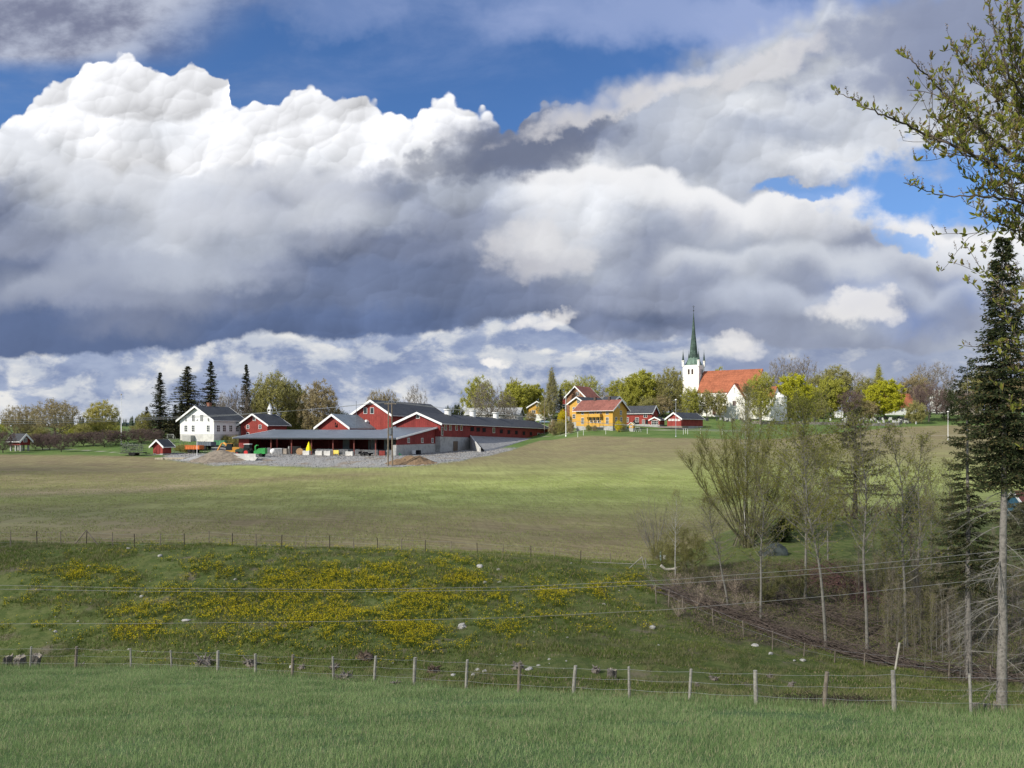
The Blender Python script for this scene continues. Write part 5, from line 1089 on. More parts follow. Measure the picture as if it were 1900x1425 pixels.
def spruce_mesh(seed, H_=12., Wr=.13, rows=46, per=7, fr=9, cb=.03, droop=.35, nl=.028, gap=.12, top=1.0, tiers=1, aspect=.34):
    rg = np.random.default_rng(seed); wood_ = MB(); z = np.linspace(0, H_, 16); wood_.tube([(0, 0, q) for q in z], .014 * H_ * (1 - z / H_ * .95), 7)
    B0 = []; B1 = []; FP = []; FD = []; FS = []
    for k in range(rows):
        t = cb + (1 - cb) * (k / rows) ** .95; R0 = Wr * H_ * (1 - t) ** .95 * 1.12 * (.7 + .3 * min(1, (t - cb) / .25)) * top * (1 + .28 * math.sin(k * 1.9) * math.sin(k * .7 + seed)) + .003 * H_
        for j in range(per):
            if rg.random() < gap: continue
            a = rg.uniform(0, 6.283); R1 = R0 * rg.uniform(.45, 1.35); zz = t * H_ + rg.normal() * .008 * H_; n_ = 5; dr = droop * (1.1 - t)
            dirv = np.array([math.cos(a), math.sin(a), 0]); pts = [np.array([0, 0, zz]) + dirv * R1 * s + np.array([0, 0, -dr * R1 * (s * 1.2 - .45 * s * s) + .25 * t * R1 * s]) for s in np.linspace(0, 1, n_)]
            for p, q in zip(pts[:-1], pts[1:]): B0.append(p); B1.append(q)
            for s in np.linspace(.12, 1, fr):
                q = s * (n_ - 1); i = min(int(q), n_ - 2); c = pts[i] + (pts[i + 1] - pts[i]) * (q - i); sidev = np.array([-dirv[1], dirv[0], 0])
                for sg in (-1, 1, 0):
                    FP.append(c); FS.append(nl * H_ * (1 - .62 * t)); FD.append(dirv * .6 + sidev * sg * (1.0 - .4 * s) + np.array([0, 0, -.35 + .5 * t]))
    B0, B1 = np.array(B0), np.array(B1); v, f = frusta(B0, B1, np.full(len(B0), .0018 * H_), np.full(len(B0), .0011 * H_), 3); cr = MB(); cr.add(v, f, 0)
    v, f = leaves(np.array(FP), np.array(FS)[:, None], rg, 0, aspect, np.array(FD)); cr.add(v, f, 1)
    return wood_, cr
far = dict(tw=7, twl=.055, lf=5, ls=.017, tww=.0020, N=480, sides=3)
SP = {
 'round': lambda s: (lambda: tree_mesh(s, Wr=.36, cb=.14, **far)),
 'oak': lambda s: (lambda: tree_mesh(s, Wr=.50, cb=.22, trunk_top=.55, r0=.024, lumps=12, **{**far, 'lf': 2, 'ls': .020})),
 'bare': lambda s: (lambda: tree_mesh(s, Wr=.38, cb=.18, trunk_top=.7, **{**far, 'lf': 0, 'tw': 9, 'tww': .0024})),
 'dense': lambda s: (lambda: tree_mesh(s, Wr=.42, cb=.12, lumps=14, **{**far, 'lf': 8, 'ls': .026, 'N': 460})),
 'shrub': lambda s: (lambda: tree_mesh(s, Wr=.6, cb=.05, trunk_top=.4, lumps=10, r0=.02, **{**far, 'tw': 9, 'lf': 3, 'ls': .035, 'twl': .10, 'tww': .004, 'N': 260})),
 'bareshrub': lambda s: (lambda: tree_mesh(s, Wr=.62, cb=.12, trunk_top=.35, lumps=10, r0=.03, **{**far, 'tw': 13, 'lf': 0, 'twl': .11, 'tww': .005, 'N': 300})),
 'birch': lambda s: (lambda: tree_mesh(s, Wr=.2, cb=.15, trunk_top=.95, lumps=14, r0=.011, droop=.25, shape='cone', **{**far, 'lf': 2, 'ls': .014})),
}
WR = dict(round=.36, oak=.50, bare=.38, dense=.42, shrub=.6, bareshrub=.62, birch=.2)
KN = dict(round='budding_tree', oak='oak_tree', bare='bare_tree', dense='maple_tree', shrub='green_shrub', bareshrub='apple_tree', birch='birch_tree')
def ftree(px_, top, wpx, Y_, kind, leaf, label, cat='tree', seed=0, group=None, sink=0, wood_=None, name=None, tw_=None, base=None):
    b = GP(px_, Y_); b.z -= .15 + sink; h = (HZ - top) / F * Y_ - b.z; w = wpx / F * Y_ / 2 * 1.16
    return put(name or KN[kind], kind + str(seed), SP[kind](100 + seed * 7 + len(kind)), b, h, w, label, cat, (wood_ or bark, tw_ or twig, leaf), group, rz=(px_ * .7) % 6.28, W0=WR[kind] * 12.)
def fspruce(px_, top, wpx, Y_, label, leaf=None, seed=0, name='spruce_tree', cat='spruce', group=None):
    b = GP(px_, Y_); b.z -= .1; h = (HZ - top) / F * Y_ - b.z; w = wpx / F * Y_ / 2 * 1.6
    return put(name, 'spr' + str(seed), lambda: spruce_mesh(40 + seed, rows=60, per=8, fr=7, gap=.1 + .1 * (seed % 2), nl=.028, aspect=.42, droop=.5), b, h, w, label, cat, (barkd, barkd, leaf or L_spruce), group, rz=px_, W0=.13 * 12 * 1.05)
# farm trees, from the west
ftree(38, 751, 58, 245, 'oak', L_brown, 'round budding oak behind the stilted cabin', seed=0)
ftree(103, 741, 78, 240, 'oak', L_brown, 'widest budding oak left of the tall flagpole', seed=1)
ftree(190, 743, 52, 252, 'round', L_yel, 'pale yellow leafing tree beside the tall flagpole', seed=0)
for i, (p, t_, w_) in enumerate([(-14, 785, 50), (55, 790, 40), (72, 793, 36), (135, 787, 46), (160, 786, 40), (182, 788, 34), (206, 788, 34), (262, 786, 34), (312, 782, 36)]):
    ftree(p, t_, w_, 262 + (i * 7) % 13, 'shrub', L_olive if i % 3 else L_green, 'olive budding shrub in the strip behind the orchard', 'shrub', i % 2, 'shrubs in the strip behind the orchard')
for i, (p, t_, w_, Y_) in enumerate([(6, 799, 40, 193), (66, 804, 30, 206), (79, 803, 34, 205), (92, 806, 26, 203), (114, 803, 34, 198), (100, 800, 30, 212), (135, 802, 30, 212), (155, 801, 30, 214), (173, 800, 32, 213), (194, 797, 36, 211), (215, 797, 34, 214), (238, 795, 36, 216), (262, 794, 36, 215), (285, 795, 32, 214), (28, 806, 26, 207)]):
    ftree(p, t_, w_, Y_, 'bareshrub', L_brown, 'bare reddish brown apple tree in the orchard row', 'apple tree', i % 2, 'bare apple trees of the orchard', tw_=twigr, wood_=barkd)
ftree(270, 762, 30, 236, 'round', L_olive, 'small olive tree between orchard and dark spruces', seed=1, name='olive_tree_clump'.replace('_clump', '')); fspruce(272, 754, 22, 240, 'short golden spruce right of the orchard', L_gold, 1)
fspruce(297, 690, 33, 229, 'narrow dark spruce left of the white farmhouse', None, 0); fspruce(325, 750, 24, 231, 'short olive spruce close beside the white farmhouse', L_spruceo, 1)
fspruce(348, 679, 56, 246, 'broad olive spruce behind the white farmhouse gable', L_spruceo, 2); fspruce(391, 669, 38, 243, 'tallest dark spruce behind the white farmhouse roof', None, 3)
fspruce(337, 742, 26, 236, 'low dark spruce under the broad olive spruce', None, 3); fspruce(457, 675, 31, 252, 'dark spruce rising behind the red storehouse', None, 0)
ftree(424, 722, 40, 238, 'bare', L_brown, 'bare grey tree at the corner of the white farmhouse', seed=0); ftree(446, 712, 44, 246, 'bare', L_brown, 'bare grey tree in front of the dark spruce', seed=1); ftree(412, 733, 30, 233, 'bare', L_brown, 'small bare tree before the white farmhouse roof', seed=2)
ftree(510, 688, 82, 252, 'round', L_olive, 'largest olive budding tree behind the red storehouse', seed=2); ftree(546, 702, 50, 256, 'round', L_olive, 'narrower budding tree between the two broad crowns', seed=1)
ftree(592, 706, 66, 250, 'round', L_brown, 'brownish budding tree behind the grey roofed barn', seed=0); ftree(482, 745, 50, 258, 'shrub', L_green, 'green shrub under the largest budding tree', 'shrub', 0); ftree(560, 762, 60, 262, 'shrub', L_olive, 'olive undergrowth shrub beside the cupola', 'shrub', 1); ftree(625, 758, 50, 270, 'shrub', L_dark, 'dark shrub above the grey barn ridge', 'shrub', 0)
ftree(698, 722, 38, 292, 'oak', L_brown, 'golden brown crown just left over the tall barn roof', seed=0); ftree(724, 724, 32, 294, 'oak', L_brown, 'golden brown crown just right over the tall barn roof', seed=1)
ftree(771, 713, 42, 292, 'bare', L_brown, 'bare tree peeking over the tall barn ridge', seed=1); ftree(832, 755, 16, 330, 'shrub', L_dark, 'small dark evergreen bush over the long barn roof', 'bush', 0); ftree(849, 749, 22, 335, 'shrub', L_dark, 'larger dark evergreen bush over the long barn roof', 'bush', 1)
# village trees
ftree(888, 698, 56, 330, 'round', L_green, 'green budding tree behind the whitish barn roof', seed=0); ftree(905, 704, 62, 306, 'bare', L_olive, 'bare grey tree standing before the whitish barn roof', seed=1); ftree(944, 722, 30, 307, 'bare', L_olive, 'small bare tree at the whitish barn roof end', seed=0)
ftree(958, 710, 58, 356, 'dense', L_green, 'leafy green tree left of the little ochre cottage', seed=0); ftree(988, 712, 46, 362, 'dense', L_green, 'leafy green tree right behind the little ochre cottage', seed=1); ftree(952, 698, 26, 372, 'round', L_olive, 'thin olive treetop above the leafy green trees', seed=1)
ftree(1024, 683, 30, 325, 'birch', L_olive, 'tall bare birch left of the village flagpole', seed=0, wood_=birch); fspruce(1040, 722, 24, 318, 'dark spruce beside the brown gabled villa', None, 1); ftree(1052, 704, 34, 362, 'round', L_green, 'pale green crown behind the brown gabled villa', seed=2)
ftree(1086, 695, 56, 360, 'oak', L_green, 'lumpy yellow green tree over the brown villa', seed=0); ftree(1128, 714, 44, 385, 'bare', L_brown, 'bare brown tree between villa and green crowns', seed=1); ftree(1150, 702, 46, 352, 'round', L_green, 'green crown left of the broad yellow green crown', seed=0)
ftree(1188, 686, 64, 346, 'dense', L_green, 'broad yellow green crown behind the red outbuilding', seed=1); ftree(1217, 702, 44, 352, 'round', L_green, 'green crown between the broad and the tall crown', seed=1); ftree(1243, 680, 46, 340, 'round', L_olive, 'tall olive crown just left of the church tower', seed=2); ftree(1266, 704, 40, 356, 'round', L_green, 'green crown touching the church tower', seed=0)
ftree(1165, 722, 40, 345, 'shrub', L_green, 'green undergrowth bush behind the red outbuilding', 'shrub', 1); ftree(1228, 735, 40, 338, 'shrub', L_brown, 'brownish bush behind the small red barn', 'shrub', 0)
ftree(1335, 683, 26, 400, 'dense', L_green, 'green treetop showing above the church roof ridge', seed=0); ftree(1358, 688, 18, 400, 'dense', L_olive, 'small treetop above the church roof ridge', seed=1); ftree(1392, 684, 26, 395, 'bare', L_brown, 'bare treetop above the east end of the church roof', seed=2)
ftree(1283, 716, 32, 330, 'round', L_green, 'thin leafing tree before the church tower foot', seed=1); ftree(1312, 722, 26, 331, 'round', L_olive, 'thin leafing tree at the nave corner', seed=2); ftree(1336, 724, 26, 330, 'round', L_olive, 'thin leafing tree left of the side chapel', seed=0)
ftree(1411, 685, 50, 318, 'round', L_green, 'round green tree before the church choir', seed=1); ftree(1473, 694, 60, 345, 'dense', L_bright, 'bright yellow green maple right of the church', seed=0); ftree(1642, 704, 62, 352, 'dense', L_bright, 'bright yellow green maple beside the parish hall', seed=1)
ftree(1453, 657, 54, 392, 'bare', L_brown, 'tall bare tree directly right of the church', seed=0); ftree(1489, 660, 58, 396, 'bare', L_brown, 'tall bare tree above the bright maple', seed=1); ftree(1517, 690, 40, 385, 'round', L_olive, 'olive budding tree behind the bright maple', seed=1)
ftree(1540, 701, 56, 356, 'dense', L_green, 'soft green tree in the middle of the churchyard trees', seed=0); ftree(1551, 676, 54, 400, 'round', L_olive, 'tall olive tree above the soft green tree', seed=2); ftree(1590, 690, 40, 410, 'bare', L_brown, 'bare violet brown treetop between olive crowns', seed=2)
ftree(1576, 722, 46, 350, 'bareshrub', L_brown, 'reddish bare bush in the churchyard', 'bush', 0, tw_=twigr); ftree(1609, 700, 44, 392, 'round', L_olive, 'olive crown left of the pointed birch', seed=0); ftree(1630, 677, 26, 396, 'birch', L_green, 'pointed leafing birch above the bright maple', seed=0, wood_=birch)
ftree(1667, 697, 44, 405, 'bare', L_olive, 'bare grey tree behind the parish hall roof', seed=0); ftree(1697, 692, 46, 402, 'round', L_brown, 'olive brown crown behind the parish hall', seed=1); ftree(1712, 674, 44, 420, 'bare', L_brown, 'bare crown left of the highest bare crown', seed=1); ftree(1739, 671, 56, 415, 'bare', L_brown, 'highest bare crown right of the parish hall', seed=2)
ftree(1723, 710, 62, 346, 'bareshrub', L_brown, 'wide dark reddish bare tree beside the parish hall', seed=1, tw_=twigr, name='bare_tree'); ftree(1700, 745, 34, 336, 'shrub', L_olive, 'golden olive bush before the parish hall', 'bush', 0); ftree(1757, 720, 34, 352, 'shrub', L_dark, 'dark evergreen tree near the white lamp post', 'tree', 1); ftree(1783, 722, 46, 362, 'bareshrub', L_brown, 'reddish bare tree right of the dark evergreen', seed=0, tw_=twigr, name='bare_tree')
ftree(1815, 688, 60, 380, 'round', L_olive, 'olive tree behind the dark spruce crowns', seed=0); ftree(1868, 700, 64, 360, 'shrub', L_brown, 'brown bush seen through the spruce crown', 'bush', 1); ftree(1905, 694, 70, 370, 'round', L_olive, 'olive tree at the far east edge', seed=2)
for i, (p, t_, w_, Y_, lf_) in enumerate([(1432, 735, 34, 350, L_olive), (1500, 738, 44, 356, L_green), (1520, 742, 36, 342, L_olive), (1590, 740, 44, 352, L_olive), (1612, 745, 36, 350, L_brown), (1460, 745, 40, 340, L_olive), (930, 745, 40, 350, L_olive), (1012, 742, 30, 345, L_olive), (1122, 735, 34, 350, L_brown), (1143, 740, 34, 342, L_olive), (1205, 738, 40, 335, L_olive), (1290, 752, 24, 332, L_brown), (1258, 750, 30, 338, L_olive), (640, 768, 30, 330, L_dark), (1400, 745, 30, 345, L_brown)]):
    ftree(p, t_, w_, Y_, 'shrub', lf_, 'budding undergrowth shrub among the village trees', 'shrub', i % 2, 'undergrowth shrubs among the village trees')
ftree(1147, 781, 13, 268, 'shrub', L_forsy, 'bright yellow forsythia bush beside the playhouse', 'forsythia', 0, name='forsythia_bush'); ftree(1044, 760, 17, 300, 'shrub', L_forsy, 'yellow forsythia bush below the brown gabled villa', 'forsythia', 1, name='forsythia_bush')
for i, (p, t_, w_, Y_) in enumerate([(420, 808, 22, 220), (436, 808, 20, 219), (404, 810, 16, 222), (337, 825, 20, 203), (345, 824, 18, 201), (330, 827, 14, 204)]):
    ftree(p, t_, w_, Y_, 'shrub', L_olive, 'low clipped hedge bush between the white farmhouse and the yard', 'bush', i % 2, 'low hedge bushes below the white farmhouse', name='hedge_bush')
for i, (p, t_, w_, Y_) in enumerate([(1028, 780, 20, 292), (1040, 781, 22, 290), (1058, 783, 14, 280), (1155, 785, 12, 272), (985, 764, 20, 335), (1092, 788, 10, 272), (1103, 789, 9, 271)]):
    ftree(p, t_, w_, Y_, 'shrub', L_olive if i % 2 else L_brown, 'low garden bush by the ochre houses', 'bush', i % 2, 'garden bushes by the ochre houses', name='garden_bush')
# distant conifer forest strips: one uncountable mass
rg = np.random.default_rng(3); m = MB(); P_ = []; Hh = []
for (a, b, Y_, n_) in ((-200, 640, 700, 420), (640, 880, 760, 160), (1500, 2050, 800, 260)):
    for _ in range(n_):
        p = rg.uniform(a, b); y = Y_ + rg.uniform(-60, 200); x = (p - CX) / F * y; P_.append((x, y, gz(x, y) - 1)); Hh.append(rg.uniform(5, 12))
P_ = np.array(P_); Hh = np.array(Hh); n_ = len(P_)
for lv in range(4):
    z0 = Hh * (.1 + lv * .2); z1 = Hh * (.45 + lv * .19); r_ = Hh * (.22 - .045 * lv); a_ = rg.uniform(0, 6.28, n_)
    ring = np.stack([np.stack([P_[:, 0] + r_ * np.cos(a_ + k * 1.256) * rg.uniform(.7, 1.2, n_), P_[:, 1] + r_ * np.sin(a_ + k * 1.256), P_[:, 2] + z0], -1) for k in range(5)] + [P_ + np.stack([0 * z1, 0 * z1, z1], -1)], 1)
    b = (np.arange(n_) * 6)[:, None]; f = np.concatenate([b + np.array([[k, (k + 1) % 5, 5]]) for k in range(5)]); m.add(ring.reshape(-1, 3), f)
tag(m.build('distant_forest', LEAF('far_forest_needles', (.02, .035, .02), (.05, .065, .035), .05)), 'distant dark conifer forest along the horizon', None, None, 'stuff')
# ------------------------------------------------------------------ near valley: fences, stones, stumps, trees, grass
def GY(px_, py_, Ya=26, Yb=90):
    """first ground point whose sight line drops to row py_"""
    ys_ = np.linspace(Ya, Yb, 600); x_ = (px_ - CX) / F * ys_; pr = HZ - ground(x_, ys_) * F / ys_
    k = np.argmax(pr <= py_) if (pr <= py_).any() else int(np.argmin(np.abs(pr - py_))); return Vector((x_[k], ys_[k], gz(x_[k], ys_[k])))
# ---- wire fence at the edge of the crop
FN = thing('crop_fence', 'wire fence of pale weathered posts along the green crop edge', 'fence', (0, 0, 0))
posts = [(56, 1200, 1240), (140, 1200, 1242), (243, 1204, 1242), (319, 1208, 1244), (404, 1209, 1249), (474, 1214, 1251), (542, 1217, 1258), (619, 1219, 1262), (694, 1219, 1268), (768, 1221, 1272), (864, 1226, 1280), (962, 1231, 1287), (1063, 1237, 1291), (1168, 1238, 1296),
         (1279, 1243, 1302), (1403, 1245, 1309), (1528, 1248, 1315), (1660, 1247, 1322), (1802, 1252, 1326), (1958, 1255, 1334), (-30, 1200, 1240)]
tops = []
for i, (p, t_, b_) in enumerate(sorted(posts)):
    Y_ = float(fence_y(p)); g = GP(p, Y_); h = (b_ - t_) / F * Y_ + .02; ln = math.sin(p * 2.3) * .06 + (.05 if i % 4 == 1 else 0)
    m = MB(); r_ = .05 + .012 * math.sin(p); m.tube([g + Vector((0, 0, -.3)), g + Vector((ln * .5, 0, h * .5)), g + Vector((ln, .0, h))], [r_ * 1.05, r_, r_ * .95], 9); m.build('post', [woodp, wood][i % 5 == 2], FN)
    tops.append((g, ln, h))
for fr in (.93, .62, .30):
    pts = []
    for (g, ln, h), (g2, ln2, h2) in zip(tops[:-1], tops[1:]):
        a = g + Vector((ln * fr, -.055, h * fr)); b = g2 + Vector((ln2 * fr, -.055, h2 * fr))
        for t in (0, .33, .66): pts.append(a.lerp(b, t) - Vector((0, 0, .035 * 4 * t * (1 - t))))
    pts.append(b); m = MB(); m.tube(pts, .0035, 3); m.build('wire', steel, FN)
# ---- upper fence along the sown field
FU = thing('field_fence', 'thin dark post fence on top of the flowered bank', 'fence', (0, 0, 0)); tops = []
for i, p in enumerate([-20, 19, 69, 113, 160, 209, 250, 297, 342, 388, 432, 476, 522, 567, 612, 656, 701, 745, 789, 836, 886, 933, 985, 1028, 1077, 1133]):
    Y_ = float(FSTART(p)) - 3.2; g = GP(p, Y_); h = 1.12 - .0002 * p; m = MB(); ln = math.sin(p * 1.7) * .05; m.tube([g - Vector((0, 0, .25)), g + Vector((ln, 0, h))], [.034, .03], 6); m.build('post', wood if i % 2 else barkd, FU); tops.append(g + Vector((ln, 0, h)))
g = GP(160, float(FSTART(160)) - 3.2)
for s_ in (-1, 1): m = MB(); m.tube([g + Vector((s_ * 1.0, 0, -.1)), g + Vector((0, 0, 1.15))], .04, 5); m.build('brace', wood, FU)
for dz_ in (-.08, -.45, -.8):
    m = MB(); m.tube([p + Vector((0, 0, dz_)) for p in tops], .004, 3); m.build('wire', steel, FU)
# ---- fence stakes down the gully
FG = thing('gully_fence', 'irregular fence of thin stakes along the brush edge', 'fence', (0, 0, 0)); tops = []
for p, t_, b_, w_ in [(1199, 1035, 1058, 1), (1218, 1086, 1120, 0), (1240, 1094, 1126, 0), (1268, 1105, 1135, 0), (1324, 1129, 1161, 0), (1380, 1152, 1182, 0), (1433, 1171, 1204, 0), (1491, 1196, 1217, 0), (1548, 1205, 1230, 0), (1603, 1218, 1236, 0), (1760, 1228, 1262, 0), (1840, 1235, 1265, 0)]:
    g = GY(p, b_, 32, 66); h = max(.7, (b_ - t_) / F * g.y); m = MB(); m.tube([g - Vector((0, 0, .2)), g + Vector((math.sin(p) * .08, 0, h))], .035, 6); m.build('post', woodp if w_ else wood, FG); tops.append(g + Vector((math.sin(p) * .08, 0, h)))
g = GY(1661, 1243, 30, 66); m = MB(); m.tube([g, g + Vector((.22, 0, 1.35))], .05, 7); m.build('leaning_post', M('bleached_wood', (.5, .47, .4), .9), FG)
for dz_ in (-.05, -.4): m = MB(); m.tube([p + Vector((0, 0, dz_)) for p in tops], .004, 3); m.build('wire', steel, FG)
g = GY(1197, 1058, 40, 66); T = thing('white_stake_brace', 'white timber brace and long pale pole at the bank corner', 'brace', g)
m = MB(); m.tube([(0, 0, 0), (-.25, 0, 1.05)], .04, 6); m.build('stake', woodp, T); m = MB(); m.tube([(-1.3, 0, .1), (-.25, 0, 1.02)], .03, 6); m.build('strut', woodp, T); m = MB(); m.tube([(-4.1, 0, .62), (.9, .1, .40)], .024, 6); m.build('long_pole', woodp, T)
g = GY(1226, 1040, 40, 70); T = thing('water_post', 'pale blue post with a small white bucket by the willow', 'post', g)
m = MB(); m.tube([(0, 0, 0), (0, 0, .9)], .08, 8); m.build('post', M('pale_blue_plastic', (.32, .5, .58), .5), T); m = MB(); m.tube([(.3, 0, .12), (.3, 0, .45)], [.18, .24], 12); m.build('bucket', concw, T)
g = GY(1244, 1060, 40, 70); m = MB(); m.tube([(-.75, 0, .45), (-.4, 0, .12), (.2, 0, .16), (.85, 0, .4)], [.13, .12, .1, .06], 8); m.tube([(-.4, 0, .1), (-.3, 0, -.3)], .04, 5); tag(m.build('bleached_log', M('bleached_wood', (.5, .47, .4)), None, g), 'curved bleached log lying below the thin birch', 'log')
# ---- stones
def stone(p, q_, w_, label='pale field stone on the flowered bank', flat=.55, mat=None):
    g = GY(p, q_); r_ = w_ / F * g.y / 2 * .85; m = MB(); m.blob((0, 0, r_ * flat * .2), (r_, r_ * .8, r_ * flat), int(p * 7 + q_), 8, .55); o = m.build('field_stone', mat or rock, None, g); o.rotation_euler = (0, 0, p); tag(o, label, 'stone')
    return o
SN = [(297, 1032, 10, 'white stone under the upper fence near its brace'), (165, 1051, 8, 'small stone left of the first yellow flowers'), (263, 1109, 10, 'flat pale stone left of three small ones'), (238, 1019, 8, 'small stone at the foot of the upper fence'),
 (345, 1152, 19, 'long flat grey slab lying among the flowers', .3), (103, 1173, 9, 'grey stone on the bare bank patch at the west'), (145, 1154, 6, 'small white stone above the second fence post'), (542, 1238, 13, 'grey boulder behind the seventh fence post'),
 (891, 1053, 14, 'white boulder at the upper end of the flowers'), (924, 1058, 8, 'grey stone right of the white boulder'), (900, 1082, 10, 'grey flat stone above the thin cable crossing'), (927, 1081, 8, 'sandy stone below the white boulder'), (858, 1166, 19, 'large slanting pale slab in the middle of the bank', .7),
 (886, 1244, 11, 'white stone behind the tall middle fence post'), (841, 1254, 11, 'white stone left of the tall middle fence post'), (878, 1254, 10, 'flat white stone closest to the middle post'), (981, 1243, 16, 'wide grey stone beside the grey root stump', .5), (900, 1247, 12, 'grey stone right of the white one'), (999, 1236, 7, 'small stone behind the wide grey one'), (1019, 1224, 7, 'lone white stone on the short grass'),
 (1121, 1122, 8, 'white stone low among the eastern flowers'), (1211, 1166, 14, 'grey stone on the eastern slope'), (416, 1090, 7, 'small white stone over the upper cable'), (437, 1077, 7, 'small white stone above its like'),
 (1401, 1200, 15, 'mossy grey boulder below the brush line'), (1430, 1214, 10, 'pale stone right of the mossy boulder'), (1489, 1227, 10, 'pale stone near the lower stakes'), (1474, 1227, 6, 'small white stone beside the pale one'), (811, 1247, 9, 'white stone in the hollow near the fence')]
for t_ in SN: stone(t_[0], t_[1], t_[2] * 1.1, t_[3], t_[4] if len(t_) > 4 else .6)
rg = random.Random(77)
for k in range(70):
    p = rg.uniform(30, 1240); q_ = rg.uniform(1040, 1245); o = stone(p, q_, rg.choice([3, 3, 4, 5]), 'small stone scattered on the weedy bank', .6); o['group'] = 'small stones scattered on the weedy bank'
# ---- stumps and root piles
def stump(p, q_, w_, h_, label, lean=.1, fence=True):
    if fence: g = GP(p, float(fence_y(p)) + .7)
    else: g = GY(p, q_)
    r_ = w_ / F * g.y / 2; hh_ = h_ / F * g.y; rgg = np.random.default_rng(int(p)); n = 24; m = MB(); V_ = []
    for k, (z, s_) in enumerate(((-.2, 1.35), (.05, 1.25), (.3, 1.0), (.7, .95), (1.0, .97))):
        for j in range(n):
            a = j * 6.283 / n; rr = r_ * s_ * (1 + .12 * math.sin(a * 5 + p) + .05 * rgg.normal()); V_.append((rr * math.cos(a) + lean * z * hh_, rr * math.sin(a), hh_ * z * (1 + .07 * rgg.normal() * (z == 1.0) + .10 * math.sin(a + p) * (z == 1.0))))
    V_.append((lean * hh_, 0, hh_ * .92)); m.add(V_, [(i * n + j, i * n + (j + 1) % n, (i + 1) * n + (j + 1) % n, (i + 1) * n + j) for i in range(4) for j in range(n)]); m.add(V_, [(4 * n + j, 4 * n + (j + 1) % n, 5 * n) for j in range(n)], 1)
    tag(m.build('tree_stump', [M('grey_stump_bark', (.15, .135, .12), .95, .4, 14, 1), M('cut_stump_wood', (.26, .23, .18), .9, .3, 10)], None, g), label, 'stump')
stump(14, 1240, 15, 20, 'squat dark stump furthest west behind the fence'); stump(38, 1240, 20, 19, 'wide split stump second from the west', -.1); stump(62, 1240, 16, 24, 'grey leaning stump beside the fence post', .3)
stump(1135, 1262, 17, 20, 'upright grey stump with roots behind the fence', .05, False); stump(1812, 1328, 12, 17, 'first of three dark stumps beside the big spruce trunk', -.1); stump(1831, 1328, 12, 16, 'second of three dark stumps beside the big spruce trunk', 0); stump(1847, 1328, 11, 17, 'third dark stump touching the big spruce trunk', .1)
clod_m = M('brown_root_earth', (.15, .11, .08), .95, .4, 6, .9, col2=(.09, .07, .055))
rootm = M('grey_root_wood', (.21, .185, .16), .95, .4, 12, .8, col2=(.10, .075, .055))
def rootpile(p, q_, w_, h_, label, seed, n_=40, mat=None, cat='root pile', name='root_pile', flat=.5):
    g = GY(p, q_); w = w_ / F * g.y / 2; h = h_ / F * g.y; rgg = np.random.default_rng(seed); m = MB(); m.blob((0, 0, 0), (w * .7, w * .5, h * .55), seed, 8, .6)
    for k in range(n_):
        a = rgg.uniform(0, 6.28); r0_ = rgg.uniform(0, .5) * w; s_ = np.array([r0_ * math.cos(a), r0_ * math.sin(a), rgg.uniform(0, h * .6)]); d = np.array([math.cos(a) * rgg.uniform(.2, 1), math.sin(a) * rgg.uniform(.2, 1), rgg.uniform(-flat, .9)]) * w * rgg.uniform(.4, .9)
        e = s_ + d; e[2] = max(e[2], .02); mid = (s_ + e) / 2 + rgg.normal(size=3) * w * .08; t0 = rgg.uniform(.012, .05); m.tube([s_, mid, e], [t0, t0 * .8, t0 * .4], 5)
    tag(m.build(name, mat or rootm, None, g), label, cat)
rootpile(378, 1237, 42, 24, 'brown overgrown root clump behind the fence', 3, 50); rootpile(466, 1236, 30, 16, 'grey uprooted stump by the sixth post', 4); rootpile(640, 1263, 46, 15, 'heap of grey split sticks beside a post', 5, 60); rootpile(620, 1240, 26, 9, 'flat heap of roots above the stick heap', 6, 24)
rootpile(804, 1248, 34, 14, 'dark reddish root plate in the hollow', 7, 40, clod_m); rootpile(962, 1243, 30, 20, 'pale grey root stump with spread roots', 8, 46); rootpile(732, 1272, 20, 10, 'small dark stump remnant beside a post', 9, 20); rootpile(1105, 1247, 22, 14, 'pale knotted roots left of the upright stump', 10, 30)
rootpile(1205, 1297, 24, 9, 'low dark roots just behind the fence wire', 11, 26, clod_m); rootpile(1293, 1276, 12, 12, 'small pointed grey root on short grass', 12, 14); rootpile(1468, 1273, 16, 12, 'small branching roots before the ditch', 13, 16); rootpile(676, 1222, 44, 14, 'brown earth mound with broken sticks', 14, 20, clod_m, 'mound', 'earth_mound')
rootpile(1325, 1262, 20, 8, 'scattered twig heap on the short grass', 15, 18); rootpile(1430, 1258, 16, 7, 'second small twig heap on the short grass', 16, 14); rootpile(560, 1242, 22, 8, 'few broken roots beside the grey boulder', 17, 14); rootpile(150, 1238, 24, 6, 'pale fallen sticks between two western posts', 18, 10)
# ditch brush
g = GY(1530, 1303, 24, 34); rgg = np.random.default_rng(8); m = MB()
for k in range(520):
    t = rgg.uniform(-1, 1); x = g.x + t * 2.1; y = g.y + rgg.normal() * .45 + .3; z = gz(x, y) + rgg.uniform(-.02, .18) * (1 - t * t); a = rgg.uniform(0, 6.28); L = rgg.uniform(.1, .5)
    m.tube([(x, y, z), (x + L * math.cos(a), y + L * math.sin(a) * .6, z + rgg.uniform(-.06, .22))], rgg.uniform(.004, .014), 3, cap=False)
o = m.build('ditch_debris', M('dark_ditch_litter', (.05, .04, .03), .95, .5, 8)); tag(o, 'dark tangle of twigs lying in the muddy ditch', None, None, 'stuff')
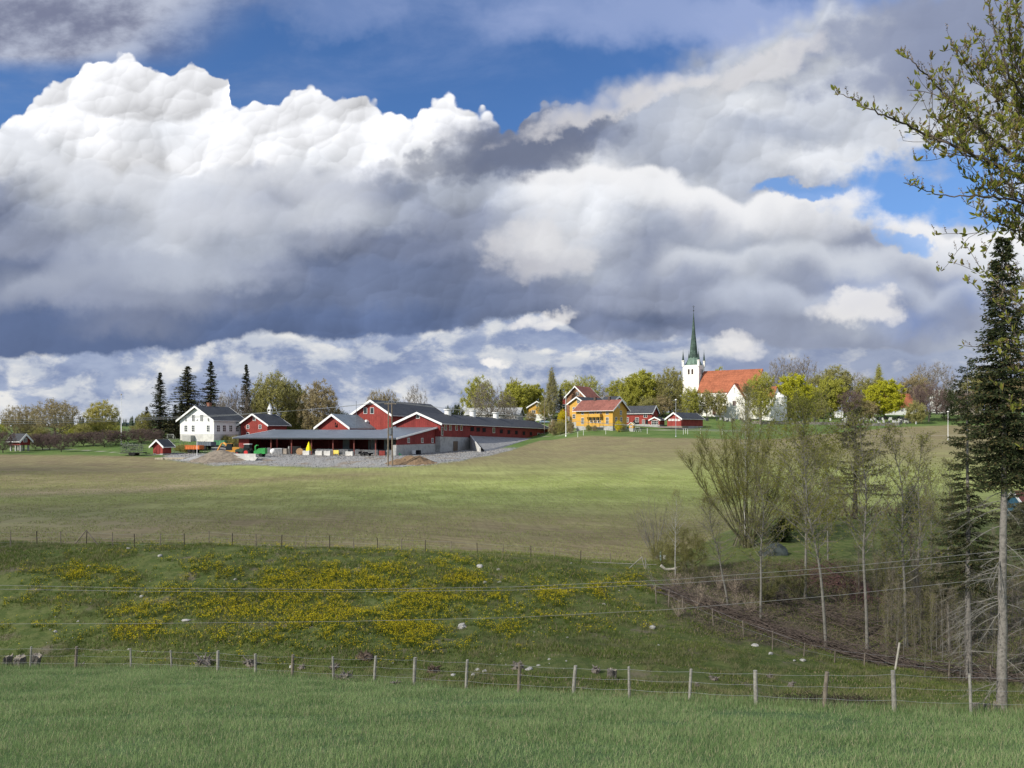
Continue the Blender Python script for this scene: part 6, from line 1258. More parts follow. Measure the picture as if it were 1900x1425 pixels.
# brush windrow
def windrow(pts, n_, label, mat, seed, w=1.3, hmax=.7, cat='brushwood', name='brushwood_row', lr=(.6, 2.4)):
    rgg = np.random.default_rng(seed); G_ = [GY(p, q_, 30, 66) for p, q_ in pts]; m = MB()
    for k in range(n_):
        s_ = rgg.uniform(0, len(G_) - 1.001); i = int(s_); c = G_[i].lerp(G_[i + 1], s_ - i); al = (G_[i + 1] - G_[i]).normalized(); x = c.x + rgg.normal() * w * .3; y = c.y + rgg.normal() * w * .45; z = gz(x, y) + abs(rgg.normal()) * hmax * .45
        L = rgg.uniform(*lr); d = np.array([al.x, al.y, al.z]) * L * rgg.choice([-1, 1]) + rgg.normal(size=3) * L * .28; e = np.array([x, y, z]) + d; e[2] = max(e[2], gz(e[0], e[1]) + .02); mid = (np.array([x, y, z]) + e) / 2 + rgg.normal(size=3) * .06; r_ = rgg.uniform(.006, .028); m.tube([(x, y, z), mid, e], [r_, r_ * .8, r_ * .4], 4, cap=False)
    o = m.build(name, mat); return tag(o, label, cat)
brushm = M('grey_brown_brushwood', (.12, .095, .08), .95, .5, 9, .4, col2=(.05, .038, .032))
windrow([(1225, 1098), (1300, 1125), (1370, 1150), (1440, 1176)], 620, 'long row of piled branches on the upper gully edge', brushm, 4, .75, .6)
windrow([(1440, 1176), (1520, 1200), (1600, 1222), (1680, 1240), (1790, 1258), (1900, 1270)], 700, 'long row of piled branches on the lower gully edge', brushm, 5, .8, .5)
windrow([(1470, 1090), (1530, 1075), (1590, 1095), (1560, 1120)], 420, 'large reddish brown brush heap among the grey trunks', M('reddish_brushwood', (.12, .065, .06), .95, .4, 9), 6, 2.4, 1.2, cat='brush heap', name='brush_heap', lr=(.5, 1.7))
windrow([(1500, 1140), (1560, 1155), (1600, 1165)], 170, 'grey brush heap at the foot of the grey trunks', brushm, 7, 2.0, .9, cat='brush heap', name='brush_heap', lr=(.5, 1.6)); windrow([(1330, 1090), (1420, 1105), (1450, 1130)], 300, 'dark bramble heap left of the birch trunk', M('dark_brambles', (.075, .06, .05), .95, .4, 9), 9, 2.4, .9, cat='brush heap', name='brush_heap', lr=(.4, 1.5))
# teepee of poles and tarpaulin heap
g = GY(1375, 1014, 50, 80); T = thing('pole_stack', 'dark poles leaned together like a tent under the willow', 'pole stack', g)
for k in range(9): a = k * .7; m = MB(); m.tube([(math.cos(a) * .75, math.sin(a) * .6, 0), (math.cos(a) * -.1, 0, 1.9 + .25 * math.sin(k * 2))], .04, 5); m.build('leaning_pole', wood if k % 2 else barkd, T)
g = GY(1436, 1029, 50, 80); m = MB(); m.blob((0, 0, .0), (1.05, .8, .85), 14, 12, .6); m.blob((.55, -.1, .0), (.6, .6, .6), 5, 9, .6); tag(m.build('tarpaulin_heap', M('dark_green_tarpaulin', (.04, .05, .048), .6, .4, 2, .5), None, g), 'dark green tarpaulin covered heap on the garden lawn', 'heap')
# ---- conifers of the garden
b = GY(1452, 1005, 60, 88); put('round_conifer', 'thuja', lambda: spruce_mesh(91, Wr=.20, rows=50, per=14, fr=6, droop=-.6, nl=.05, gap=0, aspect=.5), b, 48 / F * b.y, 19 / F * b.y, 'squat dark conifer bush on the garden lawn', 'conifer bush', (barkd, barkd, L_dark), W0=2.2)
b = GY(1690, 1040, 60, 88)
def pine_mesh():
    rg = np.random.default_rng(33); w_, cr = tree_mesh(33, Wr=.40, cb=.28, trunk_top=.95, N=260, tw=4, lf=0, shape='cone', r0=.018, sides=5, lumps=12); A_, par, rad, tips, rg = grow(33, 12., .40, .28, 260, r0=.018, shape='cone', trunk_top=.95, lumps=12)
    src = np.repeat(tips, 42); D = rg.normal(size=(len(src), 3)); D[:, 2] = np.abs(D[:, 2]) * 1.2; D /= np.linalg.norm(D, axis=1, keepdims=True); P_ = A_[src] + rg.normal(size=(len(src), 3)) * .22; v, f = ribbons(P_, P_ + D * .36, .035, rg); cr.add(v, f, 1); return w_, cr
put('young_pine', 'pine', pine_mesh, b, (1040 - 893) / F * b.y, 38 / F * b.y, 'young blue green pine at the garden hedge', 'pine', (barkd, barkd, L_pine), W0=4.6)
# ---- broadleaf trees of the gully
def ntree(p, base_y, top, wpx, key, fn, label, cat, mats, name, W0, Ya=26, Yb=88, rz=0, Y_=None):
    b = GY(p, base_y, Ya, Yb) if Y_ is None else GP(p, Y_); b.z -= .1; h = (HZ - top) / F * b.y - b.z; return put(name, key, fn, b, h, wpx / F * b.y / 2, label, cat, mats, None, rz, W0=W0 * 12)
def slim_mesh(seed, H_=12., Wr=.13, cb=.35, nb=44, asc=.75, lean=0., r0=.0065, sub=4, tw=3, twl=.04, tww=.0009, lf=1, ls=.0065, droop=0., bend=.012, sides=7, up=.10, fill=.6):
    """one straight stem with many thin ascending side branches and fine twigs"""
    rg = np.random.default_rng(seed); n_ = 26; t = np.linspace(0, 1, n_); ph = rg.uniform(0, 6.28, 4)
    ax = np.stack([lean * t ** 1.4 * H_ + bend * H_ * (np.sin(t * 5 + ph[0]) + .5 * np.sin(t * 13 + ph[1])) * t, bend * H_ * (np.sin(t * 4 + ph[2]) + .5 * np.sin(t * 11 + ph[3])) * t, t * H_], -1)
    w_ = MB(); w_.tube(ax, r0 * H_ * (1 - .93 * t) ** .9 * np.where(t == 0, 1.3, 1), sides); B0 = []; B1 = []; R0_ = []; R1_ = []; S0 = []; SD = []
    def grow_b(p, d, L, r_, m_, lev):
        for i in range(m_):
            d = d + rg.normal(size=3) * .09 + np.array([0, 0, up - droop * .5 * i / m_]); d /= np.linalg.norm(d); q = p + d * L / m_; B0.append(p); B1.append(q); R0_.append(r_ * (1 - i / m_ * .8)); R1_.append(r_ * (1 - (i + 1) / m_ * .8))
            for _ in range(tw): S0.append(p + (q - p) * rg.random()); SD.append(d)
            if lev == 0 and i > 0 and rg.random() < sub / m_: d2 = d + rg.normal(size=3) * .6; grow_b(q, d2 / np.linalg.norm(d2), L * rg.uniform(.25, .5), r_ * .45, 3, 1)
            p = q
    for k in range(nb):
        tt = cb + (1 - cb) * (k + rg.random() * .9) / nb; a = k * 2.4 + rg.normal() * .4; f_ = (tt - cb) / (1 - cb); L = Wr * H_ * (math.sin(math.pi * min(1, .22 + .78 * f_)) ** fill) * rg.uniform(.55, 1.25) * 1.25 + .012 * H_
        c = np.array([np.interp(tt, t, ax[:, i]) for i in range(3)]); an = asc * (1.1 - .35 * f_) * rg.uniform(.85, 1.15); d = np.array([math.cos(a) * math.sin(an), math.sin(a) * math.sin(an), math.cos(an)]); grow_b(c, d, L, r0 * H_ * .28 * (1.15 - f_ * .8), 6, 0)
    v, f = frusta(np.array(B0), np.array(B1), np.array(R0_), np.array(R1_), 4); w_.add(v, f, 0, True)
    S0 = np.array(S0); D = np.array(SD) * .7 + rg.normal(size=S0.shape) * .5; D[:, 2] += .2 - droop * 2.2; D /= np.linalg.norm(D, axis=1, keepdims=True); P1_ = S0 + D * twl * H_ * rg.uniform(.4, 1.3, (len(S0), 1)); cr = MB(); v, f = ribbons(S0, P1_, tww * H_, rg); cr.add(v, f, 0)
    for _ in range(lf): v, f = leaves(S0 + (P1_ - S0) * rg.uniform(.1, 1, (len(S0), 1)), ls * H_, rg, .15 - droop); cr.add(v, f, 1)
    if not lf: v, f = leaves(S0[:2], ls * H_, rg); cr.add(v, f, 1)
    return w_, cr
def slimf(s, Wr=.13, cb=.45, sx=0, lf=2, **k): return lambda: slim_mesh(s, Wr=Wr, cb=cb, lean=sx, lf=lf, **k)
smooth_bark = M('grey_green_smooth_bark', (.20, .19, .165), .9, .3, 6, .4, col2=(.11, .105, .09))
ntree(1350, 1125, 930, 120, 'alder1', slimf(301, .17, .40, sx=-.12), 'slim bare alder leaning left before the willow', 'alder', (smooth_bark, twig, L_willow), 'bare_alder', .17, 40, 62)
ntree(1412, 1160, 880, 130, 'alder2', slimf(302, .16, .35), 'slim straight alder right of the thin white birch trunk', 'alder', (smooth_bark, twig, L_willow), 'bare_alder', .16, 40, 62)
ntree(1532, 1204, 810, 150, 'alder3', slimf(303, .15, .40, sx=-.09), 'tall grey alder leaning left with bare crown', 'alder', (smooth_bark, twig, L_willow), 'bare_alder', .15, 34, 62)
ntree(1609, 1206, 785, 150, 'alder4', slimf(304, .15, .42, sx=-.03), 'tall grey alder in front of the larch', 'alder', (smooth_bark, twig, L_willow), 'bare_alder', .15, 34, 62)
ntree(1682, 1200, 805, 150, 'alder5', slimf(305, .15, .30, sx=-.05), 'tall grey alder in front of the young pine', 'alder', (smooth_bark, twig, L_willow), 'bare_alder', .15, 34, 62)
ntree(1702, 1130, 815, 120, 'alder6', slimf(306, .15, .25, sx=.02), 'slim alder right behind the young pine', 'alder', (smooth_bark, twig, L_willow), 'bare_alder', .15, 34, 66)
ntree(1728, 1090, 880, 80, 'alder2', None, 'short slim alder close left of the spruces', 'alder', (smooth_bark, twig, L_willow), 'bare_alder', .16, 34, 66); ntree(1768, 1070, 860, 80, 'alder4', None, 'slim alder between the spruce trunks and lawn', 'alder', (smooth_bark, twig, L_willow), 'bare_alder', .15, 34, 66)
ntree(1494, 1110, 752, 160, 'wbirch', lambda: slim_mesh(311, Wr=.24, cb=.30, nb=64, asc=1.0, r0=.008, sub=6, tw=4, twl=.06, tww=.0007, lf=2, ls=.0095, droop=.32, up=.05), 'leafing birch with hanging green twigs in the gully', 'birch', (smooth_bark, twigo, L_willow), 'leafing_birch', .24, 40, 66)
ntree(1536, 1040, 830, 90, 'wbirch', None, 'leafing birch behind the hanging twigs one', 'birch', (smooth_bark, twigo, L_willow), 'leafing_birch', .24, 40, 70, 2.0)
ntree(1383, 1016, 722, 90, 'tbirch', lambda: slim_mesh(312, Wr=.13, cb=.30, nb=60, asc=.7, r0=.0095, sub=5, tw=4, twl=.05, tww=.0008, lf=1, ls=.007, droop=.15), 'tall white trunked birch inside the willow', 'birch', (birch, twigo, L_olive), 'tall_birch', .17, 50, 80)
ntree(1253, 1070, 915, 50, 'sbirch', slimf(313, .15, .35, lf=1), 'thin young birch with pale yellow trunk', 'birch', (birch, twigo, L_olive), 'young_birch', .15, 40, 70)
# multi-stemmed willow
def vase_mesh(seed, H_=12., stems=16, spread=.55, sub=9, tws=6, lf=2, ls=.008, r0=.009, tww=.0011, curve=.35, twl=.07, smin=.25):
    rg = np.random.default_rng(seed); B0 = []; B1 = []; R0_ = []; R1_ = []; S0 = []; SD = []
    for k in range(stems):
        a = rg.uniform(0, 6.28); sp_ = spread * math.sqrt(rg.uniform(.02, 1)); L = H_ * (1.05 - .25 * sp_ / spread * rg.uniform(.6, 1.1)); n_ = 12; r_ = r0 * H_ * rg.uniform(.6, 1.2); p = np.array([rg.normal() * .015 * H_, rg.normal() * .015 * H_, 0.])
        pts = [p]; az = np.array([math.cos(a), math.sin(a), 0])
        for i in range(n_):
            t = i / n_; an = sp_ * (1.35 - curve * t) ; d = az * math.sin(an) + np.array([0, 0, math.cos(an)]); d = d + rg.normal(size=3) * .06; p = p + d / np.linalg.norm(d) * L / n_; pts.append(p)
        pts = np.array(pts)
        for i in range(n_): B0.append(pts[i]); B1.append(pts[i + 1]); R0_.append(r_ * (1 - i / n_ * .9)); R1_.append(r_ * (1 - (i + 1) / n_ * .9))
        for j in range(sub):
            s_ = rg.uniform(smin, .98) * n_; i = min(int(s_), n_ - 1); c = pts[i] + (pts[i + 1] - pts[i]) * (s_ - i); d = (pts[i + 1] - pts[i]); d /= np.linalg.norm(d); d = d + rg.normal(size=3) * .55; d /= np.linalg.norm(d); l_ = H_ * rg.uniform(.08, .24) * (1.2 - s_ / n_ * .6); q = c; m_ = 4
            for u_ in range(m_):
                d = d + np.array([0, 0, .12]) + rg.normal(size=3) * .1; d /= np.linalg.norm(d); e = q + d * l_ / m_; B0.append(q); B1.append(e); rr = r_ * .32 * (1 - u_ / m_ * .8); R0_.append(rr); R1_.append(rr * .8)
                for _ in range(tws): S0.append(q + (e - q) * rg.random()); SD.append(d)
                q = e
    w_ = MB(); v, f = frusta(np.array(B0), np.array(B1), np.array(R0_), np.array(R1_), 5); w_.add(v, f, 0, True)
    S0 = np.array(S0); D = np.array(SD) + rg.normal(size=S0.shape) * .55; D[:, 2] += .25; D /= np.linalg.norm(D, axis=1, keepdims=True); L = twl * H_ * rg.uniform(.4, 1.3, (len(S0), 1)); P1_ = S0 + D * L; cr = MB(); v, f = ribbons(S0, P1_, tww * H_, rg); cr.add(v, f, 0)
    for _ in range(lf): v, f = leaves(S0 + (P1_ - S0) * rg.uniform(.15, 1, (len(S0), 1)), ls * H_, rg, .2); cr.add(v, f, 1)
    return w_, cr
b = GY(1386, 1016, 50, 80); h = (HZ - 770) / F * b.y - b.z
put('willow_clump', 'willow', lambda: vase_mesh(321, stems=32, spread=.54, sub=16, tws=7, lf=3, ls=.0065, tww=.0008, r0=.0060, smin=.38), b, h, 1, 'wide many stemmed willow spreading like a fan', 'willow', (barko, twigo, L_willow), tname='stems')
b = GY(1216, 1036, 50, 80); h = (HZ - 926) / F * b.y - b.z
put('bare_willow_bush', 'wbush', lambda: vase_mesh(322, stems=18, spread=.42, sub=7, tws=4, lf=0, tww=.0022, r0=.010), b, h, 1, 'grey green bare willow bush at the field corner', 'bush', (smooth_bark, twigo, L_olive), tname='stems')
def ball_bush(s): return lambda: tree_mesh(s, Wr=.48, cb=.04, trunk_top=.6, N=300, tw=12, twl=.10, tww=.0022, lf=3, ls=.011, droop=.22, r0=.012, sides=5, lumps=12, upw=.0)
b = GY(1272, 1062, 50, 76); h = (HZ - 965) / F * b.y - b.z
put('weeping_bush', 'weep', ball_bush(331), b, h, 1, 'round weeping bush with yellow green hanging twigs', 'bush', (barko, twigo, L_willow)); b = GY(1228, 1050, 50, 76)
put('weeping_bush', 'weep', None, b, h * .62, 1, 'small yellow green bush at the foot of the bare willow', 'bush', (barko, twigo, L_willow))
L_bramble = LEAF('dark_bramble_leaves', (.06, .085, .02), (.14, .16, .04), .25)
for p, q_, t_, lab in ((1545, 965, 905, 'olive bush left of the larch trunk'), (1500, 968, 900, 'olive bush at the west end of the garden hedge'), (1470, 985, 915, 'grey olive bush behind the squat conifer'), (1424, 1000, 940, 'budding bush right of the willow stems'), (1745, 975, 905, 'grey olive bush right of the young pine'), (1290, 1085, 1040, 'brown bramble bush below the weeping bush'),
                       (1480, 1110, 1040, 'dark green bramble thicket behind the birch'), (1420, 1120, 1055, 'dark green bramble thicket left of the birch'), (1640, 1100, 1030, 'green bramble thicket in front of the pine'), (1730, 1130, 1060, 'green bramble thicket between the alders'), (1790, 1080, 1010, 'grey bush behind the narrow spruce trunk'), (1870, 1100, 1030, 'grey bush behind the big spruce trunk'), (1890, 1000, 930, 'dark bush in front of the blue cabin')):
    b = GY(p, q_, 36, 90); h = (q_ - t_) / F * b.y
    put('gully_bush', 'gbush%d' % (p % 2), (lambda s: (lambda: vase_mesh(340 + s, stems=20, spread=.75, sub=9, tws=5, lf=2, ls=.016, tww=.004, r0=.008, twl=.10)))(p % 2), b, h, 1, lab, 'bush', (barko, twigo if p % 3 else twig, L_olive if p % 2 else L_bramble), rz=p, tname='stems')
# hedge along the garden
for i, p in enumerate(range(1562, 1700, 9)):
    b = GP(p, 86.5); put('hedge_shrub', 'hedge%d' % (i % 2), (lambda s: (lambda: vase_mesh(350 + s, stems=12, spread=.45, sub=4, tws=3, lf=0, tww=.012, r0=.018)))(i % 2), b, 1.5 + .25 * math.sin(p), 1, 'bare clipped shrub in the garden hedge', 'hedge shrub', (M('red_brown_stems', (.17, .11, .09), .95), twigr, L_olive), 'bare shrubs of the garden hedge', rz=p, tname='stems')
# larch
def larch_mesh():
    rg = np.random.default_rng(360); H_ = 12.; w_ = MB(); z = np.linspace(0, H_, 20); w_.tube([(0, 0, q) for q in z], .022 * H_ * (1 - z / H_ * .93), 8); B0 = []; B1 = []; R_ = []; S0 = []
    for k in range(46):
        t = .22 + .76 * (k / 46); a = rg.uniform(0, 6.28); L = H_ * .46 * (1.02 - t) ** .8 * rg.uniform(.6, 1.15); p = np.array([0, 0, t * H_]); d = np.array([math.cos(a), math.sin(a), .12]); n_ = 9
        for i in range(n_):
            d[2] += .045 if i > 2 else -.05; d = d + rg.normal(size=3) * .04; q = p + d / np.linalg.norm(d) * L / n_; B0.append(p); B1.append(q); R_.append(.0042 * H_ * (1 - i / n_ * .8) * (1.2 - t))
            for _ in range(13): S0.append(p + (q - p) * rg.random())
            p = q
    v, f = frusta(np.array(B0), np.array(B1), np.array(R_), np.array(R_) * .85, 5); w_.add(v, f, 0, True); S0 = np.array(S0); D = rg.normal(size=S0.shape) * .5; D[:, 2] -= .55; D /= np.linalg.norm(D, axis=1, keepdims=True); P1_ = S0 + D * rg.uniform(.12, .55, (len(S0), 1)); cr = MB(); v, f = ribbons(S0, P1_, .06, rg); cr.add(v, f, 0)
    for _ in range(3): v, f = leaves(S0 + (P1_ - S0) * rg.random((len(S0), 1)), .15, rg, 0, .5); cr.add(v, f, 1)
    return w_, cr
b = GP(1587, 84.5); h = (HZ - 752) / F * b.y - b.z
put('larch_tree', 'larch', larch_mesh, b, h, 1, 'open branched dark larch standing in the garden hedge', 'larch', (barkd, M('larch_twigs', (.10, .085, .065), .95, .3, 9), LEAF('larch_needles', (.09, .10, .045), (.15, .145, .07), .2)), rz=2.2)
# ---- tall spruces at the east edge
def bigspruce(seed, H_, base_z, Rmax, rows, dead=0, taper=.8, mid=.35, lowlen=.5):
    """natural size spruce: bare lower trunk, whorls of drooping branches carrying needle sprays"""
    rg = np.random.default_rng(seed); tr = MB(); z = np.linspace(-.3, H_, 26); wob = np.cumsum(rg.normal(size=(26, 2)) * .012, 0); ax = np.stack([wob[:, 0], wob[:, 1], z], -1); r_ = .0105 * H_ * (1 - np.clip(z, 0, None) / H_ * .96); r_[0] *= 1.25; tr.tube(ax, r_, 12)
    for k in range(46): q = rg.uniform(.3, base_z * .95 + .5); a = rg.uniform(0, 6.28); rr = .0105 * H_ * (1 - q / H_); c = np.array([np.interp(q, z, ax[:, 0]), np.interp(q, z, ax[:, 1]), q]); dv = np.array([math.cos(a), math.sin(a), -.1]); tr.tube([c + dv * rr * .6, c + dv * (rr + rg.uniform(.02, .09))], [.012, .006], 4)
    B0 = []; B1 = []; R_ = []; FP = []; FD = []
    for k in range(rows):
        t = (k + rg.random()) / rows; zz = base_z + (H_ - base_z) * t; prof = (1 - t) ** taper * min(1, lowlen + t / mid * (1 - lowlen)); a = rg.uniform(0, 6.28) + k * 2.4; L = Rmax * prof * rg.uniform(.55, 1.15) + .07
        c = np.array([np.interp(zz, z, ax[:, 0]), np.interp(zz, z, ax[:, 1]), zz]); dv = np.array([math.cos(a), math.sin(a), 0]); sv = np.array([-dv[1], dv[0], 0]); n_ = max(4, int(L / .12)); dr = .55 * (1 - t) + .05; pts = [c + dv * L * s + np.array([0, 0, (-dr * s + .42 * dr * s * s + .30 * t * s) * L]) + sv * .06 * L * math.sin(s * 4 + k) for s in np.linspace(0, 1, n_ + 1)]
        for i in range(n_):
            B0.append(pts[i]); B1.append(pts[i + 1]); R_.append(.011 * L ** .5 * (1 - i / n_ * .8)); s = i / n_
            if s < .12: continue
            for sg in (-1, 1):
                if rg.random() < .18: continue
                l2 = L * .34 * (1 - s) ** .7 * rg.uniform(.5, 1.2) + .05; d2 = dv * .75 + sv * sg * .85 + np.array([0, 0, -.28 - .3 * (1 - t)]) + rg.normal(size=3) * .12; d2 /= np.linalg.norm(d2); m_ = max(1, int(l2 / .055)); B0.append(pts[i]); B1.append(pts[i] + d2 * l2); R_.append(.004)
                for u_ in range(m_ + 1):
                    q = pts[i] + d2 * l2 * (u_ / max(1, m_)); 
                    for w_ in (-1, 1, 0): FP.append(q); FD.append(d2 * 1.1 + np.cross(d2, [0, 0, 1]) * w_ * .9 + np.array([0, 0, -.15 + .5 * (w_ == 0) * rg.random()]))
            for w_ in (-1, 1, 0): FP.append(pts[i + 1]); FD.append(dv + sv * w_ * .9 + np.array([0, 0, .2 * (w_ == 0)]))
    v, f = frusta(np.array(B0), np.array(B1), np.array(R_), np.array(R_) * .7, 4); cr = MB(); cr.add(v, f, 0); FP = np.array(FP); v, f = leaves(FP, .10, rg, 0, .34, np.array(FD)); cr.add(v, f, 1)
    dd = None
    if dead:
        dd = MB(); 
        for k in range(dead):
            zz = rg.uniform(base_z * .12, base_z * .98); a = rg.uniform(2.2, 4.1) if k % 3 else rg.uniform(0, 6.28); L = rg.uniform(.6, 1.7) * (H_ / 14); c = np.array([0, 0, zz]); p = c; dv = np.array([math.cos(a), math.sin(a) * .7, rg.uniform(-.5, .1)]); n_ = 7
            pts = [p]
            for i in range(n_): dv = dv + np.array([0, 0, -.07]) + rg.normal(size=3) * .05; p = p + dv / np.linalg.norm(dv) * L / n_; pts.append(p)
            dd.tube(pts, np.linspace(.012, .003, n_ + 1), 4, cap=False)
            for i in range(1, n_):
                for _ in range(3): e = pts[i] + (pts[i + 1] - pts[i]) * 2.2 * rg.random() + rg.normal(size=3) * L * .09; dd.tube([pts[i], (pts[i] + e) / 2 + rg.normal(size=3) * .02, e], [.004, .003, .0015], 3, cap=False)
    return tr, cr, dd
def plant_spruce(p, Y_, top, label, seed, base_f, Rmax, rows, dead, leaf=None, **k):
    b = GP(p, Y_); b.z -= .05; H_ = (HZ - top) / F * Y_ - b.z; tr, cr, dd = bigspruce(seed, H_, H_ * base_f, Rmax, rows, dead, **k); r = thing('tall_spruce', label, 'spruce', b)
    tr.build('trunk', M('grey_spruce_bark', (.24, .22, .195), .95, .35, 9, 1, None, col2=(.14, .125, .11)), r); cr.build('crown', [barkd, leaf or LEAF('near_spruce_needles', (.028, .042, .016), (.075, .09, .034), .15, cc=(.12, .10, .04))], r)
    if dd: dd.build('dead_branches', M('grey_dead_twigs', (.24, .225, .195), .95, .2, 9), r)
    return r
plant_spruce(1858, 21.3, 442, 'tallest dark spruce with long bare grey trunk', 401, .49, 1.2, 400, 30, taper=.74, mid=.25, lowlen=.55)
plant_spruce(1799, 37.0, 668, 'narrower spruce whose low boughs hang over the lawn', 402, .30, 1.9, 200, 40, taper=.50, mid=.12, lowlen=.6)
plant_spruce(1915, 33.0, 700, 'olive spruce at the east edge behind the big trunk', 403, .42, 1.8, 130, 20, leaf=L_spruceo, taper=.5, mid=.2)
plant_spruce(1760, 44.0, 925, 'small ragged spruce left of the hanging boughs', 404, .35, 1.5, 90, 10, leaf=L_spruceo, taper=.7, mid=.2)
# thicket of saplings
rg = random.Random(21)
for k in range(64):
    p = rg.choice([rg.uniform(1560, 1900), rg.uniform(1640, 1790)]); q_ = rg.uniform(1150, 1262) if p > 1640 else rg.uniform(1100, 1200); b = GY(p, q_, 34, 62); h = rg.uniform(70, 190) / F * b.y
    put('alder_sapling', 'sap%d' % (k % 4), (lambda s: (lambda: slim_mesh(370 + s, Wr=.12, cb=.2, nb=22, asc=.55, r0=.0045, sub=2, tw=3, twl=.05, tww=.0016, lf=1 if s % 2 else 0, ls=.010, sides=5, bend=.02)))(k % 4), b, h, 1, 'thin bare alder sapling in the gully thicket', 'sapling', (smooth_bark if k % 3 else barko, twig, L_willow), 'alder saplings of the gully thicket', rz=k * 1.1)
for k in range(14):
    p = rg.uniform(1240, 1420); q_ = rg.uniform(1090, 1150); b = GY(p, q_, 34, 62)
    put('dry_weed_stalk', 'reed%d' % (k % 2), (lambda s: (lambda: vase_mesh(380 + s, stems=26, spread=.5, sub=2, tws=2, lf=0, tww=.006, r0=.005)))(k % 2), b, rg.uniform(.9, 1.6), 1, 'clump of dry pale weed stalks above the brush row', 'weed clump', (M('straw_stalks', (.38, .31, .24), .95), M('straw_stalks', (.38, .31, .24)), L_olive), 'dry weed clumps above the brush row', rz=k, tname='stems')
# ------------------------------------------------------------------ bird cherry reaching in from the east
BC = thing('bird_cherry_tree', 'leafing bird cherry whose boughs reach in overhead from the east', 'tree', (4.9, 5.4, gz(4.9, 5.4)))
O_ = np.array([4.9, 5.4, gz(4.9, 5.4)]); rg = np.random.default_rng(55)
m = MB(); zt = np.linspace(-.4, 9.6, 14); tp = np.stack([np.cumsum(rg.normal(size=14) * .03), np.cumsum(rg.normal(size=14) * .03), zt], -1); m.tube(tp, np.linspace(.15, .04, 14), 10); m.build('trunk', barkd, BC)
LIMBS = [
 ([(2080, 420), (1960, 350), (1900, 329), (1855, 310), (1816, 290), (1768, 268), (1720, 252), (1681, 232), (1645, 215), (1610, 202), (1581, 184), (1552, 168)], 5.0, .016),
 ([(2090, 400), (1980, 330), (1900, 300), (1849, 265), (1807, 229), (1784, 207), (1758, 184), (1732, 152), (1707, 126), (1684, 108), (1668, 97)], 5.15, .014),
 ([(2080, 440), (1980, 385), (1900, 374), (1855, 368), (1816, 363), (1781, 365), (1739, 360), (1707, 350), (1686, 339)], 4.9, .010),
 ([(2060, 260), (1960, 215), (1900, 185), (1870, 130), (1852, 80), (1838, 30), (1822, -20)], 5.2, .012),
 ([(2060, 300), (1950, 240), (1890, 150), (1880, 90), (1885, 30), (1890, -30)], 5.5, .012),
 ([(2080, 470), (1960, 440), (1900, 432), (1865, 420), (1842, 407), (1816, 400)], 5.1, .007),
 ([(2080, 620), (1960, 590), (1900, 577), (1855, 560), (1830, 548), (1797, 522)], 5.0, .006),
 ([(2060, 380), (1960, 300), (1900, 230), (1860, 190), (1820, 150), (1800, 110), (1790, 80)], 5.4, .009),
 ([(2080, 520), (1970, 500), (1910, 470), (1890, 440), (1880, 400)], 5.3, .006),
 ([(2080, 700), (1970, 690), (1915, 700), (1885, 690), (1868, 668)], 5.1, .005),
 ([(2080, 660), (1960, 650), (1900, 640), (1870, 650), (1850, 640)], 4.8, .004)]
tw = MB(); lf = MB(); rc = MB(); LP = []; LD = []; CP = []
def tuft(c, d, big=1.0):
    for _ in range(rg.integers(3, 6)): LP.append((c + rg.normal(size=3) * .006, d * .4 + rg.normal(size=3) * .5 + np.array([0, 0, .55]), rg.uniform(.028, .057) * big))
def raceme(c, d):
    L = rg.uniform(.04, .085); dd = np.array([0, 0, 1.0]) + d * .35 + rg.normal(size=3) * .25; dd /= np.linalg.norm(dd); e = c + dd * L; tw.tube([c, (c + e) / 2, e], [.0013, .001, .0008], 3, cap=False)
    for s in np.linspace(.25, 1, 9):
        for _ in range(2): CP.append(c + (e - c) * s + rg.normal(size=3) * .0035)
def shoot(c, d, L, lev, tip_r):
    n_ = max(3, int(L / .055)); p = c; pts = [c]
    for i in range(n_): d = d + rg.normal(size=3) * .13 + np.array([0, 0, .05]); d /= np.linalg.norm(d); p = p + d * L / n_; pts.append(p)
    tw.tube(pts, np.linspace(tip_r, tip_r * .35 + .0006, n_ + 1), 4, cap=False)
    for i in range(1, n_ + 1):
        if rg.random() < .62: tuft(pts[i], d)
        if rg.random() < .6: raceme(pts[i], d)
        if lev < 1 and rg.random() < .42: shoot(pts[i], d * .6 + rg.normal(size=3) * .55 + np.array([0, 0, .25]), L * rg.uniform(.3, .6), lev + 1, tip_r * .6)
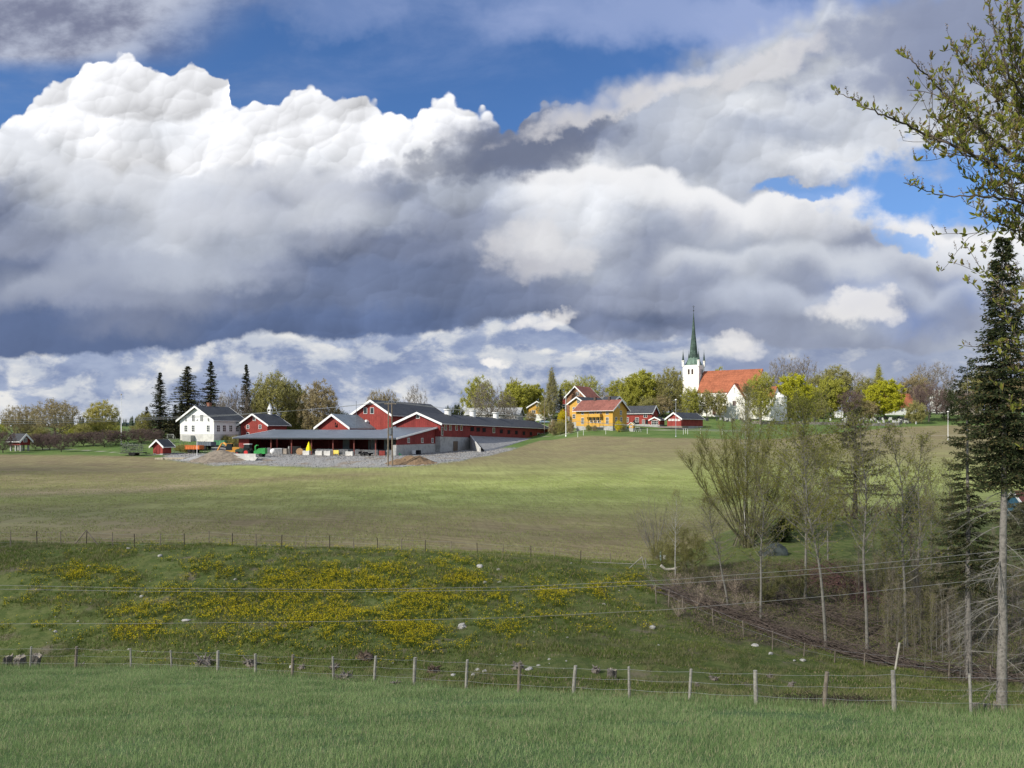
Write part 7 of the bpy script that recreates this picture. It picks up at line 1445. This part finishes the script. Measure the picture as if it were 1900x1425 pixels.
for pix, Y_, r0 in LIMBS:
    P_ = np.array([PT(p, q_, Y_ + .10 * math.sin(i * 1.3)) for i, (p, q_) in enumerate(pix)]) - O_
    # join the limb to the trunk
    zt_ = P_[0][2] - 1.3; st = np.array([np.interp(zt_, zt, tp[:, 0]), np.interp(zt_, zt, tp[:, 1]), zt_]); full_ = np.vstack([st, st * .45 + P_[0] * .55 + np.array([0, 0, -.12]), P_])
    t0 = np.arange(len(full_)); tt = np.linspace(0, len(full_) - 1, len(full_) * 4); fine = np.stack([np.interp(tt, t0, full_[:, k]) for k in range(3)], -1)
    for _ in range(2): fine[1:-1] = (fine[:-2] + fine[1:-1] * 2 + fine[2:]) / 4
    fine[1:-1] += rg.normal(size=fine[1:-1].shape) * .004
    m = MB(); m.tube(fine, np.linspace(r0 * 1.05, .0018, len(fine)), 7); m.build('branch', M('dark_cherry_bark', (.09, .072, .06), .9, .3, 14), BC)
    seg = np.linalg.norm(np.diff(fine, axis=0), axis=1); cum = np.concatenate([[0], np.cumsum(seg)]); s = 1.6 * 0 + cum[8]
    while s < cum[-1]:
        c = np.array([np.interp(s, cum, fine[:, k]) for k in range(3)]); k = min(int(np.searchsorted(cum, s)), len(fine) - 1); d = fine[k] - fine[k - 1]; d /= np.linalg.norm(d); fr = s / cum[-1]; px_ = CX + F * (c[0] + O_[0]) / (c[1] + O_[1])
        if fr > .80:
            if rg.random() < .75: tuft(c, d, .9)
            if rg.random() < .8: raceme(c, d)
        elif rg.random() < (.9 if px_ > 1720 else .35):
            sd_ = rg.normal(size=3) * .7 + d * .6 + np.array([0, 0, .45]); sd_ /= np.linalg.norm(sd_); shoot(c, sd_, rg.uniform(.18, .55) * (1.15 if px_ > 1780 else .65), 0, .0035)
        s += rg.uniform(.034, .07)
    tuft(fine[-1], d, 1.1)
tw.build('twigs', M('dark_cherry_bark', (.09, .072, .06)), BC)
P_ = np.array([q[0] for q in LP]); D = np.array([q[1] for q in LP]); S_ = np.array([q[2] for q in LP])[:, None]; D /= np.linalg.norm(D, axis=1, keepdims=True); R_ = rg.normal(size=D.shape); U = np.cross(D, R_); U /= np.linalg.norm(U, axis=1, keepdims=True); N_ = np.cross(U, D)
mid = P_ + D * S_ * .5 - N_ * S_ * .06; end = P_ + D * S_ - N_ * S_ * .03 * rg.uniform(-3, 3, S_.shape); q1 = P_ + D * S_ * .35 + U * S_ * .19 + N_ * S_ * .05; q2 = P_ + D * S_ * .72 + U * S_ * .15 + N_ * S_ * .05; q3 = P_ + D * S_ * .35 - U * S_ * .19 + N_ * S_ * .05; q4 = P_ + D * S_ * .72 - U * S_ * .15 + N_ * S_ * .05
V_ = np.stack([P_, mid, end, q1, q2, q3, q4], 1).reshape(-1, 3); b = (np.arange(len(P_)) * 7)[:, None]
lf.add(V_, np.concatenate([b + np.array([[0, 3, 4, 1]]), b + np.array([[0, 1, 6, 5]])])); lf.add(V_, np.concatenate([b + np.array([[1, 4, 2]]), b + np.array([[1, 2, 6]])]))
lf.build('leaves', LEAF('bird_cherry_leaves', (.21, .23, .04), (.38, .38, .08), .5, cc=(.25, .18, .06)), BC)
CP = np.array(CP); v, f = leaves(CP, .0085, rg, .3, .9); rc.add(v, f); rc.build('flower_buds', M('brown_flower_buds', (.22, .17, .12), .9, .3, 30), BC)
# ------------------------------------------------------------------ grass, weeds, flowers (uncountable: one object each)
def blades(P_, h, w, rg, lean=.45):
    n = len(P_); a = rg.uniform(0, 6.283, n); sd_ = np.stack([np.cos(a), np.sin(a), 0 * a], -1) * (w * .5)[:, None]; L = np.stack([rg.normal(size=n) * lean, rg.normal(size=n) * lean, np.ones(n)], -1); L /= np.linalg.norm(L, axis=1, keepdims=True)
    v = np.stack([P_ - sd_, P_ + sd_, P_ + L * h[:, None]], 1).reshape(-1, 3); return v, np.arange(3 * n).reshape(-1, 3)
def scatter(n, Ya, Yb, pa=-60, pb=1960, rg=None, pw=1.0):
    y = Ya + (Yb - Ya) * rg.random(n) ** pw; p = rg.uniform(pa, pb, n); keep = rg.random(n) < (y / Yb); y, p = y[keep], p[keep]; return (p - CX) / F * y, y, p
rg = np.random.default_rng(60)
x, y, p = scatter(980000, 12.4, 37, rg=rg); k = y < fence_y(p) + .35 + .35 * rg.normal(size=len(y)); x, y, p = x[k], y[k], p[k]
dn = fbm(x * .5, y * .9, 4); bare = np.zeros(len(x)); q_ = HZ - ground(x, y) * F / y
for a, b, c, d in ((1420, 1329, 110, 7), (930, 1303, 90, 6), (1260, 1372, 60, 7), (610, 1372, 50, 8), (210, 1395, 45, 9), (1700, 1400, 60, 8), (300, 1290, 70, 5), (1090, 1340, 50, 5)): bare = np.maximum(bare, np.exp(-((p - a) / c) ** 2 - ((q_ - b) / d) ** 2))
k = rg.random(len(x)) < np.clip(.92 + dn * 2.2 - bare * (.75 + fbm(x * 2, y * 2, 3)), .10, 1); x, y, dn, p = x[k], y[k], dn[k], p[k]
h = rg.uniform(.07, .17, len(x)) * (1 + dn * .9); e_ = np.clip((y - fence_y(p) + .7) / .7, 0, 1); h = h * (1 + e_ * rg.uniform(0, 1.6, len(x)))
m = MB(); v, f = blades(np.stack([x, y, ground(x, y) - .01], -1), h, 0.0075 + .0 * x + .00035 * y, rg, .38); m.add(v, f)
tag(m.build('crop_grass', LEAF('crop_grass_blades', (.165, .26, .095), (.30, .41, .17), .35, patch=.55, cc=(.42, .40, .24))), 'dense young green crop of grass blades', None, None, 'stuff')
# weeds and grass on the bank and the gully meadow
x, y, p = scatter(900000, 22, 72, rg=rg); fs = FSTART(p); k = (y > fence_y(p) + .5) & (y < fs - .2 + rg.normal(size=len(y)) * .4) & ~((p > 1235) & (y > np.interp(p, [1225, 1340, 1640, 1900], [48, 45, 43, 41])) & (y < 60) & (rg.random(len(y)) < .8)) & ((y < 63) | (p < 1250)); x, y, p = x[k], y[k], p[k]
dn = fbm(x * .28 + 5, y * .4, 5); k = rg.random(len(x)) < np.clip(.70 + dn * 3.4, .22, 1); x, y, p, dn = x[k], y[k], p[k], dn[k]
h = rg.uniform(.05, .16, len(x)) * np.clip(1 + dn * 5, .4, 3.0) * np.where(p > 1150, .75, 1); m = MB(); v, f = blades(np.stack([x, y, ground(x, y) - .01], -1), h, .022 + .0004 * y + 0 * x, rg, .5); m.add(v, f)
tag(m.build('bank_grass', LEAF('bank_grass_blades', (.09, .14, .028), (.205, .24, .06), .3, patch=.22, cc=(.34, .28, .17))), 'rough weedy grass over the bank and gully meadow', None, None, 'stuff')
# yellow flowering mustard in patches
FL = [(150, 1070, 65, 22, .6), (220, 1078, 60, 18, .7), (120, 1062, 30, 16, .5), (270, 1138, 90, 28, .6), (400, 1062, 70, 22, .7), (540, 1075, 60, 30, .8), (620, 1092, 85, 34, 1), (700, 1090, 90, 30, 1), (780, 1128, 70, 38, 1), (430, 1130, 110, 34, .7), (600, 1145, 130, 40, .8), (760, 1165, 80, 36, 1), (250, 1172, 70, 20, .8), (450, 1185, 100, 18, .6), (650, 1188, 60, 14, .8), (862, 1076, 52, 14, .9),
      (900, 1110, 60, 15, .6), (1020, 1105, 60, 20, .7), (1110, 1098, 40, 16, .7), (930, 1168, 60, 16, .6), (900, 1140, 90, 15, .5), (840, 1045, 70, 8, .6), (1150, 1085, 60, 16, .45), (520, 1110, 80, 30, .8), (330, 1100, 80, 16, .5), (710, 1060, 60, 14, .7), (1110, 1160, 60, 12, .3), (1180, 1075, 30, 10, .5), (60, 1100, 60, 30, .1), (520, 1125, 430, 78, .36), (950, 1120, 260, 50, .22)]
x, y, p = scatter(230000, 36, 60, 0, 1260, rg=rg); q_ = HZ - ground(x, y) * F / y; D_ = np.zeros(len(x))
for a, b, c, d, w in FL: D_ = np.maximum(D_, w * np.exp(-(((p - a) / c) ** 2 + ((q_ - b) / d) ** 2) * .9))
cl = fbm(x * .9 + 31, y * 1.1, 4); D_ = np.clip(D_ * 1.15 + cl * 1.3 * (D_ > .04) + fbm(x * 3.1, y * 3.3, 2) * 1.2 * (D_ > .1) - .10, 0, 1) ** 1.4; k = rg.random(len(x)) < D_ * .72 * rg.uniform(.3, 1, len(x)); x, y, D_ = x[k], y[k], D_[k]; n_ = len(x); z = ground(x, y); print('flower plants', n_)
hh = rg.uniform(.16, .42, n_); S0 = np.stack([x, y, z], -1); m = MB()
r3 = np.repeat(np.arange(n_), 5); v, f = blades(S0[r3] + rg.normal(size=(len(r3), 3)) * np.array([.05, .05, 0]), hh[r3] * rg.uniform(.5, 1.0, len(r3)), np.full(len(r3), .035), rg, .35); m.add(v, f, 0)
r6 = np.repeat(np.arange(n_), 5); c = S0[r6] + np.stack([rg.normal(size=len(r6)) * .055, rg.normal(size=len(r6)) * .055, hh[r6] * rg.uniform(.65, 1.08, len(r6))], -1); v, f = leaves(c, .045, rg, .3, .9); m.add(v, f, 1)
tag(m.build('mustard_flowers', [LEAF('mustard_stems', (.07, .12, .02), (.15, .18, .035), .3), LEAF('mustard_petals', (.58, .47, .015), (.90, .76, .03), .4, cc=(.36, .28, .04))]), 'patches of yellow flowering mustard on the bank', None, None, 'stuff')
# dry stalks, dock and coarse tufts among the weeds
x, y, p = scatter(60000, 24, 60, rg=rg); cl = fbm(x * .6 + 3, y * .8 + 8, 4); k = (y > fence_y(p) + .4) & (cl > .04) & ~((p > 1235) & (y > 42)); x, y, cl = x[k], y[k], cl[k]; n_ = len(x); r3 = np.repeat(np.arange(n_), 6); S0 = np.stack([x, y, ground(x, y)], -1)
m = MB(); v, f = blades(S0[r3] + rg.normal(size=(len(r3), 3)) * np.array([.07, .07, 0]), rg.uniform(.12, .36, len(r3)), np.full(len(r3), .02), rg, .6); m.add(v, f)
tag(m.build('coarse_tufts', LEAF('coarse_tuft_blades', (.075, .12, .025), (.30, .27, .15), .3, patch=.8)), 'coarse dry and green tufts among the bank weeds', None, None, 'stuff')
# ragged grass under the crop fence
x, y, p = scatter(240000, 20, 38, rg=rg); e_ = y - fence_y(p) - .25; k = np.abs(e_ + fbm(x * 1.3, y * 1.3, 3) * 1.2) < .42 * rg.random(len(y)) + .1; x, y = x[k], y[k]; m = MB(); v, f = blades(np.stack([x, y, ground(x, y) - .01], -1), rg.uniform(.08, .34, len(x)) * (1 + fbm(x * .8, y, 3) * 2), np.full(len(x), .014), rg, .55); m.add(v, f)
tag(m.build('fence_line_grass', LEAF('fence_line_blades', (.13, .20, .05), (.36, .34, .19), .3, patch=.7)), 'ragged straw coloured grass along the crop fence', None, None, 'stuff')
# clods and sprouts of the sown field
x, y, p = scatter(420000, 60.5, 150, -60, 1500, rg=rg, pw=1.4); k = (y > FSTART(p) + .3) & (fbm(x * .3, y * .3, 4) > -.12); x, y, p = x[k], y[k], p[k]; n_ = len(x); row = np.round(y / .45) * .45; y = row + rg.normal(size=n_) * .09; S0 = np.stack([x, y, ground(x, y)], -1)
k = rg.random(n_) < .28; m = MB(); v, f = leaves(S0[k], .10, rg, .3, .8); m.add(v, f, 0); v, f = blades(S0[~k], rg.uniform(.06, .16, (~k).sum()), np.full((~k).sum(), .04), rg, .5); m.add(v, f, 1)
tag(m.build('field_clods', [LEAF('soil_clods', (.19, .16, .10), (.30, .26, .17), 0), LEAF('sprouting_crop', (.20, .25, .06), (.32, .37, .11), .3)]), 'soil clods and sprouting crop over the sown field', None, None, 'stuff')
# rubble of the yard and its bank
x, y, p = scatter(42000, 160, 232, 300, 1000, rg=rg); k = y > FEND(p) - 1.5; x, y = x[k], y[k]; n_ = len(x); S0 = np.stack([x, y, ground(x, y)], -1); m = MB(); v, f = leaves(S0, .20, rg, .4, .9); m.add(v, f)
tag(m.build('gravel_rubble', LEAF('rubble_stones', (.15, .15, .15), (.36, .35, .335), 0)), 'loose rubble and gravel lying on the farmyard bank', None, None, 'stuff')
# litter twigs in the gully
x, y, p = scatter(60000, 40, 62, 1235, 1960, rg=rg); k = y > np.interp(p, [1225, 1340, 1640, 1900], [47, 44, 42, 40]); x, y = x[k], y[k]; n_ = len(x); S0 = np.stack([x, y, ground(x, y) + rg.uniform(0, .12, n_)], -1); D = rg.normal(size=(n_, 3)); D[:, 2] = np.abs(D[:, 2]) * .7; D /= np.linalg.norm(D, axis=1, keepdims=True)
k = rg.random(n_) < .42; m = MB(); v, f = ribbons(S0[k], S0[k] + D[k] * rg.uniform(.15, .7, (k.sum(), 1)), .018, rg); m.add(v, f, 0); v, f = leaves(S0[~k], .09, rg, .2, .6); m.add(v, f, 1)
tag(m.build('gully_undergrowth', [LEAF('dry_litter_twigs', (.10, .075, .055), (.26, .205, .16), .1), LEAF('bramble_leaves', (.09, .13, .03), (.20, .22, .06), .3)]), 'dry twigs and low brambles covering the gully slope', None, None, 'stuff')
# short grass edge under the village and far lawns
x = None
